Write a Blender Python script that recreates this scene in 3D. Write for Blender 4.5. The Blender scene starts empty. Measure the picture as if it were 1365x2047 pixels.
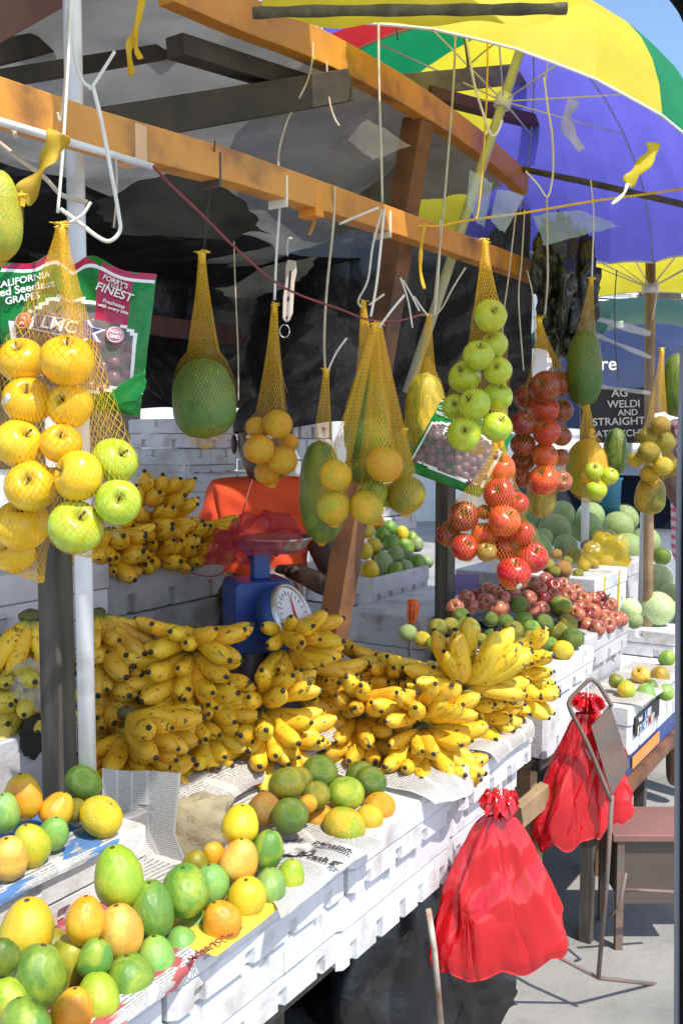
import bpy, bmesh, math, random
import numpy as np
from mathutils import Vector, Matrix, noise
R_ = math.radians
random.seed(7)
SC = bpy.context.scene
COL = SC.collection
# ------------------------------------------------------------------ camera
FPX, CXP, CYP, PITCH, CAMZ = 1900.0, 682.5, 1023.5, R_(4.3), 1.7
cam = bpy.data.cameras.new('camera')
cam.sensor_fit = 'VERTICAL'; cam.sensor_height = 36.0
cam.lens = 36.0 * FPX / 2047.0
cam.clip_start = 0.05; cam.clip_end = 2000
camo = bpy.data.objects.new('camera', cam); COL.objects.link(camo)
camo.location = (0, 0, CAMZ); camo.rotation_euler = (R_(90) - PITCH, 0, 0)
SC.camera = camo
# ------------------------------------------------------------------ light
SUN_EL = R_(58); SUN_H = Vector((0.65, -0.76, 0)).normalized()
SDIR = Vector((SUN_H.x * math.cos(SUN_EL), SUN_H.y * math.cos(SUN_EL), math.sin(SUN_EL)))
world = bpy.data.worlds.new('World'); SC.world = world; world.use_nodes = True
wn = world.node_tree.nodes; wl = world.node_tree.links
for n in list(wn): wn.remove(n)
sky = wn.new('ShaderNodeTexSky'); sky.sky_type = 'NISHITA'; sky.sun_disc = False
sky.sun_elevation = SUN_EL; sky.sun_rotation = math.atan2(SUN_H.x, SUN_H.y)
sky.dust_density = 0.6; sky.ozone_density = 3.0
tcw = wn.new('ShaderNodeTexCoord'); nzw = wn.new('ShaderNodeTexNoise')
nzw.inputs['Scale'].default_value = 3.2; nzw.inputs['Detail'].default_value = 7
rmp = wn.new('ShaderNodeValToRGB'); rmp.color_ramp.elements[0].position = 0.50; rmp.color_ramp.elements[1].position = 0.72
mxw = wn.new('ShaderNodeMixRGB'); mxw.inputs[2].default_value = (7.5, 7.8, 8.2, 1)
bgw = wn.new('ShaderNodeBackground'); bgw.inputs[1].default_value = 0.15
ow = wn.new('ShaderNodeOutputWorld')
wl.new(tcw.outputs['Generated'], nzw.inputs['Vector']); wl.new(nzw.outputs['Fac'], rmp.inputs[0])
wl.new(rmp.outputs[0], mxw.inputs[0]); wl.new(sky.outputs[0], mxw.inputs[1])
wl.new(mxw.outputs[0], bgw.inputs[0]); wl.new(bgw.outputs[0], ow.inputs[0])
sl = bpy.data.lights.new('sun', 'SUN'); sl.energy = 3.3; sl.angle = R_(0.55); sl.color = (1, 0.95, 0.87)
so = bpy.data.objects.new('sun', sl); COL.objects.link(so); so.location = (0, 0, 12)
so.rotation_euler = SDIR.to_track_quat('Z', 'Y').to_euler()
SC.view_settings.view_transform = 'Standard'; SC.view_settings.look = 'None'
SC.view_settings.exposure = 0.78; SC.view_settings.gamma = 1
try: SC.view_settings.use_curve_mapping = False
except Exception: pass
SC.cycles.max_bounces = 7; SC.cycles.transparent_max_bounces = 24; SC.cycles.diffuse_bounces = 4
SC.cycles.sample_clamp_indirect = 6; SC.cycles.use_denoising = True
# ------------------------------------------------------------------ places: stall frame u along the tables, v into the stall
AU = R_(32.6); UX = Vector((math.sin(AU), math.cos(AU), 0)); VX = Vector((-math.cos(AU), math.sin(AU), 0)); ZX = Vector((0, 0, 1))
FWD = Vector((0, math.cos(PITCH), -math.sin(PITCH))); UPV = Vector((0, math.sin(PITCH), math.cos(PITCH))); RTV = Vector((1, 0, 0))
CAMP = Vector((0, 0, CAMZ))
def S(u, v, z): return UX * u + VX * v + ZX * z
def RAY(px, py): return RTV * ((px - CXP) / FPX) + UPV * (-(py - CYP) / FPX) + FWD
def W(px, py, d): return CAMP + RAY(px, py) * d
def DPL(px, py, v0, z0, k):
    """depth where the sight line meets the slope z = z0 + k (v - v0)"""
    r = RAY(px, py); rv = r.dot(VX)
    return (z0 - k * v0 - CAMZ) / (r.z - k * rv)
def DV(px, py, v): return v / RAY(px, py).dot(VX)
def DZ(px, py, z): return (z - CAMZ) / RAY(px, py).z
# ------------------------------------------------------------------ helpers
WORLD = {}
def tag(o, label, cat, group=None, kind=None):
    if label: o['label'] = label
    if cat: o['category'] = cat
    if group: o['group'] = group
    if kind: o['kind'] = kind
    return o
def thing(name, label, cat, loc, group=None):
    o = bpy.data.objects.new(name, None); COL.objects.link(o); o.location = loc
    o.empty_display_size = 0.05; WORLD[o.name] = Vector(loc)
    return tag(o, label, cat, group)
def link(name, me, parent=None, loc=(0, 0, 0)):
    o = bpy.data.objects.new(name, me); COL.objects.link(o)
    if parent is not None:
        o.parent = parent; o.location = Vector(loc) - WORLD[parent.name]
    else: o.location = loc
    WORLD[o.name] = Vector(loc)
    return o
class MB:
    def __init__(s): s.v = []; s.f = []; s.uv = []; s.mi = []; s.m = 0
    def face(s, idx, uvs=None):
        s.f.append(tuple(idx)); s.uv.append(uvs if uvs else [(0, 0)] * len(idx)); s.mi.append(s.m)
    def box(s, a, b, ax=None):
        """box between corner coordinates a, b in the frame ax (three unit vectors)"""
        X, Y, Z = ax if ax else (Vector((1, 0, 0)), Vector((0, 1, 0)), ZX)
        n = len(s.v)
        for k in range(8):
            s.v.append(X * (b[0] if k & 1 else a[0]) + Y * (b[1] if k & 2 else a[1]) + Z * (b[2] if k & 4 else a[2]))
        for q in ((0, 2, 3, 1), (4, 5, 7, 6), (0, 1, 5, 4), (2, 6, 7, 3), (0, 4, 6, 2), (1, 3, 7, 5)):
            s.face([n + i for i in q], [(0, 0), (1, 0), (1, 1), (0, 1)])
        return s
    def prism(s, poly, h0, h1, ax):
        """2-D outline (list of x, y) pushed from h0 to h1 along ax[2]"""
        X, Y, Z = ax; n = len(s.v); k = len(poly)
        for h in (h0, h1):
            for (x, y) in poly: s.v.append(X * x + Y * y + Z * h)
        s.face([n + i for i in range(k)][::-1]); s.face([n + k + i for i in range(k)])
        for i in range(k):
            j = (i + 1) % k; s.face([n + i, n + j, n + k + j, n + k + i])
        return s
    def tube(s, pts, rad, seg=8, cap=True, capv=None):
        pts = [Vector(p) for p in pts]; n0 = len(s.v); m = len(pts)
        rad = [rad] * m if not hasattr(rad, '__len__') else rad
        up = None
        for i, p in enumerate(pts):
            t = (pts[min(i + 1, m - 1)] - pts[max(i - 1, 0)])
            t = t.normalized() if t.length > 1e-9 else ZX
            if up is None:
                up = t.orthogonal().normalized()
            else:
                up = (up - t * up.dot(t))
                up = up.normalized() if up.length > 1e-6 else t.orthogonal().normalized()
            sd = t.cross(up)
            for k in range(seg):
                a = 2 * math.pi * k / seg
                s.v.append(p + (up * math.cos(a) + sd * math.sin(a)) * rad[i])
        for i in range(m - 1):
            for k in range(seg):
                j = (k + 1) % seg
                s.face([n0 + i * seg + k, n0 + i * seg + j, n0 + (i + 1) * seg + j, n0 + (i + 1) * seg + k],
                       [(k / seg, i / (m - 1)), ((k + 1) / seg, i / (m - 1)), ((k + 1) / seg, (i + 1) / (m - 1)), (k / seg, (i + 1) / (m - 1))])
        if cap:
            s.face([n0 + k for k in range(seg)][::-1]); s.face([n0 + (m - 1) * seg + k for k in range(seg)], [(0, capv)] * seg if capv else None)
        return s
    def lathe(s, prof, c=(0, 0, 0), ax=None, seg=24, lobes=0, lobe=0.0):
        X, Y, Z = ax if ax else (Vector((1, 0, 0)), Vector((0, 1, 0)), ZX)
        c = Vector(c); n0 = len(s.v); m = len(prof)
        for (r, z) in prof:
            for k in range(seg):
                a = 2 * math.pi * k / seg; rr = r * (1 + lobe * math.cos(lobes * a))
                s.v.append(c + X * (rr * math.cos(a)) + Y * (rr * math.sin(a)) + Z * z)
        for i in range(m - 1):
            for k in range(seg):
                j = (k + 1) % seg
                s.face([n0 + i * seg + k, n0 + i * seg + j, n0 + (i + 1) * seg + j, n0 + (i + 1) * seg + k],
                       [(k / seg, i / (m - 1)), ((k + 1) / seg, i / (m - 1)), ((k + 1) / seg, (i + 1) / (m - 1)), (k / seg, (i + 1) / (m - 1))])
        return s
    def grid(s, fn, ns, nt, wrap=False):
        n0 = len(s.v)
        for i in range(ns + 1):
            for j in range(nt + 1): s.v.append(Vector(fn(i / ns, j / nt)))
        for i in range(ns):
            for j in range(nt):
                a = n0 + i * (nt + 1) + j; b = a + nt + 1
                s.face([a, b, b + 1, a + 1], [(i / ns, j / nt), ((i + 1) / ns, j / nt), ((i + 1) / ns, (j + 1) / nt), (i / ns, (j + 1) / nt)])
        return s
    def mesh(s, name, mats, c=(0, 0, 0), smooth=True):
        c = Vector(c)
        me = bpy.data.meshes.new(name)
        me.from_pydata([tuple(p - c) for p in s.v], [], s.f)
        mats = mats if isinstance(mats, (list, tuple)) else [mats]
        for m in mats: me.materials.append(m)
        uvl = me.uv_layers.new(name='UVMap'); flat = []
        for u in s.uv:
            for p in u: flat += [p[0], p[1]]
        uvl.data.foreach_set('uv', flat)
        me.polygons.foreach_set('material_index', s.mi)
        me.polygons.foreach_set('use_smooth', [smooth] * len(s.f))
        me.update()
        return me
    def build(s, name, mats, parent=None, smooth=True, label=None, cat=None, group=None, kind=None, bevel=0, thick=0, base=False):
        if parent is not None: c = WORLD[parent.name]
        else:
            lo = [min(p[i] for p in s.v) for i in range(3)]; hi = [max(p[i] for p in s.v) for i in range(3)]
            c = Vector([(lo[i] + hi[i]) / 2 for i in range(3)])
            if base: c.z = lo[2]
        o = link(name, s.mesh(name, mats, c, smooth), parent, c)
        if bevel:
            m = o.modifiers.new('bevel', 'BEVEL'); m.width = bevel; m.segments = 2; m.limit_method = 'ANGLE'; m.angle_limit = R_(35)
            if smooth:
                pass
        if thick:
            m = o.modifiers.new('solid', 'SOLIDIFY'); m.thickness = thick; m.offset = 0
        return tag(o, label, cat, group, kind)
def smoothpath(pts, n=6):
    """Catmull-Rom through the points"""
    P = [Vector(p) for p in pts]; out = []
    for i in range(len(P) - 1):
        p0 = P[max(i - 1, 0)]; p1 = P[i]; p2 = P[i + 1]; p3 = P[min(i + 2, len(P) - 1)]
        for k in range(n):
            t = k / n
            out.append(0.5 * ((2 * p1) + (p2 - p0) * t + (2 * p0 - 5 * p1 + 4 * p2 - p3) * t * t + (3 * p1 - p0 - 3 * p2 + p3) * t ** 3))
    out.append(P[-1]); return out
def nz(p, s=1.0): return noise.noise(Vector(p) * s)
# ------------------------------------------------------------------ materials
def newmat(name):
    m = bpy.data.materials.new(name); m.use_nodes = True
    nt = m.node_tree
    for n in list(nt.nodes): nt.nodes.remove(n)
    out = nt.nodes.new('ShaderNodeOutputMaterial'); b = nt.nodes.new('ShaderNodeBsdfPrincipled')
    nt.links.new(b.outputs[0], out.inputs[0])
    return m, nt, b, out
def N(nt, t, **kw):
    n = nt.nodes.new(t)
    for k, v in kw.items():
        if k in n.inputs: n.inputs[k].default_value = v
        else: setattr(n, k, v)
    return n
def setin(nt, sock, val):
    if hasattr(val, 'is_linked') or hasattr(val, 'node'): nt.links.new(val, sock)
    else: sock.default_value = val
def mix(nt, fac, a, b, bt='MIX'):
    n = nt.nodes.new('ShaderNodeMixRGB'); n.blend_type = bt
    for i, x in ((0, fac), (1, a), (2, b)):
        if isinstance(x, tuple): x = x if len(x) == 4 else (*x, 1)
        setin(nt, n.inputs[i], x)
    return n.outputs[0]
def math_(nt, op, a, b=0.0, clamp=False):
    n = nt.nodes.new('ShaderNodeMath'); n.operation = op; n.use_clamp = clamp
    setin(nt, n.inputs[0], a); setin(nt, n.inputs[1], b); return n.outputs[0]
def ramp(nt, fac, lo, hi):
    n = nt.nodes.new('ShaderNodeMapRange'); n.inputs[1].default_value = lo; n.inputs[2].default_value = hi
    setin(nt, n.inputs[0], fac); return n.outputs[0]
def coords(nt, which='Object', scale=(1, 1, 1), rnd=True):
    tc = nt.nodes.new('ShaderNodeTexCoord'); mp = nt.nodes.new('ShaderNodeMapping')
    mp.inputs['Scale'].default_value = scale; nt.links.new(tc.outputs[which], mp.inputs[0])
    if rnd:
        oi = nt.nodes.new('ShaderNodeObjectInfo'); k = math_(nt, 'MULTIPLY', oi.outputs['Random'], 61.0)
        cb = nt.nodes.new('ShaderNodeCombineXYZ'); nt.links.new(k, cb.inputs[0]); nt.links.new(k, cb.inputs[2])
        nt.links.new(cb.outputs[0], mp.inputs['Location'])
    return mp.outputs[0]
def tex(nt, vec, scale, detail=4, rough=0.55, dist=0.0):
    n = nt.nodes.new('ShaderNodeTexNoise'); n.inputs['Scale'].default_value = scale; n.inputs['Detail'].default_value = detail
    n.inputs['Roughness'].default_value = rough; n.inputs['Distortion'].default_value = dist
    nt.links.new(vec, n.inputs['Vector']); return n.outputs['Fac']
def bump(nt, b, h, strength=0.2, dist=0.01):
    n = nt.nodes.new('ShaderNodeBump'); n.inputs['Strength'].default_value = strength; n.inputs['Distance'].default_value = dist
    setin(nt, n.inputs['Height'], h); nt.links.new(n.outputs[0], b.inputs['Normal'])
def stuffmat(name, c1, c2, scale=8, rough=0.6, stretch=(1, 1, 1), bmp=0.15, bscale=40, lo=0.35, hi=0.65, tint=False, spec=0.5, transl=0.0, alpha=1.0, bdist=0.004, stain=None, crease=None):
    m, nt, b, out = newmat(name)
    v = coords(nt, 'Object', stretch)
    c = mix(nt, ramp(nt, tex(nt, v, scale), lo, hi), c1, c2)
    if stain: c = mix(nt, math_(nt, 'MULTIPLY', ramp(nt, tex(nt, v, stain[1], 6), 0.52, 0.72), stain[2]), c, stain[0])
    if tint:
        oi = nt.nodes.new('ShaderNodeObjectInfo'); c = mix(nt, 1.0, c, oi.outputs['Color'], 'MULTIPLY')
    nt.links.new(c, b.inputs['Base Color']); b.inputs['Roughness'].default_value = rough
    b.inputs['Specular IOR Level'].default_value = spec
    if crease:
        vo = nt.nodes.new('ShaderNodeTexVoronoi'); vo.feature = 'DISTANCE_TO_EDGE'; vo.inputs['Scale'].default_value = crease[0]
        wv = nt.nodes.new('ShaderNodeTexNoise'); wv.inputs['Scale'].default_value = crease[0] * 0.8; nt.links.new(v, wv.inputs['Vector'])
        av = nt.nodes.new('ShaderNodeVectorMath'); av.operation = 'MULTIPLY_ADD'; av.inputs[1].default_value = (0.12, 0.12, 0.12)
        nt.links.new(wv.outputs['Color'], av.inputs[0]); nt.links.new(v, av.inputs[2]); nt.links.new(av.outputs[0], vo.inputs['Vector'])
        h = math_(nt, 'ADD', math_(nt, 'MINIMUM', vo.outputs['Distance'], 0.22), math_(nt, 'MULTIPLY', tex(nt, v, bscale, 3), 0.5))
        bump(nt, b, h, crease[1], bdist)
    elif bmp: bump(nt, b, tex(nt, v, bscale, 3), bmp, bdist)
    sh = b.outputs[0]
    if transl:
        t = nt.nodes.new('ShaderNodeBsdfTranslucent'); nt.links.new(c, t.inputs[0])
        ms = nt.nodes.new('ShaderNodeMixShader'); ms.inputs[0].default_value = transl
        nt.links.new(sh, ms.inputs[1]); nt.links.new(t.outputs[0], ms.inputs[2]); sh = ms.outputs[0]
    if alpha < 1:
        t = nt.nodes.new('ShaderNodeBsdfTransparent'); ms = nt.nodes.new('ShaderNodeMixShader'); ms.inputs[0].default_value = alpha
        nt.links.new(t.outputs[0], ms.inputs[1]); nt.links.new(sh, ms.inputs[2]); sh = ms.outputs[0]
    nt.links.new(sh, out.inputs[0])
    return m
def fruitmat(name, stretch=(1, 1, 1), scale=0.9, rough=0.34, pores=60, pstr=0.04, specks=1.0, ring=None):
    m, nt, b, out = newmat(name)
    v = coords(nt, 'Object', stretch)
    oi = nt.nodes.new('ShaderNodeObjectInfo')
    at = N(nt, 'ShaderNodeAttribute', attribute_type='OBJECT', attribute_name='blush')
    f = ramp(nt, tex(nt, v, scale, 5, 0.6, 0.9), 0.42, 0.60)
    c = mix(nt, f, oi.outputs['Color'], at.outputs['Color'])
    dk = ramp(nt, tex(nt, v, scale * 2.3, 5, 0.6, 0.5), 0.50, 0.72)
    c = mix(nt, math_(nt, 'MULTIPLY', dk, 0.28), c, mix(nt, 1.0, oi.outputs['Color'], (0.55, 0.72, 0.6), 'MULTIPLY'))
    vo = nt.nodes.new('ShaderNodeTexVoronoi'); vo.inputs['Scale'].default_value = 9.0; nt.links.new(v, vo.inputs['Vector'])
    c = mix(nt, math_(nt, 'MULTIPLY', math_(nt, 'LESS_THAN', vo.outputs['Distance'], 0.13), 0.35 if specks > 0.3 else 0.0), c, (0.62, 0.55, 0.25))
    fine = ramp(nt, tex(nt, v, 7, 5), 0.35, 0.75)
    c = mix(nt, math_(nt, 'MULTIPLY', fine, 0.55), c, mix(nt, 1.0, c, (1.5, 1.35, 1.3), 'MULTIPLY'))
    if specks:
        sp = ramp(nt, tex(nt, v, 5.5, 8, 0.75), 0.64, 0.70)
        c = mix(nt, math_(nt, 'MULTIPLY', sp, 0.6 * specks), c, (0.05, 0.035, 0.015))
    if ring:   # a paler or darker patch round the two ends
        tc = nt.nodes.new('ShaderNodeTexCoord'); sx = nt.nodes.new('ShaderNodeSeparateXYZ'); nt.links.new(tc.outputs['Object'], sx.inputs[0])
        r2 = nt.nodes.new('ShaderNodeVectorMath'); r2.operation = 'MULTIPLY'; r2.inputs[1].default_value = (1, 1, 0); nt.links.new(tc.outputs['Object'], r2.inputs[0])
        ln = nt.nodes.new('ShaderNodeVectorMath'); ln.operation = 'LENGTH'; nt.links.new(r2.outputs[0], ln.inputs[0])
        g = ramp(nt, ln.outputs['Value'], ring[1], 0.02)
        c = mix(nt, math_(nt, 'MULTIPLY', g, ring[2], True), c, ring[0])
    nt.links.new(c, b.inputs['Base Color']); b.inputs['Roughness'].default_value = rough
    b.inputs['Subsurface Weight'].default_value = 0.0
    rr = mix(nt, fine, (rough * 0.75,) * 3, (rough * 1.45,) * 3); nt.links.new(rr, b.inputs['Roughness'])
    bump(nt, b, tex(nt, v, pores, 2), pstr * 4, 0.02)
    return m
M = {}
M['mango'] = fruitmat('mango_skin', scale=0.62, specks=0.9)
M['citrus'] = fruitmat('citrus_skin', scale=0.8, rough=0.36, pores=26, pstr=0.10, specks=0.35, ring=((0.30, 0.28, 0.05), 0.18, 0.5))
M['apple'] = fruitmat('apple_skin', stretch=(2.6, 2.6, 0.5), scale=1.3, rough=0.24, pores=60, pstr=0.01, specks=0.0, ring=((0.16, 0.15, 0.03), 0.34, 0.85))
M['papaya'] = fruitmat('papaya_skin', stretch=(1, 1, 0.6), scale=1.1, rough=0.5, pores=14, pstr=0.05, specks=0.5)
M['melon'] = fruitmat('melon_skin', stretch=(3, 3, 0.7), scale=1.4, rough=0.6, pores=30, pstr=0.05, specks=0.5)
def bananamat():
    m, nt, b, out = newmat('banana_skin')
    tc = nt.nodes.new('ShaderNodeTexCoord'); sx = nt.nodes.new('ShaderNodeSeparateXYZ'); nt.links.new(tc.outputs['UV'], sx.inputs[0])
    v = coords(nt, 'Object'); oi = nt.nodes.new('ShaderNodeObjectInfo')
    c = mix(nt, ramp(nt, tex(nt, v, 16, 5), 0.38, 0.62), mix(nt, 1.0, oi.outputs['Color'], (0.86, 0.80, 0.72), 'MULTIPLY'), mix(nt, 0.35, oi.outputs['Color'], (0.80, 0.56, 0.06)))
    uvs = nt.nodes.new('ShaderNodeMapping'); uvs.inputs['Scale'].default_value = (5, 0.6, 1); nt.links.new(tc.outputs['UV'], uvs.inputs[0])
    c = mix(nt, math_(nt, 'MULTIPLY', ramp(nt, tex(nt, uvs.outputs[0], 3, 4), 0.55, 0.7), 0.45), c, (0.32, 0.20, 0.02))
    sp = ramp(nt, tex(nt, v, 90, 6, 0.6), 0.60, 0.66)
    c = mix(nt, math_(nt, 'MULTIPLY', sp, 0.85), c, (0.06, 0.03, 0.012))
    big = ramp(nt, tex(nt, v, 26, 6, 0.7, 1.2), 0.60, 0.65)
    c = mix(nt, math_(nt, 'MULTIPLY', big, 0.9), c, (0.045, 0.025, 0.012))
    c = mix(nt, ramp(nt, sx.outputs[1], 0.16, 0.02), c, (0.22, 0.24, 0.03))
    jit = math_(nt, 'ADD', sx.outputs[1], math_(nt, 'MULTIPLY', tex(nt, v, 120, 2), 0.06))
    c = mix(nt, ramp(nt, jit, 0.978, 0.992), c, (0.02, 0.014, 0.01))
    nt.links.new(c, b.inputs['Base Color']); b.inputs['Roughness'].default_value = 0.5
    bump(nt, b, tex(nt, v, 60, 3), 0.12, 0.004)
    return m
M['banana'] = bananamat()
def netmat(name, col, amp=1.0):
    m, nt, b, out = newmat(name)
    uv = N(nt, 'ShaderNodeUVMap', uv_map='UVMap'); cv = N(nt, 'ShaderNodeUVMap', uv_map='cover')
    s1 = nt.nodes.new('ShaderNodeSeparateXYZ'); nt.links.new(uv.outputs[0], s1.inputs[0])
    s2 = nt.nodes.new('ShaderNodeSeparateXYZ'); nt.links.new(cv.outputs[0], s2.inputs[0])
    def line(sgn):
        a = math_(nt, 'ADD', s1.outputs[0], math_(nt, 'MULTIPLY', s1.outputs[1], sgn))
        return math_(nt, 'ABSOLUTE', math_(nt, 'SUBTRACT', math_(nt, 'FRACT', a, 0), 0.5))
    d = math_(nt, 'MINIMUM', line(1.0), line(-1.0))
    hit = math_(nt, 'LESS_THAN', d, s2.outputs[0])
    b.inputs['Base Color'].default_value = (*col, 1); b.inputs['Roughness'].default_value = 0.4
    t2 = nt.nodes.new('ShaderNodeBsdfTranslucent'); t2.inputs[0].default_value = (*col, 1)
    ms0 = nt.nodes.new('ShaderNodeMixShader'); ms0.inputs[0].default_value = 0.35
    nt.links.new(b.outputs[0], ms0.inputs[1]); nt.links.new(t2.outputs[0], ms0.inputs[2])
    tr = nt.nodes.new('ShaderNodeBsdfTransparent'); ms = nt.nodes.new('ShaderNodeMixShader')
    nt.links.new(hit, ms.inputs[0]); nt.links.new(tr.outputs[0], ms.inputs[1]); nt.links.new(ms0.outputs[0], ms.inputs[2])
    nt.links.new(ms.outputs[0], out.inputs[0])
    return m
M['net'] = netmat('yellow_net', (0.85, 0.50, 0.02))
M['netknot'] = stuffmat('net_knot', (0.8, 0.45, 0.01), (0.85, 0.6, 0.05), 60, 0.5)
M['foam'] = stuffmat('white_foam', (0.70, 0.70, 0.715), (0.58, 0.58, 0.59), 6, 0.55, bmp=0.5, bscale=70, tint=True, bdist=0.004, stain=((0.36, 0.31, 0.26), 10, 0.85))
M['foamink'] = stuffmat('grey_print', (0.25, 0.26, 0.3), (0.4, 0.4, 0.45), 30, 0.7, bmp=0)
M['wood'] = stuffmat('orange_timber', (0.66, 0.29, 0.035), (0.50, 0.19, 0.024), 4, 0.45, stretch=(1, 1, 1), bmp=0.1, bscale=60, stain=((0.13, 0.055, 0.02), 7, 0.85))
M['brownwood'] = stuffmat('brown_timber', (0.22, 0.095, 0.04), (0.13, 0.055, 0.025), 9, 0.6, stain=((0.05, 0.03, 0.02), 9, 0.6))
M['oldwood'] = stuffmat('weathered_timber', (0.10, 0.085, 0.065), (0.045, 0.04, 0.032), 14, 0.8, stretch=(3, 3, 0.4), bmp=0.4)
M['greyplank'] = stuffmat('grey_plank', (0.20, 0.18, 0.19), (0.11, 0.095, 0.10), 8, 0.75, stretch=(1, 1, 3))
M['redplank'] = stuffmat('reddish_plank', (0.13, 0.055, 0.045), (0.08, 0.035, 0.03), 8, 0.7)
M['palewood'] = stuffmat('raw_timber', (0.42, 0.29, 0.16), (0.30, 0.19, 0.10), 12, 0.75, stain=((0.12, 0.08, 0.05), 10, 0.5))
M['bark'] = stuffmat('branch_bark', (0.14, 0.13, 0.07), (0.06, 0.055, 0.035), 25, 0.85, bmp=0.5)
M['darkrafter'] = stuffmat('dark_rafter', (0.07, 0.055, 0.04), (0.035, 0.03, 0.024), 9, 0.8)
M['pvc'] = stuffmat('white_pvc', (0.74, 0.74, 0.76), (0.62, 0.62, 0.62), 5, 0.35, bmp=0.03, stain=((0.3, 0.29, 0.25), 12, 0.5))
M['palepole'] = stuffmat('pale_green_pole', (0.52, 0.54, 0.34), (0.43, 0.44, 0.28), 10, 0.45, bmp=0.05)
M['greytarp'] = stuffmat('grey_tarpaulin', (0.40, 0.40, 0.385), (0.22, 0.215, 0.20), 2.4, 0.42, bmp=0.8, bscale=11, transl=0.2, bdist=0.03, stain=((0.08, 0.075, 0.065), 3.0, 0.6), crease=(5, 0.8))
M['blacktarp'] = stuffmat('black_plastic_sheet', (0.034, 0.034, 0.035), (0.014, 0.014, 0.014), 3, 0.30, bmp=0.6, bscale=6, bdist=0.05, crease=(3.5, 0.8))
M['string'] = stuffmat('pale_string', (0.62, 0.55, 0.42), (0.45, 0.38, 0.28), 30, 0.8, bmp=0)
M['whitecord'] = stuffmat('white_cord', (0.78, 0.76, 0.70), (0.66, 0.62, 0.54), 20, 0.5, bmp=0)
M['yellowcord'] = stuffmat('yellow_cord', (0.75, 0.48, 0.03), (0.70, 0.38, 0.03), 30, 0.6, bmp=0)
M['redwire'] = stuffmat('red_wire', (0.28, 0.04, 0.05), (0.18, 0.03, 0.035), 20, 0.4, bmp=0)
M['darkwire'] = stuffmat('dark_wire', (0.04, 0.035, 0.03), (0.07, 0.06, 0.05), 20, 0.5, bmp=0)
M['redbag'] = stuffmat('red_plastic_film', (0.74, 0.010, 0.018), (0.62, 0.007, 0.013), 4, 0.14, bmp=0.35, bscale=7, transl=0.22, bdist=0.035, spec=1.0, stretch=(1, 1, 0.35), crease=(11, 0.6))
M['pinkfilm'] = stuffmat('sheer_red_film', (0.62, 0.05, 0.07), (0.5, 0.03, 0.05), 6, 0.16, bmp=0.5, bscale=12, crease=(16, 0.9), transl=0.4, alpha=0.50, bdist=0.01)
M['clear'] = stuffmat('clear_film', (0.75, 0.78, 0.8), (0.6, 0.62, 0.63), 6, 0.12, bmp=0.6, bscale=12, alpha=0.2, bdist=0.01)
M['bluefilm'] = stuffmat('pale_blue_film', (0.45, 0.62, 0.78), (0.7, 0.78, 0.82), 7, 0.15, bmp=0.6, bscale=10, alpha=0.5, transl=0.35, bdist=0.02, crease=(14, 0.9))
M['smokefilm'] = stuffmat('milky_film', (0.55, 0.55, 0.55), (0.75, 0.75, 0.76), 6, 0.16, bmp=0.6, bscale=12, alpha=0.42, transl=0.3, bdist=0.02, crease=(14, 0.9))
M['sack'] = stuffmat('burlap', (0.36, 0.31, 0.19), (0.27, 0.22, 0.13), 14, 0.9, bmp=0.5, bscale=160)
M['steel'] = stuffmat('steel', (0.55, 0.55, 0.55), (0.42, 0.41, 0.40), 9, 0.3, bmp=0.05); M['steel'].node_tree.nodes['Principled BSDF'].inputs['Metallic'].default_value = 0.85
M['rust'] = stuffmat('rusty_steel', (0.20, 0.13, 0.10), (0.13, 0.12, 0.11), 13, 0.6, bmp=0.3, stain=((0.16, 0.06, 0.03), 9, 0.8))
M['blue'] = stuffmat('blue_paint', (0.02, 0.07, 0.27), (0.018, 0.055, 0.2), 9, 0.4, bmp=0.05)
M['skin'] = stuffmat('dark_skin', (0.085, 0.045, 0.03), (0.065, 0.034, 0.023), 14, 0.45, bmp=0.05)
M['shirt'] = stuffmat('red_orange_cloth', (0.80, 0.085, 0.018), (0.72, 0.06, 0.014), 7, 0.8, bmp=0.25, bscale=22, bdist=0.01)
M['hair'] = stuffmat('black_hair', (0.012, 0.01, 0.01), (0.02, 0.017, 0.015), 60, 0.7, bmp=0.6, bscale=90)
M['greencloth'] = stuffmat('dark_green_cloth', (0.03, 0.07, 0.035), (0.02, 0.05, 0.025), 9, 0.8)
M['black'] = stuffmat('matt_black', (0.012, 0.012, 0.013), (0.02, 0.02, 0.021), 5, 0.5, bmp=0.05)
M['darkplastic'] = stuffmat('dark_plastic_sack', (0.02, 0.02, 0.022), (0.012, 0.012, 0.012), 5, 0.3, bmp=0.5, bscale=10, bdist=0.02)
M['oliveplastic'] = stuffmat('crumpled_dark_plastic', (0.05, 0.055, 0.03), (0.018, 0.02, 0.014), 6, 0.22, bmp=0.6, bscale=14, bdist=0.02)
M['concrete'] = stuffmat('concrete_paving', (0.33, 0.32, 0.305), (0.25, 0.245, 0.23), 1.6, 0.85, bmp=0.4, bscale=30, bdist=0.01, stain=((0.12, 0.12, 0.115), 2.5, 0.6))
M['white'] = stuffmat('white_paint', (0.78, 0.78, 0.78), (0.72, 0.72, 0.72), 6, 0.4, bmp=0)
M['stem'] = stuffmat('brown_stem', (0.10, 0.06, 0.025), (0.06, 0.035, 0.015), 40, 0.8)
M['crown'] = stuffmat('banana_crown', (0.12, 0.12, 0.03), (0.05, 0.04, 0.02), 60, 0.8)
M['ink'] = stuffmat('black_ink', (0.03, 0.03, 0.035), (0.05, 0.05, 0.055), 30, 0.8, bmp=0)
M['whiteink'] = stuffmat('white_ink', (0.8, 0.8, 0.8), (0.75, 0.75, 0.75), 30, 0.6, bmp=0)
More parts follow.
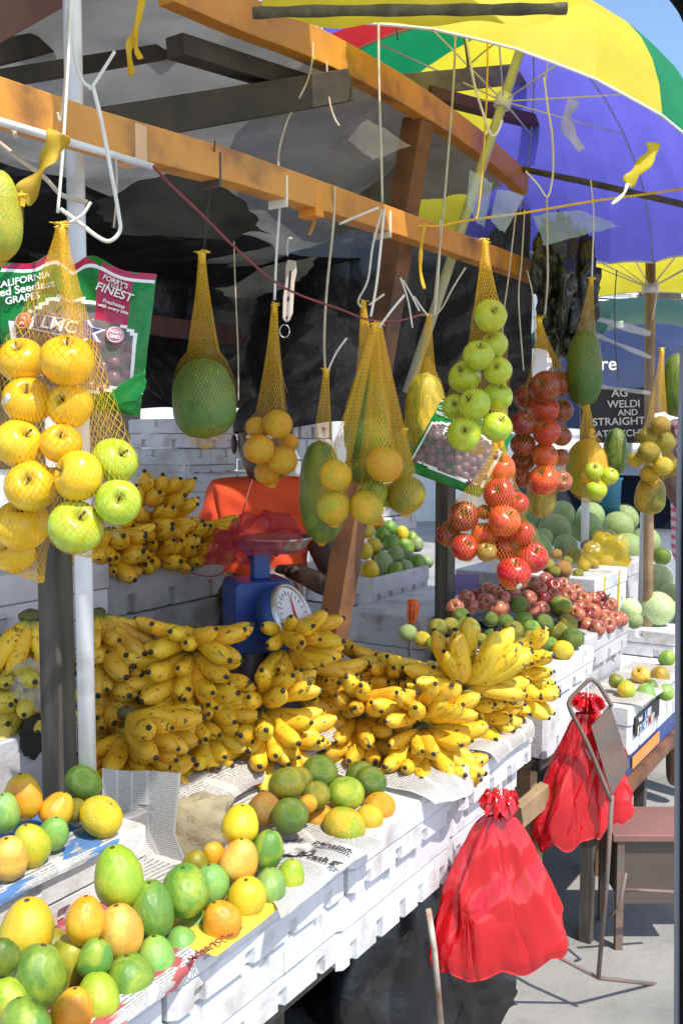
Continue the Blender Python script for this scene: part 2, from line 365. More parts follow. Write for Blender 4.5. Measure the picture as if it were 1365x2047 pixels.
M['grape'] = stuffmat('grape_skin', (0.13, 0.035, 0.055), (0.20, 0.08, 0.10), 30, 0.3, bmp=0)
def flat(name, c, rough=0.5, transl=0.0, var=0.85):
    return stuffmat(name, c, tuple(x * var for x in c), 7, rough, bmp=0.12, bscale=20, transl=transl)
def newsmat(name, cols=4, lines=46, back=(0.60, 0.59, 0.57), colour=None):
    """newsprint: columns of broken dark lines, laid out on the sheet's own UV"""
    m, nt, b, out = newmat(name)
    tc = nt.nodes.new('ShaderNodeTexCoord'); sx = nt.nodes.new('ShaderNodeSeparateXYZ'); nt.links.new(tc.outputs['UV'], sx.inputs[0])
    u, v = sx.outputs[0], sx.outputs[1]
    fu = math_(nt, 'FRACT', math_(nt, 'MULTIPLY', u, float(cols))); fv = math_(nt, 'FRACT', math_(nt, 'MULTIPLY', v, float(lines)))
    incol = math_(nt, 'MULTIPLY', math_(nt, 'GREATER_THAN', fu, 0.08), math_(nt, 'LESS_THAN', fu, 0.92))
    inline = math_(nt, 'MULTIPLY', math_(nt, 'GREATER_THAN', fv, 0.25), math_(nt, 'LESS_THAN', fv, 0.75))
    cb = nt.nodes.new('ShaderNodeCombineXYZ'); nt.links.new(math_(nt, 'MULTIPLY', u, cols * 22.0), cb.inputs[0])
    nt.links.new(math_(nt, 'FLOOR', math_(nt, 'MULTIPLY', v, float(lines)), 0), cb.inputs[1])
    words = ramp(nt, tex(nt, cb.outputs[0], 1.0, 1), 0.40, 0.46)
    blk = nt.nodes.new('ShaderNodeTexNoise'); blk.inputs['Scale'].default_value = 3.0; nt.links.new(tc.outputs['UV'], blk.inputs[0])
    pic = ramp(nt, blk.outputs['Fac'], 0.60, 0.62)
    ink = math_(nt, 'MULTIPLY', math_(nt, 'MULTIPLY', incol, inline), words)
    c = mix(nt, math_(nt, 'MULTIPLY', ink, 0.62), back, (0.08, 0.08, 0.09))
    big = ramp(nt, tex(nt, tc.outputs['UV'], 9, 6), 0.4, 0.7)
    c = mix(nt, math_(nt, 'MULTIPLY', pic, 0.5), c, mix(nt, big, (0.2, 0.2, 0.2), (0.5, 0.5, 0.5)))
    if colour: c = mix(nt, math_(nt, 'MULTIPLY', ramp(nt, tex(nt, tc.outputs['UV'], 4.0, 2), 0.50, 0.52), 0.9), c, colour)
    nt.links.new(c, b.inputs['Base Color']); b.inputs['Roughness'].default_value = 0.85
    t = nt.nodes.new('ShaderNodeBsdfTranslucent'); nt.links.new(c, t.inputs[0])
    ms = nt.nodes.new('ShaderNodeMixShader'); ms.inputs[0].default_value = 0.2
    nt.links.new(b.outputs[0], ms.inputs[1]); nt.links.new(t.outputs[0], ms.inputs[2]); nt.links.new(ms.outputs[0], out.inputs[0])
    return m
M['news'] = newsmat('newsprint'); M['newsred'] = newsmat('colour_newsprint', 3, 30, colour=(0.45, 0.06, 0.07)); M['newsblank'] = newsmat('worn_newsprint', 3, 36, back=(0.62, 0.58, 0.53))
M['newsyel'] = stuffmat('yellow_advert', (0.75, 0.45, 0.03), (0.7, 0.5, 0.06), 9, 0.8, bmp=0)
# ------------------------------------------------------------------ text
def textmesh(body, size, mat, origin, right, up, parent=None, name='lettering', align='CENTER', squash=1.0, thick=0.0006):
    cu = bpy.data.curves.new('t', 'FONT'); cu.body = body; cu.size = size; cu.align_x = align; cu.align_y = 'CENTER'; cu.extrude = thick
    cu.offset = size * 0.012
    t = bpy.data.objects.new('t', cu); COL.objects.link(t)
    bpy.context.view_layer.update()
    me = bpy.data.meshes.new_from_object(t.evaluated_get(bpy.context.evaluated_depsgraph_get()))
    COL.objects.unlink(t); bpy.data.objects.remove(t)
    right = Vector(right).normalized(); up = Vector(up); up = (up - right * up.dot(right)).normalized(); nrm = right.cross(up)
    o3 = Vector(origin) - (WORLD[parent.name] if parent else Vector((0, 0, 0)))
    for p in me.vertices:
        p.co = o3 + right * (p.co.x * squash) + up * p.co.y + nrm * p.co.z
    me.materials.clear(); me.materials.append(mat); me.name = name
    o = bpy.data.objects.new(name, me); COL.objects.link(o)
    if parent: o.parent = parent
    WORLD[o.name] = WORLD[parent.name].copy() if parent else Vector((0, 0, 0))
    return o
# ================================================================== GROUND, BACKGROUND
AX = (UX, VX, ZX)
g = MB(); g.grid(lambda s, t: Vector((-60 + 220 * s, -40 + 240 * t, 0)), 4, 4)
g.build('ground', M['concrete'], kind='structure')
def sweep(mb, pts, h, t, side=None):
    """timber of height h and thickness t along a path"""
    pts = [Vector(p) for p in pts]; n = len(mb.v); m = len(pts); side = side or VX
    for i, p in enumerate(pts):
        d = (pts[min(i + 1, m - 1)] - pts[max(i - 1, 0)]).normalized()
        sd = (side - d * side.dot(d)).normalized(); up = sd.cross(d)
        if up.z < 0 and abs(up.z) > 0.3: up = -up
        for (a, b) in ((-1, -1), (1, -1), (1, 1), (-1, 1)): mb.v.append(p + sd * (a * t / 2) + up * (b * h / 2))
    for i in range(m - 1):
        for k in range(4):
            j = (k + 1) % 4; mb.face([n + i * 4 + k, n + i * 4 + j, n + i * 4 + 4 + j, n + i * 4 + 4 + k])
    mb.face([n + 3, n + 2, n + 1, n]); e = n + (m - 1) * 4; mb.face([e, e + 1, e + 2, e + 3])
    return mb
def plank(name, pts, h, t, mat, label, cat, side=None, group=None, bevel=0.002):
    return sweep(MB(), pts, h, t, side).build(name, mat, smooth=False, label=label, cat=cat, group=group, bevel=bevel)
# ------------------------------------------------------------------ timber frame of the stall
BEAMPTS = [W(x, y - 27, DV(x, y - 27, 1.2)) for x, y in ((-260, 158), (0, 234), (176, 289), (450, 362), (650, 428), (860, 500), (1080, 578))]
plank('timber_beam', BEAMPTS, 0.062, 0.045, M['wood'], 'orange stained straight beam crossing the whole stall, strings tied along it', 'beam')
ub = [(330, -35), (468, 28), (596, 79), (725, 143), (835, 207), (950, 287), (1045, 368)]
plank('roof_rafter', smoothpath([W(x, y, DV(x, y, 1.3)) for x, y in ub], 4), 0.076, 0.04, M['wood'], 'bowed orange timber under the edge of the roof tarpaulin, above the straight beam', 'rafter')
p0, p1 = W(836, 240, 2.72), W(652, 1345, 2.74); dd = (p1 - p0).normalized()
plank('brown_post', [p0, p1 + dd * 0.55], 0.058, 0.072, M['brownwood'], 'leaning square brown post standing behind the banana heaps', 'post', side=Vector((0.75, -0.66, 0)))
p0 = W(121, 1590, 1.80)
plank('weathered_post', [p0 - ZX * 0.3, p0 + ZX * 0.62], 0.042, 0.05, M['oldwood'], 'dark weathered wooden post right beside the white plastic pipe', 'post', side=VX)
p0 = W(888, 1265, 3.35)
plank('weathered_post', [p0 - ZX * 0.4, p0 + ZX * 0.55], 0.06, 0.05, M['oldwood'], 'dark wooden post below the small cluster of dark red apples', 'post', side=VX)
mb = MB(); q = S(1.176, 1.3, 0.0)
mb.tube([q + ZX * 0.95, q + ZX * 1.6, q + ZX * 2.3, q + ZX * 3.1], 0.0158, 20)
mb.build('plastic_pipe', M['pvc'], label='white upright plastic pipe standing at the left of the stall', cat='pipe')
mb = MB(); mb.tube(smoothpath([W(505, 26, 1.9), W(640, 22, 1.9), (W(860, 20, 1.9)), W(1010, 19, 1.9), W(1132, 17, 1.9)], 5), [0.0108 + 0.0013 * math.sin(i * 1.7) for i in range(21)], 10)
mb.build('branch_pole', M['bark'], label='rough mossy branch laid level across the top of the stall', cat='pole')
plank('grey_plank', [W(800, 172, 2.78), W(1065, 145, 3.25)], 0.062, 0.03, M['greyplank'], 'grey nailed board sticking out under the striped umbrella', 'board')
plank('reddish_plank', [W(850, 186, 2.86), W(1088, 249, 3.4)], 0.036, 0.05, M['redplank'], 'dark reddish board sticking out beside the umbrella pole', 'board')
plank('reddish_plank', [S(1.6, 2.6, 2.135), S(3.25, 2.6, 2.145)], 0.075, 0.03, M['redplank'], 'dark red brown plank across the black sheet at the back', 'board')
mb = MB(); mb.tube([W(1015, 332, 3.3), W(1180, 366, 3.15), W(1430, 424, 3.0)], 0.0105, 8)
mb.build('dark_pole', M['bark'], label='thin dark pole slanting across the blue panel of the umbrella', cat='pole')
# corner timber at the top left and the white conduit under the beam
plank('reddish_plank', [W(-60, 60, 1.5), W(110, -30, 1.7)], 0.07, 0.03, M['redplank'], 'dull reddish board crossing the top left corner', 'board')
mb = MB(); mb.tube([W(x, y, DV(x, y, 1.165)) for x, y in ((-150, 196), (0, 243), (160, 290), (305, 333))], 0.0062, 10)
mb.build('lamp_tube', M['pvc'], label='thin white tube fixed under the left end of the orange beam', cat='tube')
for (a, b, h, lab) in (((-20, 110), (140, 75), 0.055, 'dark rafter nearest the reddish corner board'), ((-40, 165), (350, 100), 0.04, 'dark rafter behind the white pipe'),
                 ((350, 92), (600, 170), 0.05, 'brown rafter running down under the bowed timber'), ((200, 255), (690, 172), 0.085, 'thick black rafter above the orange beam')):
    plank('dark_rafter', [W(*a, 1.95), W(*b, 2.3)], h * .85, 0.05, M['darkrafter'], lab + ' under the grey sheet', 'rafter', group='rafters under the roof sheet')
# ------------------------------------------------------------------ sheets of the roof and the back
def roof(s, t):
    u = 0.1 + 3.0 * s; v = 1.33 + 1.52 * t
    z = 2.64 - 0.10 * t - 0.07 * math.sin(math.pi * t) - 0.10 * t * t + 0.07 * nz((u * 1.7, v * 2.2, 0)) + 0.07 * abs(nz((u * 3, v * 1.3 + u * 1.5, 3))) + 0.03 * abs(nz((u * 7 + v * 3, v * 5, 8))) - 0.06 * max(0, s - 0.75) * 4
    return S(u, v, z)
MB().grid(roof, 70, 40).build('roof_sheet', M['greytarp'], label='wrinkled grey tarpaulin stretched over the timbers as a roof', cat='tarpaulin')
def backsheet(s, t):
    path = [(0.0, 2.75), (3.3, 2.75), (3.42, 2.6), (3.5, 1.36)]
    L = [3.3, 0.19, 1.24]; d = s * sum(L); i = 0
    while i < 2 and d > L[i]: d -= L[i]; i += 1
    a, b = path[i], path[i + 1]; f = d / L[i]
    u = a[0] + (b[0] - a[0]) * f; v = a[1] + (b[1] - a[1]) * f
    if i < 2:
        k = 0.34
        if t < k: v -= 0.55 * (1 - t / k); z = 2.46 - 0.06 * t / k  # fold carried forward under the roof, added to blacken the dim space there
        else: z = 2.40 - 0.555 * (t - k) / (1 - k)
    else: z = 2.62 - 0.86 * t
    w = 0.06 * nz((u * 1.6, z * 3.0, v * 1.5)) + 0.05 * abs(nz((u * 3 + z * 2, z * 5 + v * 4, 1.7))) + 0.05 * math.sin(t * 3.1)
    z += 0.04 * nz((u * 3, 5, v * 3)) * t
    return S(u - (w if i == 2 else 0), v + (w if i < 2 else 0), z - (0.5 * w if i < 2 else 0))
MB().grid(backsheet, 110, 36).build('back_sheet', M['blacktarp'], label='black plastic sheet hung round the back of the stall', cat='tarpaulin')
def flap(name, corners, mat, label, cat, wr=0.02, fr=6.0, n=14, thick=0.0, group=None, seed=0.0, rag=0.12):
    """a loose sheet between four corners (top left, top right, bottom right, bottom left)"""
    a, b, c, d = [Vector(p) for p in corners]; nn = (b - a).cross(d - a).normalized()
    def fn(s, t):
        s0, t0 = s, t; s += rag * nz((t0 * 5 + seed, 3.1, s0)); t += rag * nz((s0 * 5, 7.3 + seed, t0)) - rag * 0.8 * math.sin(math.pi * s0) * (1 - 2 * t0)
        p = (a * (1 - s) + b * s) * (1 - t) + (d * (1 - s) + c * s) * t
        w = wr * (nz((p.x * fr + seed, p.y * fr, p.z * fr)) + 0.5 * nz((p.x * fr * 2.3, p.y * fr * 2.3 + seed, p.z * fr * 2.3)))
        return p + nn * w
    return MB().grid(fn, n, n).build(name, mat, label=label, cat=cat, thick=thick, group=group)
DS = M['darksheet'] = stuffmat('dull_dark_sheet', (0.06, 0.06, 0.057), (0.025, 0.025, 0.025), 4, 0.5, bmp=0.3, bscale=9, bdist=0.02)
DS2 = stuffmat('dull_grey_scrap', (0.14, 0.14, 0.13), (0.06, 0.06, 0.055), 6, 0.5, bmp=0.5, bscale=12, bdist=0.02)
flap('loose_sheet', [W(190, 400, 2.9), W(420, 330, 2.9), W(540, 470, 3.0), W(230, 470, 2.9)], DS, 'dull grey loose sheet below the beam above the single papaya', 'sheet', 0.05, 5)
flap('loose_sheet', [W(430, 580, 3.0), W(640, 500, 3.05), W(600, 560, 3.05), W(500, 595, 3.0)], DS2, 'pale torn strip on the black sheet behind the plastic fob', 'sheet', 0.04, 7)
flap('loose_sheet', [W(665, 440, 2.95), W(790, 330, 2.95), W(800, 420, 2.95), W(660, 475, 2.95)], DS2, 'small pale torn sheet left of the brown post', 'sheet', 0.05, 7)
# ------------------------------------------------------------------ umbrellas
UC = {'blue': flat('blue_umbrella_cloth', (0.15, 0.14, 0.62), 0.6, 0.6), 'yellow': flat('yellow_umbrella_cloth', (0.88, 0.76, 0.05), 0.6, 0.55),
      'green': flat('green_umbrella_cloth', (0.01, 0.30, 0.11), 0.6, 0.5), 'red': flat('red_umbrella_cloth', (0.60, 0.03, 0.04), 0.6, 0.5),
      'pink': flat('pink_umbrella_cloth', (0.75, 0.25, 0.28), 0.6, 0.4), 'dark': flat('dark_umbrella_cloth', (0.03, 0.03, 0.045), 0.7, 0.2),
      'teal': flat('dark_green_umbrella_cloth', (0.008, 0.055, 0.04), 0.6, 0.25), 'navy': flat('navy_umbrella_cloth', (0.012, 0.03, 0.10), 0.6, 0.2), 'white': M['white']}
def umbrella(label, apex, axis, rad, rise, cols, rot, pole=1.9, group=None, polemat='palepole', hubdrop=0.22, prad=0.0155, scal=0.03):
    A = Vector(axis).normalized(); X = (RTV - A * RTV.dot(A)).normalized(); Y = A.cross(X); apex = Vector(apex); n = len(cols)
    o = thing('umbrella', label, 'umbrella', apex - A * pole, group)
    names = sorted(set(cols)); mb = MB(); ring = 9; sub = 6
    def pt(k, f, t):
        a0 = rot + 2 * math.pi * k / n; a1 = a0 + 2 * math.pi / n
        r = rad * math.sin(t * 1.15) / math.sin(1.15); h = rise * (1 - math.cos(t * 1.15)) / (1 - math.cos(1.15))
        e0 = X * math.cos(a0) + Y * math.sin(a0); e1 = X * math.cos(a1) + Y * math.sin(a1)
        e = e0 * (1 - f) + e1 * f
        sag = 1 - scal * math.sin(math.pi * f) * t * 2 * min(1, 8 / n) ** 2
        return apex + e * (r * sag) - A * (h - 0.03 * math.sin(math.pi * f) * t * rad * min(1, 8 / n) ** 1.5)
    for k in range(n):
        mb.m = names.index(cols[k])
        mb.grid(lambda s, t, k=k: pt(k, s, t), sub, ring)
    mb.build('canopy', [UC[c] for c in names], o)
    hem = MB()
    for k in range(n): hem.tube([pt(k, s / 6, 1.0) for s in range(7)], 0.0035, 5)
    hem.build('hem', M['white'] if 'pink' in cols else UC[names[0]], o)
    mb = MB(); mb.tube([apex + A * 0.04, apex - A * pole * 0.5, apex - A * pole], prad, 14); mb.build('pole', M[polemat], o)
    hub = MB(); hub.lathe([(prad, -0.02), (prad * 1.7, -0.02), (prad * 1.7, 0.02), (prad, 0.02)], apex - A * (rise + hubdrop) * 0.62, (X, Y, A), 14); hub.build('runner', M['white'], o)
    for k in range(0, n, 1 if n < 16 else 3):
        rb = MB(); rb.tube([pt(k, 0, t / 8) - A * 0.006 for t in range(9)], 0.0028, 5); rb.build('rib', M['steel'], o)
        st = MB(); st.tube([apex - A * (rise + hubdrop) * 0.62, pt(k, 0, 0.52) - A * 0.008], 0.0026, 5); st.build('strut', M['whitecord'], o)
    return o
UB = W(1010, 190, 2.92); UBA = Vector((0.33, 0.05, 1)).normalized()
umbrella('big striped umbrella, yellow, green and blue panels, over the middle of the stall', UB + UBA * 0.24, UBA, 0.76, 0.47,
         ['blue'] * 4 + ['yellow'] * 3 + ['green'] * 2 + ['red', 'blue', 'blue'] + ['yellow'] * 6 + ['green'] * 2 + ['pink'] * 2 + ['blue'] * 2, R_(27), pole=1.2, hubdrop=-0.05, scal=0.04)
MB().grid(lambda s, t: S(0.88 + 0.92 * s, 0.10 + 1.08 * t, 3.0 - 0.08 * math.sin(math.pi * s) * math.sin(math.pi * t) + 0.015 * nz((s * 6, t * 6, 1))), 20, 20).build('added_shade_cloth', UC['yellow'], label='unseen yellow cloth added flat over the front left of the stall for shade', cat='awning')  # out-of-view sheet, added and sized so its shadow covers the left bananas
umbrella('far umbrella with black, yellow and pink panels behind the blackboard', W(1300, 430, 4.1), (-0.03, -0.04, 1), 0.74, 0.28, ['yellow', 'yellow', 'yellow', 'yellow', 'dark', 'dark', 'dark', 'pink'], R_(10), pole=2.4, polemat='palewood', prad=0.022)
umbrella('distant dark green umbrella behind the blue parasol', W(1265, 600, 7.2), (0, 0, 1), 0.9, 0.33, ['teal'] * 8, 0.3, pole=2.2, prad=0.02)
na = W(1240, 655, 6.0)
um = umbrella('navy blue parasol with white letters near the blackboard', na, (-0.25, -0.1, 1), 0.8, 0.5, ['navy'] * 8, 0.2, pole=2.0, prad=0.02)
textmesh('re', 0.10, M['white'], W(1216, 728, 5.02), RTV, UPV + RTV * 0.1, um, 'lettering')
# yellow cloth edge at the top of the picture
def yc(s, t):
    p = W(520 + 650 * s, -140 + (165 + 22 * math.sin(math.pi * min(1, s * 1.05)) - 45 * max(0, s - 0.9) * 10 * 0.6) * t, 1.93)
    return p + FWD * (0.012 + 0.012 * math.sin(s * 9) * t + 0.1 * (1 - t)) + ZX * 0.006 * math.sin(s * 21)
MB().grid(yc, 40, 8).build('awning_cloth', UC['yellow'], label='yellow cloth edge hanging above the branch pole at the top', cat='awning')
# ------------------------------------------------------------------ street beyond the stall
bd = thing('white_building', 'white clapboard building with a dark window far down the street', 'building', W(1250, 900, 14))
B0 = W(1090, 880, 14.0); B0.z = 0
ex = Vector((0.96, 0.28, 0)); ey = Vector((-0.28, 0.96, 0))
mb = MB(); mb.box((0, 0, 0), (6.5, 4, 5.6), (ex, ey, ZX)); mb.v = [p + B0 for p in mb.v]
for k in range(26):
    n = len(mb.v); mb.box((-0.01, -0.03, 0.1 + k * 0.21), (6.51, 0.0, 0.12 + k * 0.21), (ex, ey, ZX)); mb.v[n:] = [p + B0 for p in mb.v[n:]]
mb.build('wall', M['white'], bd, smooth=False)
mb = MB(); mb.box((-0.3, -0.4, 5.6), (6.8, 4.3, 5.8), (ex, ey, ZX)); mb.v = [p + B0 for p in mb.v]; mb.build('roof', M['greyplank'], bd, smooth=False)
for wx in (1.5, 3.3):
    mb = MB(); mb.box((wx, -0.07, 3.2), (wx + 0.7, -0.035, 4.5), (ex, ey, ZX)); mb.v = [p + B0 for p in mb.v]; mb.build('window', M['darkrafter'], bd, smooth=False)
bd = thing('long_building', 'long pale street building far behind the stall', 'building', Vector((-2, 20, 0)))
mb = MB(); mb.box((-8, 20, 0), (2.6, 24, 4.2)); mb.build('wall', M['white'], bd, smooth=False)
mb = MB(); mb.box((-8.2, 19.6, 4.2), (2.8, 24.2, 4.4)); mb.build('roof', M['redplank'], bd, smooth=False)
for k in range(5):
    mb = MB(); mb.box((-7.4 + k * 2, 19.94, 1.1), (-6.2 + k * 2, 19.97, 2.6)); mb.build('window', M['darkrafter'], bd, smooth=False)
for i, (ya, yb) in enumerate(((548, 556), (566, 572), (578, 574), (590, 598), (600, 596))):
    mb = MB(); a, b = W(1080, ya, 9.5), W(1460, yb, 9.0)
    mb.tube([a, (a + b) / 2 - ZX * 0.03, b], 0.008, 5); mb.build('utility_wire', M['darkwire'], label='thin dark utility wire across the white building', cat='wire', group='utility wires before the white building')
# parked car behind the blackboard
cp = W(1270, 960, 7.0); cp.z = 0
car = thing('parked_car', 'white parked car with a red tail lamp behind the hanging papayas', 'car', cp)
carw = flat('white_car_paint', (0.75, 0.76, 0.8), 0.2, 0, 0.97); glass = flat('dark_glass', (0.015, 0.02, 0.03), 0.08); lampm = flat('red_lamp_plastic', (0.6, 0.01, 0.02), 0.15, 0.2)
prof = [(-0.9, 0.35), (-0.9, 0.95), (-0.86, 1.12), (-0.7, 1.5), (-0.45, 1.58), (1.0, 1.55), (1.5, 1.12), (2.6, 0.95), (2.75, 0.4)]
cx, cy = Vector((0.5, 0.86, 0)), Vector((0.86, -0.5, 0))
mb = MB(); mb.prism([(x, z) for x, z in prof], -0.8, 0.8, (cx, ZX, cy)); mb.v = [p + cp for p in mb.v]; mb.build('body', carw, car, smooth=False, bevel=0.06)
mb = MB(); mb.prism([(-0.885, 1.14), (-0.72, 1.47), (-0.74, 1.47), (-0.905, 1.14)], -0.66, 0.66, (cx, ZX, cy)); mb.v = [p + cp - cx * 0.012 for p in mb.v]; mb.build('rear_window', glass, car, smooth=False)
mb = MB(); mb.prism([(-0.6, 1.16), (-0.42, 1.5), (0.95, 1.48), (1.3, 1.16)], 0.78, 0.81, (cx, ZX, cy)); mb.v = [p + cp for p in mb.v]; mb.build('side_window', glass, car, smooth=False)
for sd in (-0.66, 0.66):
    mb = MB(); mb.box((-0.93, sd - 0.12, 0.75), (-0.88, sd + 0.12, 1.1), (cx, cy, ZX)); mb.v = [p + cp for p in mb.v]; mb.build('tail_lamp', lampm, car, smooth=False, bevel=0.02)
for wx in (-0.3, 1.9):
    for sd in (-0.74, 0.74):
        mb = MB(); mb.lathe([(0.0, -0.09), (0.30, -0.09), (0.32, -0.05), (0.32, 0.05), (0.30, 0.09), (0.0, 0.09)], cp + cx * wx + cy * sd + ZX * 0.32, (cx, ZX, cy), 24); mb.build('wheel', M['black'], car)
# blackboard sign
sg = thing('chalk_sign', 'black board with white hand painted words behind the right papayas', 'sign', W(1225, 880, 4.6))
sw = [W(1160, 775, 4.6), W(1296, 775, 4.6), W(1296, 885, 4.6), W(1160, 885, 4.6)]
bx = (sw[1] - sw[0]).normalized(); by = (sw[0] - sw[3]).normalized(); bn = bx.cross(by)
mb = MB(); mb.box((0, 0, -0.02), ((sw[1] - sw[0]).length, (sw[0] - sw[3]).length, 0), (bx, by, bn)); mb.v = [p + sw[3] for p in mb.v]
mb.build('board', M['black'], sg, smooth=False)
for x in (1172, 1290):
    mb = MB(); mb.tube([W(x, 885, 4.63), Vector((W(x, 885, 4.63).x, W(x, 885, 4.63).y, 0))], 0.02, 8); mb.build('leg', M['white'], sg)
for (tx, x, y, sz) in (('AG', 1238, 786, 0.055), ('WELDI', 1246, 808, 0.05), ('AND', 1254, 825, 0.042), ('STRAIGHT', 1236, 843, 0.052), ('CATERYCHP', 1232, 867, 0.046)):
    textmesh(tx, sz, M['white'], W(x, y, 4.59), bx + by * 0.03, by, sg, 'lettering', squash=1.05)
# ================================================================== FOAM BOXES
def outline(w, d, notch, seed, nd=0.012, nw=0.028, r=0.012):
    """rectangle outline w x d with recesses along its long edges, counter-clockwise from 0,0"""
    rs = random.Random(seed); P = []
    def edge(p, q, nrm, cnt):
        L = math.hypot(q[0] - p[0], q[1] - p[1]); e = ((q[0] - p[0]) / L, (q[1] - p[1]) / L)
        P.append((p[0] + e[0] * r, p[1] + e[1] * r))
        for i in range(cnt):
            c = L * (i + 0.5) / cnt + rs.uniform(-0.01, 0.01)
            for (a, b) in ((-nw / 2, 0), (-nw / 2 + 0.003, nd), (nw / 2 - 0.003, nd), (nw / 2, 0)):
                P.append((p[0] + e[0] * (c + a) + nrm[0] * b, p[1] + e[1] * (c + a) + nrm[1] * b))
        P.append((q[0] - e[0] * r, q[1] - e[1] * r))
    c = notch
    edge((0, 0), (w, 0), (0, 1), c); edge((w, 0), (w, d), (-1, 0), max(0, c - 1)); edge((w, d), (0, d), (0, -1), c); edge((0, d), (0, 0), (1, 0), max(0, c - 1))
    return P
def foam_box(u0, u1, v0, v1, z0, z1, label, group=None, tint=(1, 1, 1), lid=0.4, rot=0.0, notch=4, seed=1, open_top=False, logo=False):
    """white foam fruit box: body with recesses at its foot, and a lid with recesses over it"""
    c = S((u0 + u1) / 2, (v0 + v1) / 2, z0); ca, sa = math.cos(rot), math.sin(rot)
    X = UX * ca + VX * sa; Y = VX * ca - UX * sa; w, d, h = u1 - u0, v1 - v0, z1 - z0
    o = thing('foam_box', label, 'box', c, group); org = c - X * w / 2 - Y * d / 2
    def put(mb): mb.v = [p + org for p in mb.v]; return mb
    hb = h * (1 - lid); g = 0.002; ax = (X, Y, ZX)
    mb = MB(); k = min(0.045, hb * 0.5)
    def rings(mb, specs):
        n0 = len(mb.v); m = len(specs[0][0])
        for poly, z in specs:
            for (x, y) in poly: mb.v.append(X * x + Y * y + ZX * z)
        mb.face([n0 + i for i in range(m)][::-1]); mb.face([n0 + (len(specs) - 1) * m + i for i in range(m)])
        for r in range(len(specs) - 1):
            for i in range(m):
                j = (i + 1) % m; mb.face([n0 + r * m + i, n0 + r * m + j, n0 + (r + 1) * m + j, n0 + (r + 1) * m + i])
        return mb
    def grow(poly, e): return [(x * (w + 2 * e) / w - e, y * (d + 2 * e) / d - e) for x, y in poly]
    ON, OF = outline(w, d, notch, seed), outline(w, d, notch, seed, 0.0)
    if open_top:
        rings(mb, [(ON, 0), (ON, k), (OF, k + 0.004), (OF, k + 0.01)])
        t = 0.022
        for a, b in (((0, 0), (w, t)), ((0, d - t), (w, d)), ((0, t), (t, d - t)), ((w - t, t), (w, d - t))):
            mb.box((a[0], a[1], k + 0.01), (b[0], b[1], h), ax)
        ob = put(mb).build('body', M['foam'], o, smooth=False, bevel=0.004); ob.color = (*tint, 1); return o
    rings(mb, [(grow(ON, -.004), 0), (ON, 0.004), (ON, k), (OF, k + 0.006), (OF, hb - g - .003), (grow(OF, -.003), hb - g)])
    ob = put(mb).build('body', M['foam'], o, smooth=False); ob.color = (*tint, 1)
    if lid > 0:
        mb = MB(); e = 0.003; kn = max(2, notch - 1); QN, QF = outline(w, d, kn, seed + 5, 0.010, 0.03), outline(w, d, kn, seed + 5, 0.0, 0.03)
        zt = hb + (h - hb) * 0.42
        rings(mb, [(grow(QF, e - .003), hb), (grow(QF, e), hb + .003), (grow(QF, e), zt), (grow(QN, e), zt + .006), (grow(QN, e), h - .006), (grow(QN, e - .006), h)])
        if logo: mb.box((w * 0.62, -e - 0.003, hb + 0.006), (w * 0.76, -e + 0.002, h - 0.012), ax)
        lo = put(mb).build('lid', M['foam'], o, smooth=False); lo.color = (*tint, 1)
    return o
FG = 'white foam boxes along the front of the stall'
W1 = (1, 1, 1); SHADED = (0.78, 0.76, 0.76); DIRT_SHADE = (0.60, 0.57, 0.55); GRY = (0.34, 0.33, 0.32); PNK = (0.90, 0.83, 0.85)  # second tint paints shade into the foam, third both grime and shade
foam_box(0.52, 1.03, 0.975, 1.42, 0.80, 0.90, 'white foam box under the nearest mangoes at the lower left corner', FG, W1, 0.45, 0.0, 4, 11)
foam_box(1.04, 1.54, 0.972, 1.42, 0.80, 0.90, 'upper white foam box under the orange and green mangoes by the folded newspaper', FG, W1, 0.45, 0.0, 4, 12, logo=False)
foam_box(1.552, 2.035, 0.965, 1.26, 0.795, 0.90, 'upper white foam box whose corner carries the green citrus pile', FG, W1, 0.5, 0.0, 4, 13, logo=True)
foam_box(2.045, 2.50, 0.96, 1.26, 0.80, 0.91, 'upper white foam box under the sunlit banana heap', FG, W1, 0.5, 0.0, 4, 14)
foam_box(0.50, 1.02, 0.985, 1.42, 0.665, 0.796, 'lower white foam box at the bottom left corner of the table', FG, W1, 0.5, 0.0, 4, 15)
foam_box(1.03, 1.53, 0.985, 1.42, 0.665, 0.796, 'lower white foam box second from the left with raised marks', FG, W1, 0.5, 0.0, 4, 16, logo=True)
foam_box(1.535, 2.03, 0.985, 1.26, 0.635, 0.791, 'lower white foam box over the thin white stick', FG, W1, 0.45, 0.0, 5, 17)
foam_box(2.04, 2.46, 0.99, 1.26, 0.655, 0.795, 'lower white foam box beside the hanging red bag', FG, W1, 0.45, 0.0, 4, 18)
foam_box(0.70, 1.225, 1.2, 1.50, 0.905, 1.005, 'white foam box under the upper left fruit with coloured newspaper', None, W1, 0.55, 0.0, 4, 19)
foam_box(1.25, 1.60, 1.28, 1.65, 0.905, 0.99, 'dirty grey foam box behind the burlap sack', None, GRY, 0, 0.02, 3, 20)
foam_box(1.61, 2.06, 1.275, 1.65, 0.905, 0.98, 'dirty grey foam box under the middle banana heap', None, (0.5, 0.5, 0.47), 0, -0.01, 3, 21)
foam_box(2.07, 2.46, 1.28, 1.65, 0.915, 1.0, 'grey foam box hidden behind the sunlit bananas', None, DIRT_SHADE, 0, 0.0, 3, 22)
hb = foam_box(0.85, 1.36, 1.52, 1.85, 0.92, 1.12, 'white foam box with a ragged black hole near the weathered post', None, SHADED, 0.0, 0.0, 2, 23)
hp = W(65, 1470, DV(65, 1470, 1.516)); mb = MB(); rs = random.Random(3)
mb.v.append(hp); k = 22
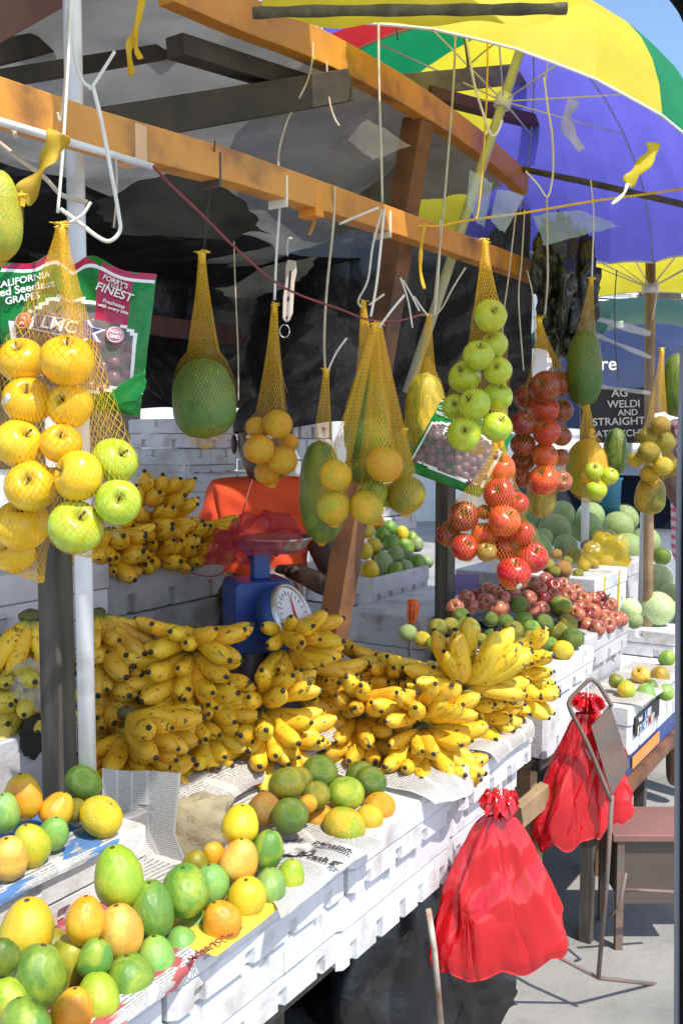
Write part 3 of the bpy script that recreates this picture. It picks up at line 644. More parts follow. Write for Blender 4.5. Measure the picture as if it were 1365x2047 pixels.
for i in range(k):
    a = 2 * math.pi * i / k; r = 1 + rs.uniform(-0.14, 0.14); mb.v.append(hp + UX * (0.031 * r * math.cos(a)) + ZX * (0.047 * r * math.sin(a)) - VX * 0.002)
for i in range(k): mb.face([0, 1 + i, 1 + (i + 1) % k])
mb.build('hole', M['black'], hb, smooth=False)
foam_box(0.55, 0.84, 1.52, 1.8, 0.92, 1.12, 'white foam box at the left edge beside the box with the hole', None, PNK, 0, 0.0, 2, 24)
BG = 'foam boxes stacked behind the banana heaps'
foam_box(1.02, 1.68, 1.76, 2.1, 1.265, 1.40, 'top foam box of the left back stack, cut by the white pipe', BG, PNK, 0.5, 0.0, 3, 25)
foam_box(1.03, 1.67, 1.77, 2.1, 1.13, 1.262, 'middle foam box of the left back stack behind the brownish bananas', BG, PNK, 0.5, 0.0, 3, 26)
foam_box(1.03, 1.67, 1.77, 2.1, 0.95, 1.127, 'lowest foam box of the left back stack behind the brownish bananas', BG, SHADED, 0.3, 0.0, 3, 27)
foam_box(1.69, 2.16, 1.78, 2.1, 1.25, 1.385, 'scuffed foam box under the shelf of bananas beside the blue scale', BG, DIRT_SHADE, 0, 0.02, 3, 28)
foam_box(1.70, 2.16, 1.79, 2.1, 1.11, 1.247, 'scuffed lower foam box directly behind the tallest banana heap', BG, DIRT_SHADE, 0, -0.01, 3, 29)
foam_box(1.70, 2.16, 1.79, 2.1, 0.95, 1.107, 'lowest scuffed foam box behind the tallest banana heap', BG, DIRT_SHADE, 0, 0.0, 3, 30)
PG = 'foam boxes under the green papaya and mango box'
foam_box(3.21, 3.68, 1.90, 2.42, 1.04, 1.155, 'open white foam box filled with small green and yellow mangoes', PG, PNK, 0, 0.0, 5, 31, open_top=True)
foam_box(3.20, 3.66, 1.90, 2.42, 0.94, 1.036, 'foam box directly under the open box of small mangoes', PG, DIRT_SHADE, 0, 0.015, 4, 32)
foam_box(3.18, 3.66, 1.90, 2.42, 0.84, 0.936, 'third foam box down under the box of small mangoes', PG, DIRT_SHADE, 0, -0.01, 4, 33)
foam_box(3.12, 3.62, 1.90, 2.42, 0.72, 0.836, 'lowest visible foam box beside the leaning brown post', PG, SHADED, 0, 0.0, 4, 34)
KG = 'foam boxes stacked at the back behind the seller'
def pbox(x0, x1, y0, y1, d, label, tint, group=KG, dep=0.35, seed=1, lid=0.5, notch=3):
    """a box whose front runs between two sight lines at about depth d"""
    a, b = W(x0, y0, d), W(x1, y0, d); w = (b - a).length; ha = (y1 - y0) / FPX * d
    c = (a + b) / 2; u = c.dot(UX); v = c.dot(VX); w *= 1.0
    return foam_box(u - w / 2, u + w / 2, v, v + dep, c.z - ha, c.z, label, group, tint, lid, 0.0, notch, seed)
pbox(355, 505, 838, 895, 4.0, 'upper foam box with a dark red label behind the single papaya', PNK, seed=41)
pbox(350, 500, 897, 960, 4.0, 'foam box second down in the stack behind the single papaya', SHADED, seed=42)
pbox(405, 600, 945, 1085, 3.95, 'large foam box behind the left shoulder of the seller', SHADED, seed=43, lid=0.25)
pbox(260, 400, 930, 1080, 3.9, 'dim grey foam box under the crumpled clear plastic', DIRT_SHADE, seed=44, lid=0)
pbox(560, 690, 832, 876, 4.3, 'long foam box lying on the stack right of the bagged oranges', (0.75, 0.68, 0.66), seed=45, lid=0)
pbox(570, 690, 878, 1080, 4.3, 'tall pale foam box under the long box behind the oranges', SHADED, seed=46, lid=0.2)
pbox(730, 865, 968, 1030, 4.6, 'white foam box behind the pile of small mangoes, topmost', SHADED, seed=47)
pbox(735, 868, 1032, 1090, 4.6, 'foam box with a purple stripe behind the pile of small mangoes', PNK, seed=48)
pbox(700, 868, 1092, 1200, 4.6, 'lowest foam box behind the pile of small mangoes', SHADED, seed=49)
RG = 'foam boxes of the right hand tables'
foam_box(2.77, 3.16, 1.0, 1.40, 0.905, 1.0, 'white foam box under the bright yellow lime and green citrus', RG, W1, 0.5, 0.0, 3, 51)
foam_box(2.74, 3.12, 1.01, 1.42, 0.72, 0.90, 'thick white foam box with a round cap mark behind the bananas', RG, W1, 0.0, 0.0, 2, 52)
foam_box(3.18, 3.68, 1.03, 1.50, 0.90, 1.02, 'foam box under the red apple pile', RG, SHADED, 0.5, 0.0, 3, 53)
foam_box(3.15, 3.66, 1.05, 1.50, 0.72, 0.895, 'lower foam box under the red apple pile in shade', RG, SHADED, 0.4, 0.0, 3, 54)
foam_box(2.9, 3.6, 1.52, 1.86, 0.72, 1.08, 'foam box behind the pile of red apples beside the purple tray', RG, SHADED, 0.3, 0.0, 3, 55)
foam_box(3.72, 4.14, 1.17, 1.55, 0.98, 1.15, 'white foam box with yellow tape under the bagged yellow citrus', RG, W1, 0.35, 0.0, 3, 56)
foam_box(3.70, 4.14, 1.18, 1.55, 0.75, 0.978, 'lower foam box under the bagged yellow citrus', RG, SHADED, 0.35, 0.0, 3, 57)
foam_box(4.15, 5.3, 1.35, 2.0, 0.85, 1.08, 'long foam box under the heap of dull green melons', RG, SHADED, 0.3, 0.0, 4, 58)
foam_box(4.25, 5.2, 0.98, 1.32, 0.74, 0.86, 'white foam box under the pale honeydew melons', RG, W1, 0.5, 0.0, 3, 59)
foam_box(4.0, 4.9, 0.86, 1.25, 0.62, 0.735, 'white foam box with a blue label below the honeydew melons', RG, W1, 0.5, 0.0, 3, 60)
foam_box(3.05, 3.72, 0.84, 1.02, 0.675, 0.838, 'white foam box with black printed label under the mixed fruit', RG, W1, 0.4, 0.0, 3, 61)
# cap on the thick box, tape, labels
lb = thing('black_label', 'black printed label with coloured letter squares on the right hand box', 'label', S(3.2, 0.83, 0.75))
mb = MB(); f0 = S(3.075, 0.834, 0.735); mb.box((0, 0, 0), (0.30, 0.004, 0.065), (UX, -VX, ZX)); mb.v = [p + f0 for p in mb.v]; mb.build('card', M['black'], lb, smooth=False)
cc = [flat('label_pink', (0.7, 0.2, 0.25)), flat('label_cream', (0.75, 0.7, 0.5)), flat('label_blue', (0.25, 0.4, 0.75)), M['white']]
for r, row in enumerate(('  TI', 'BLVNI')):
    for i, ch in enumerate(row):
        if ch == ' ': continue
        cpt = f0 + UX * (0.035 + i * 0.042) + ZX * (0.047 - r * 0.030) - VX * 0.006
        mb = MB(); mb.box((-0.018, 0, -0.013), (0.018, 0.001, 0.013), (UX, -VX, ZX)); mb.v = [p + cpt for p in mb.v]; mb.build('letter_square', cc[(i + r) % 4], lb, smooth=False)
        textmesh(ch, 0.03, M['ink'], cpt - VX * 0.002, UX, ZX, lb, 'letter')
textmesh('Neal', 0.022, M['whiteink'], f0 + UX * 0.05 + ZX * 0.048 - VX * 0.006, UX, ZX, lb, 'lettering')
# blue carton with orange writing on the far table
bc = thing('blue_carton', 'dark blue carton with orange printed band below the right hand boxes', 'carton', S(3.4, 0.9, 0.6))
mb = MB(); mb.box((3.06, 0.85, 0.60), (3.72, 1.02, 0.673), (UX, VX, ZX)); mb.build('carton', M['blue'], bc, smooth=False, bevel=0.004)
f0 = S(3.10, 0.846, 0.617); orm = flat('orange_print', (0.8, 0.28, 0.05)); mb = MB(); mb.box((0, 0, 0), (0.34, 0.003, 0.04), (UX, -VX, ZX)); mb.v = [p + f0 for p in mb.v]; mb.build('print_band', orm, bc, smooth=False)
sb = thing('plank_stand', 'brown plank stand under the dark blue carton', 'stand', S(3.4, 0.93, 0))
mb = MB(); mb.box((3.02, 0.83, 0.555), (3.78, 1.02, 0.597), AX); mb.build('shelf', M['brownwood'], sb, smooth=False)
for u in (3.08, 3.72):
    mb = MB(); mb.box((u - 0.02, 0.96, 0), (u + 0.02, 1.0, 0.555), AX); mb.build('leg', M['oldwood'], sb, smooth=False)
# ------------------------------------------------------------------ what carries the boxes
tb = thing('market_table', 'rough dark plank table carrying the front row of foam boxes', 'table', S(1.5, 1.3, 0))
mb = MB(); mb.box((0.5, 1.04, 0.60), (2.5, 1.9, 0.63), AX); mb.box((0.5, 1.425, 0.632), (2.5, 1.85, 0.90), AX); mb.build('table_top', M['oldwood'], tb, smooth=False)
for u in (0.6, 1.5, 2.42):
    for v in (1.15, 1.85):
        mb = MB(); mb.box((u - 0.03, v - 0.03, 0), (u + 0.03, v + 0.03, 0.60), AX); mb.build('leg', M['oldwood'], tb, smooth=False)
tb = thing('market_table', 'dark table in the shade carrying the citrus and apple boxes', 'table', S(3.2, 1.3, 0))
mb = MB(); mb.box((2.74, 1.03, 0.68), (5.3, 2.45, 0.715), AX); mb.build('table_top', M['oldwood'], tb, smooth=False)
for u in (2.8, 3.6, 5.2):
    for v in (1.1, 2.3):
        mb = MB(); mb.box((u - 0.03, v - 0.03, 0), (u + 0.03, v + 0.03, 0.68), AX); mb.build('leg', M['palewood'], tb, smooth=False)
plank('timber_bracket', [W(1035, 1632, 2.72), W(1090, 1585, 2.80)], 0.07, 0.03, M['palewood'], 'short raw timber bracket nailed beside the hanging red bag', 'bracket')
plank('timber_prop', [W(1068, 1600, 2.82), W(1072, 1780, 2.86)], 0.03, 0.03, M['palewood'], 'raw timber leg under the short bracket', 'post', side=VX)
mb = MB(); mb.tube([W(856, 1818, 2.15), W(868, 1900, 2.16), W(884, 2080, 2.2)], 0.007, 8); mb.build('thin_stick', stuffmat('chipped_white_stick', (0.6, 0.58, 0.52), (0.3, 0.16, 0.09), 14, 0.7), label='thin chipped white stick propping the lower foam box', cat='stick')
def blob(name, c, r, mat, label, cat, wr=0.3, fr=6, seed=0, seg=20, group=None, kind=None):
    """crumpled closed lump: radii r along stall axes"""
    mb = MB(); n = seg
    def fn(s, t):
        a = 2 * math.pi * s; b = math.pi * t
        e = UX * (math.cos(a) * math.sin(b)) + VX * (math.sin(a) * math.sin(b)) + ZX * math.cos(b)
        k = 1 + wr * (nz((e.x * fr / 3 + seed, e.y * fr / 3, e.z * fr / 3)) + 0.6 * (0.5 - abs(nz((e.x * fr, e.y * fr + seed, e.z * fr)))))
        return Vector(c) + UX * (e.dot(UX) * r[0] * k) + VX * (e.dot(VX) * r[1] * k) + ZX * (e.dot(ZX) * r[2] * k)
    mb.grid(fn, n * 2, n)
    return mb.build(name, mat, label=label, cat=cat, group=group)
blob('plastic_sack', S(1.55, 1.28, 0.20), (0.25, 0.2, 0.22), M['darkplastic'], 'black plastic sack slumped under the table at the left', 'sack', seed=1)
blob('plastic_sack', S(2.15, 1.22, 0.27), (0.25, 0.17, 0.30), M['darkplastic'], 'black plastic sack under the table behind the red bag', 'sack', seed=2)
flap('plastic_cloth', [W(880, 1880, 2.45), W(1010, 1900, 2.5), W(1035, 2010, 2.52), W(880, 2090, 2.5)], M['darkplastic'], 'torn black plastic flap hanging below the red bag', 'sheet', 0.03, 9)
flap('table_skirt', [S(0.5, 1.4, 0.6), S(2.5, 1.4, 0.6), S(2.5, 1.45, 0.02), S(0.5, 1.45, 0.02)], M['darkplastic'], 'black plastic sheet hung under the front table', 'sheet', 0.05, 6, 30)
flap('table_skirt', [S(2.76, 1.5, 0.66), S(5.3, 1.6, 0.66), S(5.3, 1.6, 0.02), S(2.76, 1.5, 0.02)], M['darkplastic'], 'black plastic sheet hung under the right hand tables', 'sheet', 0.05, 6, 30)
# ------------------------------------------------------------------ newspapers
def paper(name, pts, mat, label, cat='newspaper', curl=0.0, wr=0.004, fr=9, n=22, seed=0.0, group='newspapers laid under the fruit', parent=None):
    """sheet through a 3 x k lattice of points"""
    rows = [[Vector(p) for p in r] for r in pts]; R0 = [smoothpath(r, 8) for r in rows]; m = len(R0[0])
    cols = [smoothpath([r[i] for r in R0], 8) for i in range(m)]; k = len(cols[0])
    def fn(s, t):
        p = cols[round(s * (m - 1))][round(t * (k - 1))].copy()
        p.z += wr * nz((p.x * fr + seed, p.y * fr, p.z * fr)) + 0.5 * wr * nz((p.x * 31, p.y * 31, seed)); return p
    return MB().grid(fn, m - 1, k - 1).build(name, mat, label=label, cat=cat, group=group, parent=parent)
Z9 = 0.906
paper('newspaper', [[S(0.55, 1.42, Z9), S(0.9, 1.42, Z9), S(1.12, 1.42, Z9)], [S(0.55, 1.1, Z9), S(0.9, 1.1, Z9), S(1.1, 1.08, Z9)], [S(0.6, 0.965, Z9), S(0.9, 0.96, Z9), S(1.08, 0.962, Z9)], [S(0.65, 0.945, Z9 - 0.03), S(0.9, 0.93, Z9 - 0.012), S(1.03, 0.95, Z9 - 0.03)]],
      M['newsred'], 'colour printed newspaper under the nearest mangoes', wr=0.003)
pn = paper('newspaper', [[S(1.12, 1.25, Z9), S(1.25, 1.25, Z9), S(1.36, 1.25, Z9)], [S(1.1, 1.05, Z9), S(1.2, 1.05, Z9), S(1.33, 1.05, Z9)], [S(1.08, 0.965, Z9 + .002), S(1.2, 0.962, Z9 + .002), S(1.31, 0.965, Z9 + .002)], [S(1.10, 0.935, Z9 - 0.01), S(1.2, 0.94, Z9 - 0.014), S(1.29, 0.945, Z9 - 0.008)]],
      M['newsyel'], 'yellow advertising page sticking out under the orange mango', wr=0.003)
textmesh('MORE TO LOVE', 0.017, M['redwire'], W(432, 1885, DZ(432, 1885, Z9 + 0.006)), UX, VX, pn, 'lettering')
pn = paper('newspaper', [[S(1.2, 1.27, Z9 + .004), S(1.4, 1.27, Z9 + .004), S(1.62, 1.24, Z9 + .004)], [S(1.22, 1.1, Z9 + .004), S(1.42, 1.08, Z9 + .004), S(1.62, 1.1, Z9 + .004)], [S(1.27, 0.97, Z9 + 0.006), S(1.42, 0.96, Z9 + .012), S(1.6, 0.968, Z9 + .004)], [S(1.24, 0.912, Z9 - 0.004), S(1.41, 0.925, Z9 - 0.008), S(1.585, 0.91, Z9 + 0.002)]],
      M['news'], 'printed newspaper drooping over the box edge under the green mangoes', wr=0.006)
pn = paper('newspaper', [[S(1.55, 1.26, 0.99), S(1.72, 1.27, 0.97), S(1.85, 1.26, 0.965)], [S(1.5, 1.22, Z9 + .008), S(1.66, 1.22, Z9 + .008), S(1.82, 1.22, Z9 + .008)], [S(1.47, 1.1, Z9 + .008), S(1.58, 1.08, Z9 + .008), S(1.7, 1.1, Z9 + .008)], [S(1.46, 1.03, Z9 + .008), S(1.52, 1.0, Z9 + .008), S(1.6, 1.02, Z9 + .008)]],
      M['newsblank'], 'newspaper with large words and a photo under the citrus pile', wr=0.004)
rt = (VX * -1 + UX * 0.35).normalized()
for tx, x, y, sz in (('pension.', 668, 1692, 0.026), ('ff cash gr', 640, 1716, 0.026)):
    textmesh(tx, sz, M['ink'], W(x, y, DZ(x, y, Z9 + 0.016)), -VX + UX * 0.05, UX, pn, 'headline')
for tx, x, y, sz in (('ffer to', 590, 1528, 0.026),):
    textmesh(tx, sz, M['ink'], W(x, y, DV(x, y, 1.262)) - VX * 0.012, UX + ZX * 0.35, ZX, pn, 'headline')
for k, (x, y, r) in enumerate(((585, 1693, 0.03),)):
    mb = MB(); c = W(x, y, DZ(x, y, Z9 + 0.0145)); mb.v.append(c); rs = random.Random(2)
    for i in range(20):
        a = 2 * math.pi * i / 20; q = r * (0.8 + 0.5 * rs.random()); mb.v.append(c + UX * (q * 1.2 * math.cos(a)) + VX * (q * 1.3 * math.sin(a)))
    for i in range(20): mb.face([0, 1 + i, 1 + (i + 1) % 20])
    mb.build('photo_print', stuffmat('halftone_photo', (0.05, 0.05, 0.05), (0.5, 0.48, 0.46), 28, 0.85, bmp=0, lo=0.42, hi=0.55), pn)
paper('newspaper', [[S(1.85, 1.25, 0.915), S(2.1, 1.25, 0.918), S(2.4, 1.25, 0.918)], [S(1.84, 1.08, 0.912), S(2.1, 1.06, 0.918), S(2.4, 1.06, 0.918)], [S(1.83, 0.965, 0.914), S(1.98, 0.955, 0.918), S(2.08, 0.96, 0.922)], [S(1.84, 0.93, 0.896), S(1.95, 0.90, 0.888), S(2.03, 0.925, 0.888)]],
      M['news'], 'newspaper corner poking out beneath the shaded banana stack', wr=0.006)
paper('newspaper', [[S(2.1, 1.25, 0.922), S(2.3, 1.25, 0.922), S(2.5, 1.25, 0.922)], [S(2.12, 1.05, 0.922), S(2.3, 1.05, 0.922), S(2.49, 1.05, 0.922)], [S(2.16, 0.955, 0.922), S(2.33, 0.955, 0.922), S(2.47, 0.955, 0.922)], [S(2.20, 0.935, 0.88), S(2.35, 0.94, 0.89), S(2.46, 0.94, 0.88)]],
      M['newsblank'], 'worn newspaper hanging over the box under the sunlit bananas', wr=0.006, seed=3)
paper('newspaper', [[S(1.3, 1.6, 0.998), S(1.6, 1.6, 0.995), S(2.0, 1.6, 0.995)], [S(1.3, 1.4, 0.997), S(1.6, 1.4, 0.994), S(1.98, 1.4, 0.994)], [S(1.3, 1.285, 0.997), S(1.6, 1.28, 0.994), S(1.96, 1.28, 0.992)], [S(1.36, 1.235, 0.985), S(1.6, 1.24, 0.975), S(1.90, 1.22, 0.985)], [S(1.40, 1.215, 0.955), S(1.6, 1.232, 0.955), S(1.86, 1.215, 0.99)]],
      M['newsblank'], 'crumpled newspaper edge under the middle banana heap', wr=0.014, fr=14, seed=5)
paper('newspaper', [[S(0.75, 1.48, 1.011), S(0.95, 1.48, 1.011), S(1.18, 1.46, 1.011)], [S(0.75, 1.3, 1.011), S(0.95, 1.3, 1.011), S(1.16, 1.3, 1.011)], [S(0.75, 1.2, 1.012), S(0.95, 1.2, 1.012), S(1.15, 1.198, 1.012)], [S(0.78, 1.183, 0.995), S(0.95, 1.185, 1.0), S(1.13, 1.186, 0.998)]],
      newsmat('blue_yellow_newsprint', 3, 20, colour=(0.05, 0.18, 0.45)), 'blue and yellow printed newspaper under the upper left fruit', wr=0.003)
# newspaper standing curled against the grey box, next to the sack
def cur(s, t):
    x = 205 + 118 * s; y0 = 1535 + 6 * math.sin(s * 3); y = y0 + (150 + 25 * s) * t
    p = W(x, y, 1.80 + 0.04 * math.sin(s * 2.6)); p -= VX * (0.05 * max(0, s - 0.75) * 4 * (1 - 0.4 * t)); p -= VX * (0.12 * max(0, t - 0.7))
    return p
MB().grid(cur, 26, 20).build('newspaper', M['news'], label='newspaper standing curled between the left boxes and the sack', cat='newspaper', group='newspapers laid under the fruit')
paper('newspaper', [[W(292, 1660, 1.86), W(335, 1690, 1.86), W(380, 1700, 1.88)], [W(292, 1720, 1.80), W(325, 1735, 1.80), W(375, 1738, 1.82)], [W(290, 1790, 1.74), W(320, 1775, 1.75), W(350, 1760, 1.78)]], M['news'], 'crumpled newspaper lying beneath the burlap sack', wr=0.01, seed=9)
# ================================================================== FRUIT
TN = {'green': ((.10, .24, .025), (.27, .36, .035)), 'palegreen': ((.26, .42, .13), (.36, .46, .10)), 'olive': ((.15, .17, .012), (.28, .22, .015)),
      'lime': ((.30, .42, .02), (.42, .44, .035)), 'yellow': ((.68, .45, .015), (.50, .40, .02)), 'peach': ((.68, .33, .04), (.66, .46, .09)),
      'orange': ((.64, .25, .012), (.56, .36, .02)), 'yellow green': ((.40, .38, .02), (.58, .36, .02)), 'dark green': ((.06, .13, .012), (.14, .18, .015)),
      'red': ((.50, .015, .02), (.55, .09, .03)), 'dark red': ((.20, .014, .016), (.28, .05, .03)), 'orange red': ((.66, .15, .03), (.60, .07, .03)),
      'apple green': ((.34, .47, .02), (.40, .52, .05)), 'golden': ((.72, .42, .014), (.74, .50, .03)), 'pink': ((.38, .05, .05), (.52, .24, .09)),
      'dull green': ((.20, .28, .10), (.27, .34, .14)), 'pale white green': ((.45, .56, .25), (.52, .62, .34)), 'brown orange': ((.30, .14, .025), (.26, .19, .025)),
      'deep yellow': ((.78, .46, .01), (.70, .44, .02)), 'green and yellow': ((.30, .36, .02), (.62, .38, .02)), 'green and orange': ((.09, .20, .02), (.55, .26, .02))}
def unitmesh(kind, sd=0):
    mb = MB(); P = []
    if kind == 'mango':
        n = 18
        for i in range(n + 1):
            b = math.pi * i / n; P.append((math.sin(b) * (1 + 0.10 * math.cos(b)), -math.cos(b)))
        mb.lathe(P, seg=28)
        for p in mb.v:
            z = p.z; p.x += 0.15 * z * z - 0.06; p.y *= 0.92; p.z += 0.05 * p.x
            k = 1 + 0.035 * nz((p.x * 1.3, p.y * 1.3, p.z * 1.3 + 4)); p *= k
    elif kind == 'citrus':
        n = 18
        for i in range(n + 1):
            b = math.pi * i / n; r = math.sin(b); z = -math.cos(b) * 0.93
            z -= 0.07 * math.exp(-(r / 0.16) ** 2) * (1 if z > 0 else -0.5); P.append((r, z))
        mb.lathe(P, seg=28)
        for p in mb.v: p *= 1 + 0.02 * nz((p.x * 1.6, p.y * 1.6, p.z * 1.6 + 9))
    elif kind == 'apple':
        n = 24
        for i in range(n + 1):
            b = math.pi * i / n; r = math.sin(b) * (1 + 0.06 * math.cos(b) * -1); z = -math.cos(b) * 0.90
            if z > 0: z -= 0.34 * math.exp(-(r / 0.26) ** 2)
            else: z += 0.20 * math.exp(-(r / 0.24) ** 2)
            r = math.sin(b) * (1 + 0.07 * math.sin(z * 1.2)); P.append((r, z))
        mb.lathe(P, seg=30)
        for p in mb.v:
            a = math.atan2(p.y, p.x); p *= 1 + 0.02 * nz((p.x, p.y, p.z + 2)) + 0.012 * math.cos(5 * a) * max(0, -p.z)
    elif kind == 'papaya':
        n = 26
        for i in range(n + 1):
            t = i / n; z = -1 + 2 * t
            r = (max(0, 1 - abs(z) ** 2.6)) ** 0.5 * (1 - 0.10 * z); P.append((r, z))
        mb.lathe(P, seg=30, lobes=5, lobe=0.022)
        for p in mb.v: k = 1 + 0.04 * nz((p.x * 1.2, p.y * 1.2, p.z * 1.5)); p.x *= k; p.y *= k
    else:
        n = 18
        for i in range(n + 1):
            b = math.pi * i / n; P.append((math.sin(b), -math.cos(b) * 1.02))
        mb.lathe(P, seg=28)
        for p in mb.v: p *= 1 + 0.03 * nz((p.x, p.y, p.z + 5))
    am = {'mango': 0.06, 'citrus': 0.03, 'apple': 0.035, 'papaya': 0.03, 'melon': 0.03}[kind]
    for p in mb.v: p *= 1 + am * nz((p.x * 1.1 + sd * 7, p.y * 1.1, p.z * 1.1 + 2)) + 0.25 * am * nz((p.x * 3.3 + sd * 3, p.y * 3.3, p.z * 3.3))
    return mb.mesh(kind, M[kind])
UM = {}
UV_ = {k: [unitmesh(k, i) for i in range(4)] for k in ('mango', 'citrus', 'apple', 'papaya', 'melon')}
sm = MB(); sm.tube([(0, 0, 0.50), (0.02, 0.01, 0.72), (0.08, 0.03, 0.98)], [0.045, 0.04, 0.055], 6); UM['stem'] = sm.mesh('stem', M['stem'])
sm = MB(); sm.lathe([(0.0, 0.0), (0.13, 0.0), (0.12, 0.025), (0.0, 0.03)], (0, 0, 0.84), seg=8); UM['button'] = sm.mesh('stem_button', M['stem'])
sm = MB(); sm.lathe([(0.0, 0.02), (0.22, 0.01), (0.23, 0.0)], (0, 0, 0.0), seg=14); UM['sticker'] = sm.mesh('sticker', M['white'])
NAME = {'mango': 'mango', 'citrus': 'orange', 'apple': 'apple', 'papaya': 'papaya', 'melon': 'melon'}
frs = random.Random(21)
ORD = ['leftmost', 'second from left', 'third from left', 'fourth from left', 'fifth from left', 'sixth from left', 'seventh from left', 'eighth from left', 'ninth from left', 'tenth from left', 'eleventh from left', 'twelfth from left']
ROW = ['top row', 'second row', 'third row', 'fourth row', 'fifth row', 'sixth row', 'seventh row', 'eighth row', 'ninth row', 'tenth row']
PLACED = []
TN['olive green'] = ((.22, .24, .02), (.36, .34, .03))
TN['green'] = ((.095, .23, .03), (.27, .36, .035)); TN['palegreen'] = ((.14, .32, .075), (.26, .40, .07)); TN['lime'] = ((.23, .36, .02), (.38, .42, .03)); TN['yellow green'] = ((.36, .38, .02), (.62, .38, .02))
TN['red'] = ((.46, .012, .02), (.34, .008, .016)); TN['dark red'] = ((.16, .010, .014), (.26, .03, .025)); TN['orange red'] = ((.60, .10, .03), (.50, .03, .02)); TN['pink'] = ((.34, .03, .04), (.48, .18, .07))
TN['deep green'] = ((.035, .095, .008), (.11, .17, .015))
TN['dull peach'] = ((.42, .17, .07), (.40, .08, .06)); TN['pink'] = ((.28, .045, .05), (.40, .17, .08))
def put_fruit(kind, p, r, tone, asp=1.0, tilt=None, word=None):
    o = bpy.data.objects.new((word or NAME[kind]).replace(' ', '_'), frs.choice(UV_[kind])); COL.objects.link(o); o.location = p
    o.scale = (r, r, r * asp)
    c, b = TN[tone]; j = [frs.uniform(0.88, 1.12) for _ in range(3)]
    o.color = (*[min(1, x * y) for x, y in zip(c, j)], 1); o['blush'] = [float(x) for x in b]
    if kind == 'apple':
        tl = tilt if tilt is not None else (frs.uniform(0.2, 1.25), frs.uniform(-0.7, 0.7))
        o.rotation_euler = (tl[0], tl[1], frs.uniform(-0.8, 0.8))
    elif kind == 'citrus': o.rotation_euler = (frs.uniform(-0.4, 0.8), frs.uniform(-0.5, 0.5), frs.uniform(0, 6))
    elif kind == 'papaya': o.rotation_euler = (frs.uniform(-0.05, 0.05), tilt or 0, frs.uniform(0, 6))
    elif kind == 'mango': o.rotation_euler = (frs.uniform(-0.2, 0.2), frs.uniform(-0.3, 0.3), frs.uniform(0, 6)) if asp >= 0.98 else (frs.uniform(-0.1, 0.1), frs.uniform(-0.15, 0.15), frs.uniform(0, 6))
    else: o.rotation_euler = (frs.uniform(0.6, 1.4), frs.uniform(-0.5, 0.5), frs.uniform(0, 6))
    WORLD[o.name] = Vector(p)
    if kind == 'apple' and r * FPX / p.y > 17:
        s = bpy.data.objects.new('stem', UM['stem']); COL.objects.link(s); s.parent = o
    if kind == 'mango' and r * FPX / p.y > 30:
        s = bpy.data.objects.new('stem_scar', UM['button']); COL.objects.link(s); s.parent = o; s.location = (0.085, 0, 0.14); s.scale = (0.8, 0.8, 1)
    if kind == 'citrus' and r * FPX / p.y > 24:
        s = bpy.data.objects.new('stem_button', UM['button']); COL.objects.link(s); s.parent = o
    return o
def sticker(o, dx, dy):
    """a small oval fruit sticker on the side that faces the street"""
    s = bpy.data.objects.new('sticker', UM['sticker']); COL.objects.link(s); s.parent = o
    d = (RTV * dx + UPV * dy - FWD * math.sqrt(max(0.05, 1 - dx * dx - dy * dy))).normalized()
    m = o.rotation_euler.to_matrix().inverted(); dl = m @ d
    s.location = dl * 0.985; s.rotation_euler = dl.to_track_quat('Z', 'Y').to_euler(); s.scale = (0.75, 1.0, 1.0)
def place(items, depthfn, kind, desc, group, gap=0.88, front='low'):
    """items (px, py, r, tone[, aspect, extra]) set at depthfn(px, py); each one slides back until it clears those in front"""
    seq = sorted(range(len(items)), key=lambda i: -(items[i][1] + items[i][2])) if front == 'low' else range(len(items))
    done = []; out = [None] * len(items)
    for i in seq:
        it = items[i]; px, py, r, tone = it[:4]; asp = it[4] if len(it) > 4 else 1.0; d = depthfn(px, py)
        if len(it) > 5 and it[5]: d += it[5]
        for k in range(60):
            R = r * d / FPX; p = W(px, py, d)
            if all((p - q).length > gap * (R + R2) for q, R2 in done): break
            d += 0.006
        done.append((p, R)); out[i] = put_fruit(kind, p, R, tone, asp)
    med = sorted(x[2] for x in items)[len(items) // 2]
    order = sorted(range(len(items)), key=lambda i: items[i][1]); rows = []; cur = []
    for i in order:
        if cur and items[i][1] - items[cur[0]][1] > med * 1.15: rows.append(cur); cur = []
        cur.append(i)
    rows.append(cur)
    for ri, rr in enumerate(rows):
        rr.sort(key=lambda i: items[i][0])
        for ci, i in enumerate(rr):
            size = 'large ' if items[i][2] > med * 1.2 else 'small ' if items[i][2] < med * 0.8 else ''
            pos = (ORD[min(ci, 11)] + ' in ' if len(rr) > 1 else 'alone in ') + ROW[min(ri, 9)]
            tag(out[i], f"{size}{items[i][3]} {NAME[kind] if kind != 'citrus' else 'citrus'}, {pos} {desc}", NAME[kind], group)
    return out
def cr(L, ox, oy, k): return [((ox + a * k), (oy + b * k), r * k, *rest) for (a, b, r, *rest) in L]
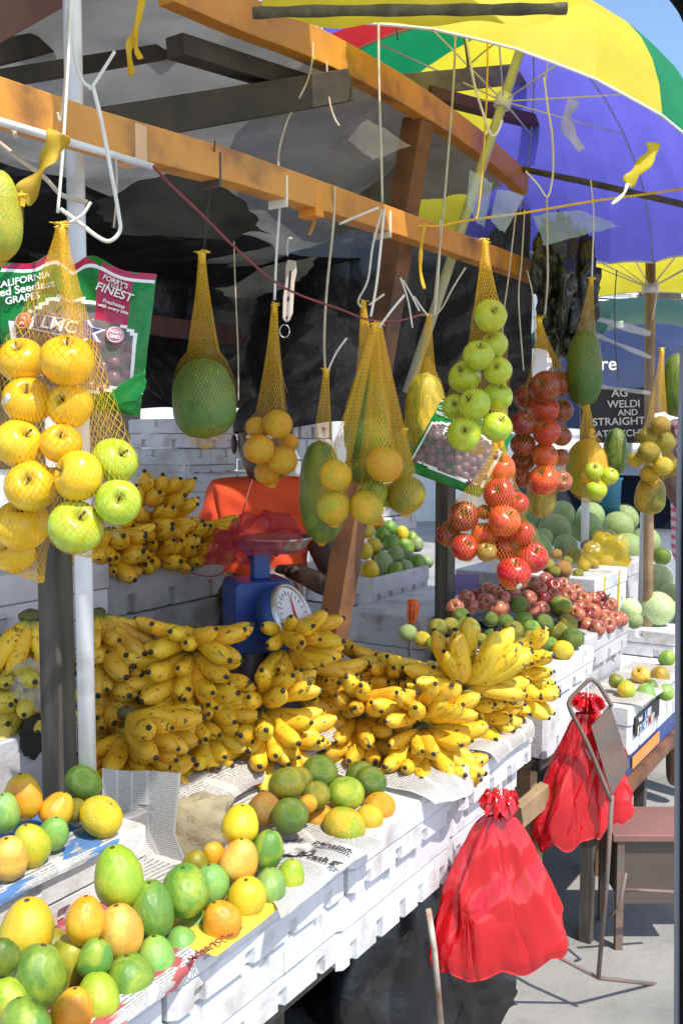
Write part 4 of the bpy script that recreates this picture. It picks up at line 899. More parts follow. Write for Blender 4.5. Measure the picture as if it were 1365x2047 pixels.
# nearest mangoes
place([(x, y, r * 1.1, t, *q) for x, y, r, t, *q in [(56, 1856, 52, 'yellow green', 1.02), (73, 1957, 57, 'green', 1.12), (135, 1929, 43, 'olive green', 1.32), (172, 1840, 36, 'orange', 1.2), (240, 1862, 46, 'peach', 1.12),
       (238, 1753, 48, 'lime', 1.2), (305, 1820, 43, 'green', 1.25), (370, 1780, 48, 'green', 0.92), (421, 1768, 36, 'palegreen', 1.05), (384, 1864, 41, 'green', 1.05), (360, 1900, 38, 'palegreen', 1.12),
       (443, 1843, 36, 'orange', 1.1), (494, 1793, 37, 'yellow', 1.0), (470, 1800, 25, 'peach'), (479, 1721, 36, 'peach', 1.12), (481, 1650, 37, 'yellow', 1.0), (533, 1701, 31, 'green', 1.3), (540, 1772, 32, 'palegreen'),
       (580, 1755, 28, 'lime', 1.25), (428, 1711, 22, 'orange', 1.3), (390, 1728, 26, 'olive'), (258, 1955, 49, 'green', 0.88), (312, 1922, 39, 'palegreen', 1.2), (195, 1997, 42, 'lime', 1.12), (146, 2022, 38, 'orange', 1.1),
       (190, 1916, 32, 'green', 1.2), (5, 1955, 30, 'green', 1.2), (50, 2046, 46, 'green'), (18, 2000, 35, 'lime', 1.2), (6, 1912, 30, 'dark green', 1.2), (110, 1890, 30, 'olive'), (320, 1870, 28, 'green')]],
      lambda x, y: DPL(x, y, 0.985, 0.935, 0.85), 'mango', 'of nearest mango pile', 'mangoes piled on the newspaper in front')
place([(108, 1665, 32, 'palegreen', 1.1), (63, 1690, 38, 'yellow green', 1.2), (20, 1715, 38, 'peach', 1.2), (10, 1625, 32, 'palegreen', 1.3), (47, 1593, 40, 'orange', 1.2), (115, 1618, 35, 'orange')],
      lambda x, y: DPL(x, y, 1.22, 1.05, 0.6), 'mango', 'on upper left box', 'fruit on the upper left box')
place([(203, 1632, 45, 'yellow', 0.88), (167, 1566, 40, 'dark green', 0.92), (150, 1620, 26, 'olive')], lambda x, y: DPL(x, y, 1.235, 1.055, 0.9), 'citrus', 'on upper left box', 'fruit on the upper left box')
place([(x, y, r * 1.1, *q) for x, y, r, *q in [(574, 1567, 35, 'olive', 0.92), (640, 1543, 33, 'dark green', 0.92), (529, 1617, 32, 'brown orange'), (580, 1630, 34, 'dark green', 0.92), (640, 1638, 28, 'orange'), (691, 1587, 35, 'lime', 0.9), (689, 1651, 40, 'green and yellow', 0.88),
       (740, 1564, 30, 'dark green'), (757, 1615, 31, 'orange', 0.95), (737, 1637, 27, 'yellow'), (632, 1589, 26, 'olive'), (615, 1607, 18, 'orange'), (596, 1562, 28, 'olive'), (722, 1553, 30, 'dark green')]],
      lambda x, y: DPL(x, y, 1.03, 0.94, 0.9), 'citrus', 'of citrus beside sack', 'citrus piled beside the burlap sack')
place(cr([(440, 345, 60, 'yellow'), (475, 475, 68, 'yellow'), (570, 430, 72, 'dull green', 1.2), (650, 370, 65, 'dull green'), (500, 305, 55, 'yellow green'), (455, 205, 55, 'yellow'), (560, 240, 58, 'green'), (690, 225, 55, 'yellow'), (715, 320, 60, 'green', 1.1), (790, 300, 55, 'dull green'),
          (800, 430, 66, 'green'), (720, 460, 50, 'dull green', 1.2), (655, 475, 48, 'green', 1.2), (520, 145, 60, 'orange'), (185, 450, 50, 'green'), (140, 390, 60, 'dark green'), (200, 330, 60, 'green'), (370, 450, 50, 'olive'), (860, 420, 46, 'dull green'), (620, 290, 60, 'green'), (610, 190, 55, 'green'),
          (760, 260, 50, 'green'), (260, 260, 55, 'dull green'), (310, 420, 50, 'green'), (340, 320, 50, 'olive'), (740, 390, 50, 'dull green'), (530, 380, 50, 'olive')], 600, 1000, .293),
      lambda x, y: DPL(x, y, 1.95, 1.16, 0.85), 'mango', 'of the open box', 'small mangoes in the open box')
place(cr([(240, 370, 68, 'dark green'), (530, 385, 80, 'green and orange'), (50, 470, 55, 'dark green'), (150, 490, 60, 'dark green'), (280, 480, 65, 'green'), (205, 550, 72, 'olive'), (410, 500, 72, 'dark green'), (510, 555, 75, 'olive'), (575, 500, 70, 'olive'), (610, 600, 78, 'dark green'), (245, 665, 82, 'olive', .9),
          (120, 645, 52, 'olive'), (320, 600, 58, 'olive'), (390, 640, 60, 'dark green'), (545, 680, 76, 'yellow', .85), (60, 590, 60, 'dark green'), (455, 640, 55, 'green'), (-105, 535, 90, 'green and orange', .95), (-310, 530, 70, 'olive'), (-220, 515, 62, 'olive'), (-150, 450, 62, 'dark green'), (-415, 610, 60, 'yellow green'),
          (-330, 640, 62, 'lime'), (-230, 645, 62, 'olive', .85), (-510, 565, 64, 'dull green'), (-20, 610, 50, 'olive'), (-90, 640, 55, 'dark green'), (330, 530, 60, 'green')], 965, 1100, .293),
      lambda x, y: DPL(x, y, 1.06, 1.045, 0.55), 'citrus', 'of green citrus heap', 'green citrus heaped beside the bananas')
place(
      [(965 + a * .293, 1100 + b * .293, r * .293, frs.choice(['pink', 'pink', 'dark red', 'pink', 'dull peach', 'pink'])) for a, b, r in
       [(35, 355, 58), (130, 330, 60), (125, 395, 58), (205, 290, 52), (310, 330, 60), (335, 235, 60), (425, 210, 60), (475, 250, 64), (545, 230, 48), (400, 330, 60), (480, 320, 60), (580, 310, 60), (630, 280, 58), (690, 340, 55), (750, 335, 52), (800, 320, 45), (865, 375, 55), (660, 390, 52), (745, 420, 60), (805, 400, 55),
        (700, 445, 60), (650, 440, 50), (710, 515, 60), (780, 530, 58), (845, 510, 62), (895, 470, 55), (935, 470, 55), (330, 410, 55), (400, 400, 55), (85, 290, 58), (600, 400, 52), (255, 380, 55), (560, 270, 50), (830, 450, 52), (250, 235, 50), (390, 265, 50), (-190, 392, 62), (-92, 380, 60), (-115, 328, 60), (-30, 318, 62), (15, 355, 60), (85, 297, 60), (102, 400, 60), (40, 270, 55), (150, 255, 52)]],
      lambda x, y: DPL(x, y, 1.12, 1.075, 0.55), 'apple', 'of red apple heap', 'red apples heaped in the dark tray')
place(cr([(345, 1440, 50, 'brown orange'), (275, 1530, 60, 'olive'), (400, 1560, 75, 'brown orange'), (485, 1450, 75, 'olive'), (565, 1530, 55, 'yellow green'), (690, 1430, 65, 'olive'), (750, 1500, 60, 'brown orange'), (885, 1480, 58, 'deep yellow'), (840, 1380, 50, 'deep yellow'), (690, 1300, 65, 'yellow'), (780, 1310, 48, 'deep yellow'),
          (590, 1370, 50, 'brown orange'), (640, 1520, 50, 'brown orange'), (520, 1595, 45, 'olive'), (430, 1500, 50, 'olive'), (800, 1440, 50, 'yellow green'), (330, 1580, 50, 'olive'), (585, 1450, 50, 'brown orange')], 1025, 750, .249),
      lambda x, y: DPL(x, y, 1.28, 1.165, 0.5), 'citrus', 'of bagged citrus heap', 'bagged citrus before the melons')
place(
      [(1025 + a * .249, 750 + b * .249, r * .249 * 1.12, 'dull green') for a, b, r in [(330, 1240, 115), (390, 1110, 92), (580, 1220, 112), (620, 1130, 100), (840, 1220, 112), (890, 1150, 105), (1060, 1340, 108), (920, 1390, 112), (200, 1380, 100), (420, 1370, 85), (215, 1190, 62), (100, 1100, 80), (740, 1330, 90), (240, 1310, 70)]],
      lambda x, y: DPL(x, y, 1.5, 1.14, 0.7), 'melon', 'of rear melon heap', 'dull green melons heaped at the back right')
place([(1314, 1156, 29, 'pale white green'), (1311, 1217, 36, 'pale white green', .8), (1260, 1217, 21, 'pale white green'), (1337, 1185, 20, 'pale white green'), (1267, 1241, 17, 'dull green'), (1322, 1112, 18, 'dark green')], lambda x, y: DPL(x, y, 1.05, 0.90, 0.8), 'melon', 'of right edge melons', 'pale melons at the right')
place([(1230, 1361, 15, 'olive'), (1251, 1378, 19, 'yellow green'), (1290, 1385, 21, 'palegreen', .9), (1318, 1353, 22, 'green and orange'), (1330, 1384, 17, 'palegreen'), (1332, 1316, 17, 'green'), (1301, 1372, 14, 'dark green')], lambda x, y: DPL(x, y, 0.90, 0.872, 0.6), 'mango', 'of right mixed fruit', 'mixed fruit over the black label')
ap = place([(1280, 1350, 19, 'peach')], lambda x, y: DPL(x, y, 0.93, 0.89, 0.6), 'apple', 'x', 'mixed fruit over the black label')
ap[0]['label'] = 'single yellow and red apple among the green mixed fruit'
paper('newspaper', [[S(3.07, 1.01, 0.843), S(3.4, 1.01, 0.843), S(3.7, 1.01, 0.843)], [S(3.07, 0.92, 0.843), S(3.4, 0.92, 0.843), S(3.7, 0.92, 0.843)], [S(3.07, 0.838, 0.845), S(3.4, 0.835, 0.845), S(3.7, 0.838, 0.845)], [S(3.10, 0.815, 0.835), S(3.4, 0.81, 0.83), S(3.68, 0.815, 0.835)]], M['newsblank'], 'newspaper under the mixed fruit at the right edge', wr=0.004)
# ------------------------------------------------------------------ nets
def net(label, fruits, knot, group='yellow net bags hung from strings', cov=0.033, cell=0.0062, tail=True, nseg=44, nz_=46, loose=0.0, extra=None):
    """fruits: list of (centre, radius); a taut net sleeve gathered at the knot"""
    knot = Vector(knot); C0 = np.array([tuple(c) for c, r in fruits]); Rr = np.array([r for c, r in fruits])
    low = min(c.z - r for c, r in fruits); mid = sum((Vector(c) for c, r in fruits), Vector()) / len(fruits)
    H = knot.z - low; rows = []
    for k in range(nz_ + 1):
        z = knot.z - H * 1.015 * k / nz_
        f = min(1, (knot.z - z) / max(1e-6, knot.z - mid.z)); ax = knot.lerp(mid, f); ax.z = z; rows.append((z, ax))
    raw = np.zeros((nz_ + 1, nseg))
    for k, (z, ax) in enumerate(rows):
        for j in range(nseg):
            a = 2 * math.pi * j / nseg; e = np.array([math.cos(a), math.sin(a)]); best = 0.004
            for (c, r) in fruits:
                dz = z - c.z
                if abs(dz) < r:
                    rr = math.sqrt(r * r - dz * dz); dx = np.array([c.x - ax.x, c.y - ax.y]); pr = dx @ e; pe = dx @ np.array([-e[1], e[0]])
                    s = pr + math.sqrt(max(0, rr * rr - pe * pe)) if abs(pe) < rr else pr + rr * 0.0
                    if abs(pe) >= rr: s = pr - (abs(pe) - rr) * 1.2
                    best = max(best, s)
            raw[k, j] = best
    zs = np.array([r[0] for r in rows]); sm_ = raw.copy()
    for _ in range(3): sm_ = np.maximum(sm_, (np.roll(sm_, 1, 1) + np.roll(sm_, -1, 1)) / 2)
    for j in range(nseg):       # taut between contacts: upper concave hull along the height
        pts = [(i, sm_[i, j]) for i in range(nz_ + 1)]; pts[0] = (0, 0.005); hull = []
        for p in pts:
            while len(hull) >= 2 and (hull[-1][1] - hull[-2][1]) * (p[0] - hull[-2][0]) <= (p[1] - hull[-2][1]) * (hull[-1][0] - hull[-2][0]): hull.pop()
            hull.append(p)
        hx = [h[0] for h in hull]; hy = [h[1] for h in hull]; env = np.interp(range(nz_ + 1), hx, hy)
        sm_[:, j] = env * 0.5 + sm_[:, j] * 0.5 if loose == 0 else env
    for _ in range(2): sm_[1:-1] = np.maximum(raw[1:-1], (sm_[:-2] + 2 * sm_[1:-1] + sm_[2:]) / 4)
    top = max(range(nz_ + 1), key=lambda i: raw[i].max() > 0.01) if False else next(i for i in range(nz_ + 1) if raw[i].max() > 0.008)
    for i in range(top):
        t = i / max(1, top); pr = t ** 1.35 * 0.75 + 0.25 * t ** 0.8 * t
        for j in range(nseg): sm_[i, j] = 0.006 + (sm_[top, j] - 0.006) * (0.72 * t ** 1.6 + 0.28 * t)
    ph = len(label) * 0.7
    for i in range(nz_ + 1):
        t = i / max(1, top); pl = 0.16 * max(0, 1 - abs(t - 0.75)) if t < 1.6 else 0.03
        for j in range(nseg):
            a = 2 * math.pi * j / nseg; sm_[i, j] = max(raw[i, j] if i >= top else 0.004, sm_[i, j] * (1 + pl * (0.6 * math.sin(5 * a + ph) + 0.4 * math.sin(9 * a + 2 * ph + 1.5 * t) - 0.25)))
    sm_ += 0.0016
    circ = 2 * math.pi * sm_[top:].mean(); ncell = max(14, int(circ / cell)); v = []; f = []; uv = []; cv = []
    vv = 0.0; vs = [0.0]
    for i in range(1, nz_ + 1): vv += (zs[i - 1] - zs[i]) / (cell * 2.6); vs.append(vv)
    for k, (z, ax) in enumerate(rows):
        for j in range(nseg):
            a = 2 * math.pi * j / nseg; v.append(Vector((ax.x + sm_[k, j] * math.cos(a), ax.y + sm_[k, j] * math.sin(a), z)))
    fulR = sm_[top:].mean()
    cr_ = [min(0.5, cov * (fulR / max(0.004, sm_[k].mean())) ** 0.95) for k in range(nz_ + 1)]
    for k in range(nz_):
        for j in range(nseg):
            j2 = (j + 1) % nseg; f.append((k * nseg + j, k * nseg + j2, (k + 1) * nseg + j2, (k + 1) * nseg + j))
            ua, ub = j / nseg * ncell, (j + 1) / nseg * ncell
            uv += [ua, vs[k], ub, vs[k], ub, vs[k + 1], ua, vs[k + 1]]; cv += [cr_[k], 0, cr_[k], 0, cr_[k + 1], 0, cr_[k + 1], 0]
    o = thing('net_bag', label, 'net bag', knot, group)
    me = bpy.data.meshes.new('net'); me.from_pydata([tuple(p - knot) for p in v], [], f); me.materials.append(M['net'])
    u1 = me.uv_layers.new(name='UVMap'); u2 = me.uv_layers.new(name='cover'); u1.data.foreach_set('uv', uv); u2.data.foreach_set('uv', cv)
    me.polygons.foreach_set('use_smooth', [True] * len(f)); me.update()
    n = bpy.data.objects.new('net', me); COL.objects.link(n); n.parent = o; WORLD[n.name] = knot.copy()
    kb = MB(); sc = min(1.0, fulR / 0.06) * 0.8
    kb.lathe([(0.004, -0.03 * sc), (0.011 * sc, -0.012 * sc), (0.012 * sc, 0.0), (0.006 * sc, 0.008 * sc), (0.0, 0.01)], knot, seg=12)
    rs = random.Random(len(label))
    for i in range(12):
        a = rs.uniform(0, 6.28); d = Vector((math.cos(a), math.sin(a), rs.uniform(0.3, 1.6))).normalized(); L = rs.uniform(0.012, 0.03) * sc
        kb.tube([knot + ZX * 0.004, knot + d * L * 0.6, knot + d * L + Vector((0.004 * math.cos(a), 0, -0.004))], [0.0022, 0.0016, 0.0008], 4)
    kb.build('knot', M['netknot'], o)
    return o
def bag(kind, items, d0, knot, label, word, group, kd=None, gap=0.90, **kw):
    items = [(x, y, r * 1.08, *q) for x, y, r, *q in items]
    os_ = place(items, lambda x, y: d0, kind, f'of {word}', group, gap, front='list')
    fr = [(o.location.copy(), 0.97 * o.scale.x * max(1, o.scale.z / o.scale.x)) for o in os_]
    net(label, fr, W(knot[0], knot[1], kd or sum(p.y for p, r in fr) / len(fr)), **kw)
    return os_
g1 = bag('apple', [(64, 973, 48, 'golden'), (45, 1050, 51, 'deep yellow'), (38, 888, 46, 'golden'), (56, 803, 46, 'deep yellow'), (135, 722, 50, 'deep yellow'), (44, 722, 44, 'deep yellow'), (141, 811, 43, 'deep yellow'), (123, 888, 38, 'deep yellow'), (30, 1106, 38, 'deep yellow')],
         1.40, (122, 455), 'big yellow net bag of golden apples at the far left', 'nearest net', 'golden apples in the nearest net', cov=0.038, cell=0.006)
sticker(g1[3], -0.55, 0.05)
g2 = bag('apple', [(152, 1055, 52, 'apple green', 0.95), (158, 952, 48, 'golden', 1.0), (237, 1005, 43, 'apple green'), (228, 923, 44, 'apple green')],
         1.37, (124, 458), 'yellow net bag with three green apples and one golden apple', 'net by pipe', 'mixed apples in the second net', cov=0.030, cell=0.006)
def papayas(px, py, r, asp, d, tone, knot, lab, kd=None, tilt=0, netlab=None, blush=None, cov=0.034):
    R = r * d / FPX; p = W(px, py, d); o = put_fruit('papaya', p, R, tone, asp, tilt); tag(o, lab, 'papaya', 'papayas hung in nets')
    if blush: o['blush'] = list(blush)
    if knot:
        n = 7; fr = [(p + ZX * (R * asp * (i / (n - 1) * 2 - 1) * 0.8), R * (1 - abs(i / (n - 1) * 2 - 1) ** 2.6 * 0.52)) for i in range(n)]
        net(netlab, fr, W(knot[0], knot[1], kd or d), cov=cov, cell=0.006)
    return o
OY = (.60, .40, .02)
papayas(410, 797, 63, 1.28, 1.95, 'deep green', (404, 508), 'single round green papaya with two yellow patches left of the seller', netlab='yellow net holding the single round papaya', blush=(.09, .17, .03), cov=0.026)
papayas(643, 983, 44, 2.35, 2.2, 'dark green', (652, 742), 'long dark green papaya between the bagged oranges', netlab='yellow net on the long dark papaya', blush=(.16, .20, .02), tilt=-0.03, cov=0.024)
papayas(736, 840, 46, 2.1, 2.45, 'dark green', (726, 606), 'green papaya hidden behind the yellow net strands', netlab='yellow net on the papaya behind the citrus bag')
papayas(850, 832, 42, 2.1, 2.55, 'olive', (857, 632), 'yellow streaked papaya behind the dark grape bag', netlab='yellow net on the yellow streaked papaya', blush=OY)
papayas(1168, 735, 35, 2.2, 2.85, 'deep green', (1181, 560), 'smooth dark green papaya hanging right of the red apples', netlab='yellow net on the smooth dark papaya', blush=(.06, .12, .015), cov=0.02)
papayas(1081, 985, 29, 1.75, 3.0, 'brown orange', None, 'yellow brown papaya sticking out under the dark red apples', blush=(.45, .38, .05))
papayas(1172, 936, 41, 1.45, 3.05, 'yellow green', (1172, 800), 'orange blotched papaya with three green apples at its side', netlab='yellow net on the orange blotched papaya', blush=(.62, .28, .02))
papayas(1229, 903, 24, 2.0, 3.25, 'dark green', None, 'slim dark papaya behind the orange blotched papaya')
papayas(1299, 990, 30, 1.3, 3.1, 'olive', None, 'small green papaya under the far right oranges', blush=(.5, .3, .02))
papayas(1352, 770, 32, 2.0, 3.1, 'dark green', None, 'dim green papaya at the right edge above the far right oranges')
papayas(1000, 830, 14, 8.0, 2.55, 'olive', None, 'tall olive papaya mostly hidden behind the green apples')
papayas(800, 915, 30, 1.5, 2.3, 'dark green', (808, 860), 'dark green papaya behind the orange in the citrus bags', netlab='short yellow net on the dark papaya behind the oranges')
papayas(-8, 430, 52, 1.75, 1.25, 'yellow green', (44, 395), 'big yellow green papaya cut by the left edge', netlab='yellow net on the papaya at the left edge', blush=(.28, .34, .03))
bag('citrus', [(555, 848, 28, 'orange'), (518, 898, 29, 'orange'), (565, 920, 28, 'orange'), (534, 944, 24, 'orange'), (514, 856, 22, 'orange'), (577, 885, 18, 'orange')], 2.08, (549, 612), 'yellow net of oranges hanging before the face of the seller', 'net before seller', 'oranges hung before the seller')
bag('citrus', [(671, 951, 31, 'yellow'), (667, 1015, 32, 'yellow green')], 1.98, (748, 652), 'left strand of the citrus nets with two oranges', 'left citrus net', 'citrus hung in the middle nets', cov=0.045)
bag('citrus', [(768, 929, 35, 'orange'), (732, 1014, 32, 'yellow green'), (746, 985, 27, 'green'), (722, 942, 25, 'dark green'), (776, 990, 24, 'green')], 1.98, (752, 650), 'middle strand of the citrus nets with one bright orange', 'middle citrus net', 'citrus hung in the middle nets', cov=0.045)
bag('citrus', [(811, 989, 37, 'olive')], 2.05, (757, 652), 'right strand of the citrus nets holding one green citrus', 'right citrus net', 'citrus hung in the middle nets', cov=0.045)
gr = bag('apple', [(979, 632, 31, 'apple green'), (956, 711, 29, 'apple green'), (927, 869, 32, 'apple green'), (948, 810, 31, 'apple green'), (929, 754, 31, 'apple green'), (995, 742, 26, 'apple green'), (994, 794, 28, 'apple green'), (992, 854, 29, 'apple green'), (987, 690, 26, 'apple green'), (909, 814, 24, 'apple green')],
    2.08, (969, 484), 'tall yellow net bag of ten green apples', 'tall green net', 'green apples in the tall net', cov=0.04, loose=0)
sticker(gr[4], 0.75, 0.1)
rd = bag('apple', [(x, y, r * 1.14, t_) for x, y, r, t_ in [(1026, 1146, 28, 'red'), (1062, 1115, 27, 'red'), (1009, 1093, 26, 'red'), (1007, 1042, 27, 'orange red'), (1043, 1067, 20, 'red'), (997, 987, 26, 'red'), (1032, 1007, 20, 'red'), (999, 937, 25, 'orange red'), (972, 1104, 17, 'brown orange')]],
    2.25, (1000, 880), 'sunlit yellow net of red apples in front of the dark tray', 'sunlit red net', 'red apples in the sunlit net', cov=0.032)
sticker(rd[0], 0.2, -0.7)
bag('apple', [(928, 1094, 26, 'red'), (897, 1068, 24, 'dark red'), (927, 1032, 28, 'dark red'), (965, 1067, 22, 'orange red'), (967, 1024, 15, 'dark red')],
    2.27, (990, 890), 'yellow net cluster of dark red apples left of the sunlit net', 'left red net', 'dark red apples in the left cluster', cov=0.04)
bag('apple', [(x, y, r * 1.16, t_) for x, y, r, t_ in [(1090, 774, 26, 'dark red'), (1086, 820, 25, 'red'), (1093, 865, 22, 'red'), (1088, 912, 22, 'orange red'), (1086, 960, 25, 'orange red'), (1050, 795, 20, 'dark red'), (1044, 848, 20, 'dark red'), (1044, 889, 20, 'dark red'), (1045, 922, 19, 'dark red'), (1117, 767, 21, 'dark red'), (1122, 822, 19, 'dark red'), (1121, 872, 17, 'dark red'), (1122, 962, 17, 'pink'), (1042, 955, 15, 'dark red'), (1119, 915, 15, 'dark red')]],
    2.82, (1077, 640), 'tall yellow net of dull red apples behind the tall green apple net', 'tall rear net', 'red apples in the tall rear net', cov=0.03)
bag('apple', [(1186, 942, 18, 'apple green', 1, 0), (1217, 952, 17, 'apple green'), (1189, 980, 21, 'apple green')], 2.93, (1180, 860), 'little yellow net of three green apples against the papaya', 'little apple net', 'three green apples against the papaya', cov=0.035)
bag('citrus', [(1296, 904, 21, 'olive'), (1324, 932, 19, 'yellow green'), (1293, 873, 18, 'olive'), (1326, 884, 21, 'olive'), (1270, 919, 15, 'yellow green'), (1298, 947, 18, 'yellow green'), (1351, 934, 16, 'olive'), (1319, 850, 18, 'brown orange')], 3.0, (1322, 700), 'yellow net of olive citrus at the right edge', 'far right net', 'citrus hung at the right edge')
# ------------------------------------------------------------------ bananas
def banana_mesh(seed, bend, L=0.122, R=0.0172):
    rs = random.Random(seed); mb = MB(); n = 14; pts = []; rad = []; p = Vector((0, 0, 0)); ang = -bend * 0.30
    for i in range(n + 1):
        t = i / n; pts.append(p.copy())
        r = R * (0.36 + 0.64 * min(1, max(0, (t - 0.06) / 0.26)) ** 0.8)
        if t > 0.72: r *= max(0.30, math.sqrt(max(0, 1 - ((t - 0.72) / 0.285) ** 2.1)))
        rad.append(r); ang += bend / n; p = p + Vector((math.cos(ang), 0, math.sin(ang))) * (L / n)
    pts.append(pts[-1] + (pts[-1] - pts[-2]).normalized() * 0.006); rad.append(R * 0.24)
    mb.tube(pts, rad, 10, capv=1.0)
    k = 10
    for i in range(len(pts)):
        for j in range(k):
            q = mb.v[i * k + j]; q -= pts[i]; a = 2 * math.pi * j / k
            q *= 1 + 0.05 * math.cos(5 * a + seed); mb.v[i * k + j] = q + pts[i]
    return mb.mesh('banana', M['banana'])
BM = [banana_mesh(i, b) for i, b in enumerate((0.55, 0.8, 0.35, 0.95))]
cm = MB(); cm.lathe([(0.0, -0.012), (0.014, -0.01), (0.017, 0.0), (0.012, 0.010), (0.0, 0.012)], seg=10)
for p in cm.v: p.y *= 1.5; p *= 1 + 0.2 * nz((p.x * 80, p.y * 80, p.z * 80))
CM = cm.mesh('crown', M['crown'])
brs = random.Random(5)
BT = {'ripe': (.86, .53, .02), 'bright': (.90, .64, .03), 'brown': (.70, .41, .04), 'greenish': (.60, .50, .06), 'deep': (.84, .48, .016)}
def hand(label, p, yaw, pitch, tone='ripe', n=(6, 5), fan=52, roll=0.0, size=1.0, curl=1, group='hands of small bananas'):
    y, q = R_(yaw), R_(pitch)
    Fv = Vector((math.sin(y) * math.cos(q), -math.cos(y) * math.cos(q), math.sin(q))); Rv = Fv.cross(ZX).normalized(); Nv = Rv.cross(Fv)
    o = thing('banana_hand', label, 'bananas', p, group)
    m0 = Matrix((Fv, Rv, Nv)).transposed() @ Matrix.Rotation(R_(roll), 3, 'X')
    c0 = BT[tone]
    for layer in range(2):
        k = n[layer]
        for i in range(k):
            f = (i / (k - 1) * 2 - 1 if k > 1 else 0) + (0.0 if layer == 0 else brs.uniform(-0.05, 0.05))
            a = R_(f * fan * (1.0 if layer == 0 else 0.9) + brs.uniform(-8, 8)); pt = R_((-4 if layer == 0 else 20) + brs.uniform(-4, 4)) * (1 if curl else 1)
            if layer == 1: pt = -R_(24 + brs.uniform(-5, 5))
            m = m0 @ Matrix.Rotation(a, 3, 'Z') @ Matrix.Rotation(-pt, 3, 'Y') @ Matrix.Rotation(brs.uniform(-0.55, 0.55), 3, 'X')
            b = bpy.data.objects.new('banana', brs.choice(BM)); COL.objects.link(b); b.parent = o
            s = size * brs.uniform(0.84, 1.14); b.matrix_local = Matrix.Translation(m @ Vector((0.012, 0, 0))) @ m.to_4x4() @ Matrix.Scale(s, 4)
            g = brs.uniform(0.84, 1.10); h = brs.uniform(0.90, 1.08); b.color = (min(1, c0[0] * g), min(1, c0[1] * g * h), c0[2] * g, 1)
    c = bpy.data.objects.new('crown', CM); COL.objects.link(c); c.parent = o; c.matrix_local = m0.to_4x4()
    return o
NTH = ['topmost', 'second', 'third', 'fourth', 'fifth', 'sixth', 'seventh', 'lowest']
def stack(desc, px, py, d, n, yaw, pitch, step=0.043, tone='ripe', nb=(6, 5), fan=52, toppitch=None, out=0.006, jy=9, size=1.0, toptone=None):
    base = W(px, py, d)
    for i in range(n):
        yw = yaw + brs.uniform(-jy, jy); p = base - ZX * (step * i) + Vector((math.sin(R_(yaw)), -math.cos(R_(yaw)), 0)) * (out * i) + RTV * brs.uniform(-0.008, 0.008)
        lab = f"{NTH[i]} hand of bananas {desc}" if n > 1 else f"hand of bananas {desc}"
        hand(lab, p, yw, (toppitch if (i == 0 and toppitch is not None) else pitch) + brs.uniform(-4, 4), toptone if (toptone and i == 0) else tone, nb, fan, brs.uniform(-8, 8), size)
B_ = 1.14
stack('in the tallest shaded stack before the blue scale', 385, 1258, 2.15, 6, 4, -14, 0.045, 'ripe', (6, 5), 64, toppitch=6, size=B_)
stack('in the short stack right of the tallest shaded stack', 520, 1378, 2.2, 3, 28, -10, 0.045, 'ripe', (6, 5), 64, toppitch=24, size=B_)
stack('in the pile leaning against the scale dial', 562, 1250, 2.36, 2, 52, -14, 0.052, 'ripe', (6, 5), 66, toppitch=8, size=B_)
stack('lying flat beside the white pipe', 258, 1424, 1.97, 1, 74, -4, tone='deep', nb=(5, 4), fan=34, size=B_)
stack('at the bottom corner beside the white pipe', 262, 1455, 2.02, 2, 14, -20, 0.05, 'deep', (5, 5), 60, size=B_)
stack('in the brownish stack right behind the white pipe', 196, 1228, 2.12, 5, 56, -28, 0.045, 'brown', (5, 4), 42, size=B_)
stack('filling the gap behind the brownish stack', 300, 1335, 2.17, 3, -12, -18, 0.05, 'brown', (6, 5), 55, size=B_)
stack('sagging right below the scale dial', 612, 1335, 2.45, 2, 50, -4, 0.05, 'deep', (5, 5), 46, size=B_)
stack('standing on its tips at the left edge', 66, 1232, 2.03, 1, 15, -66, tone='ripe', nb=(4, 3), fan=34, size=B_)
stack('greenish, at the left edge behind the clear bag', 12, 1322, 2.02, 2, 8, -8, 0.045, 'greenish', (5, 4), 50, size=1.1)
stack('under the clear bag at the left edge', 58, 1366, 1.99, 1, 22, -12, 0.045, 'greenish', (5, 4), 55, size=1.1)
stack('in the shaded stack behind the green citrus', 722, 1394, 2.42, 4, -6, -12, 0.046, 'deep', (6, 5), 62, toppitch=28, size=B_)
stack('in the half sunlit stack at the box edge', 838, 1418, 2.36, 4, 14, -12, 0.045, 'ripe', (6, 5), 64, toppitch=34, size=B_)
stack('opening like a flower on the sunlit heap', 922, 1368, 2.5, 1, 4, 72, tone='bright', nb=(7, 8), fan=92, size=1.42)
stack('in the sunlit stack under the open flower shape', 935, 1380, 2.62, 3, 14, -4, 0.045, 'bright', (7, 6), 74, size=B_)
stack('in the stack pointing at the thick foam box', 1000, 1306, 2.74, 3, 44, -4, 0.045, 'bright', (6, 5), 58, toppitch=22, size=B_)
stack('lying left of the flower shaped hand', 790, 1318, 2.62, 2, -50, 0, 0.05, 'deep', (5, 5), 45, size=B_)
stack('filling the back between the two front heaps', 700, 1345, 2.6, 3, -15, -8, 0.05, 'deep', (6, 5), 55, size=B_)
stack('bridging the flower shaped hand and the shaded stack', 862, 1330, 2.6, 2, -20, 8, 0.05, 'bright', (6, 5), 60, size=B_)
stack('on the back shelf beside the seller', 298, 1000, 2.62, 4, 34, 14, 0.048, 'deep', (6, 5), 48, toppitch=30, size=B_)
stack('in the low stack at the end of the back shelf', 368, 1055, 2.68, 2, 44, 4, 0.045, 'deep', (6, 5), 50, size=B_)
stack('on the back shelf behind the white pipe', 214, 1062, 2.5, 2, 12, -4, 0.045, 'deep', (6, 5), 55, size=B_)
stack('on the back shelf behind the golden apples', 78, 1082, 2.5, 1, 10, -10, tone='deep', nb=(5, 4), fan=50, size=B_)
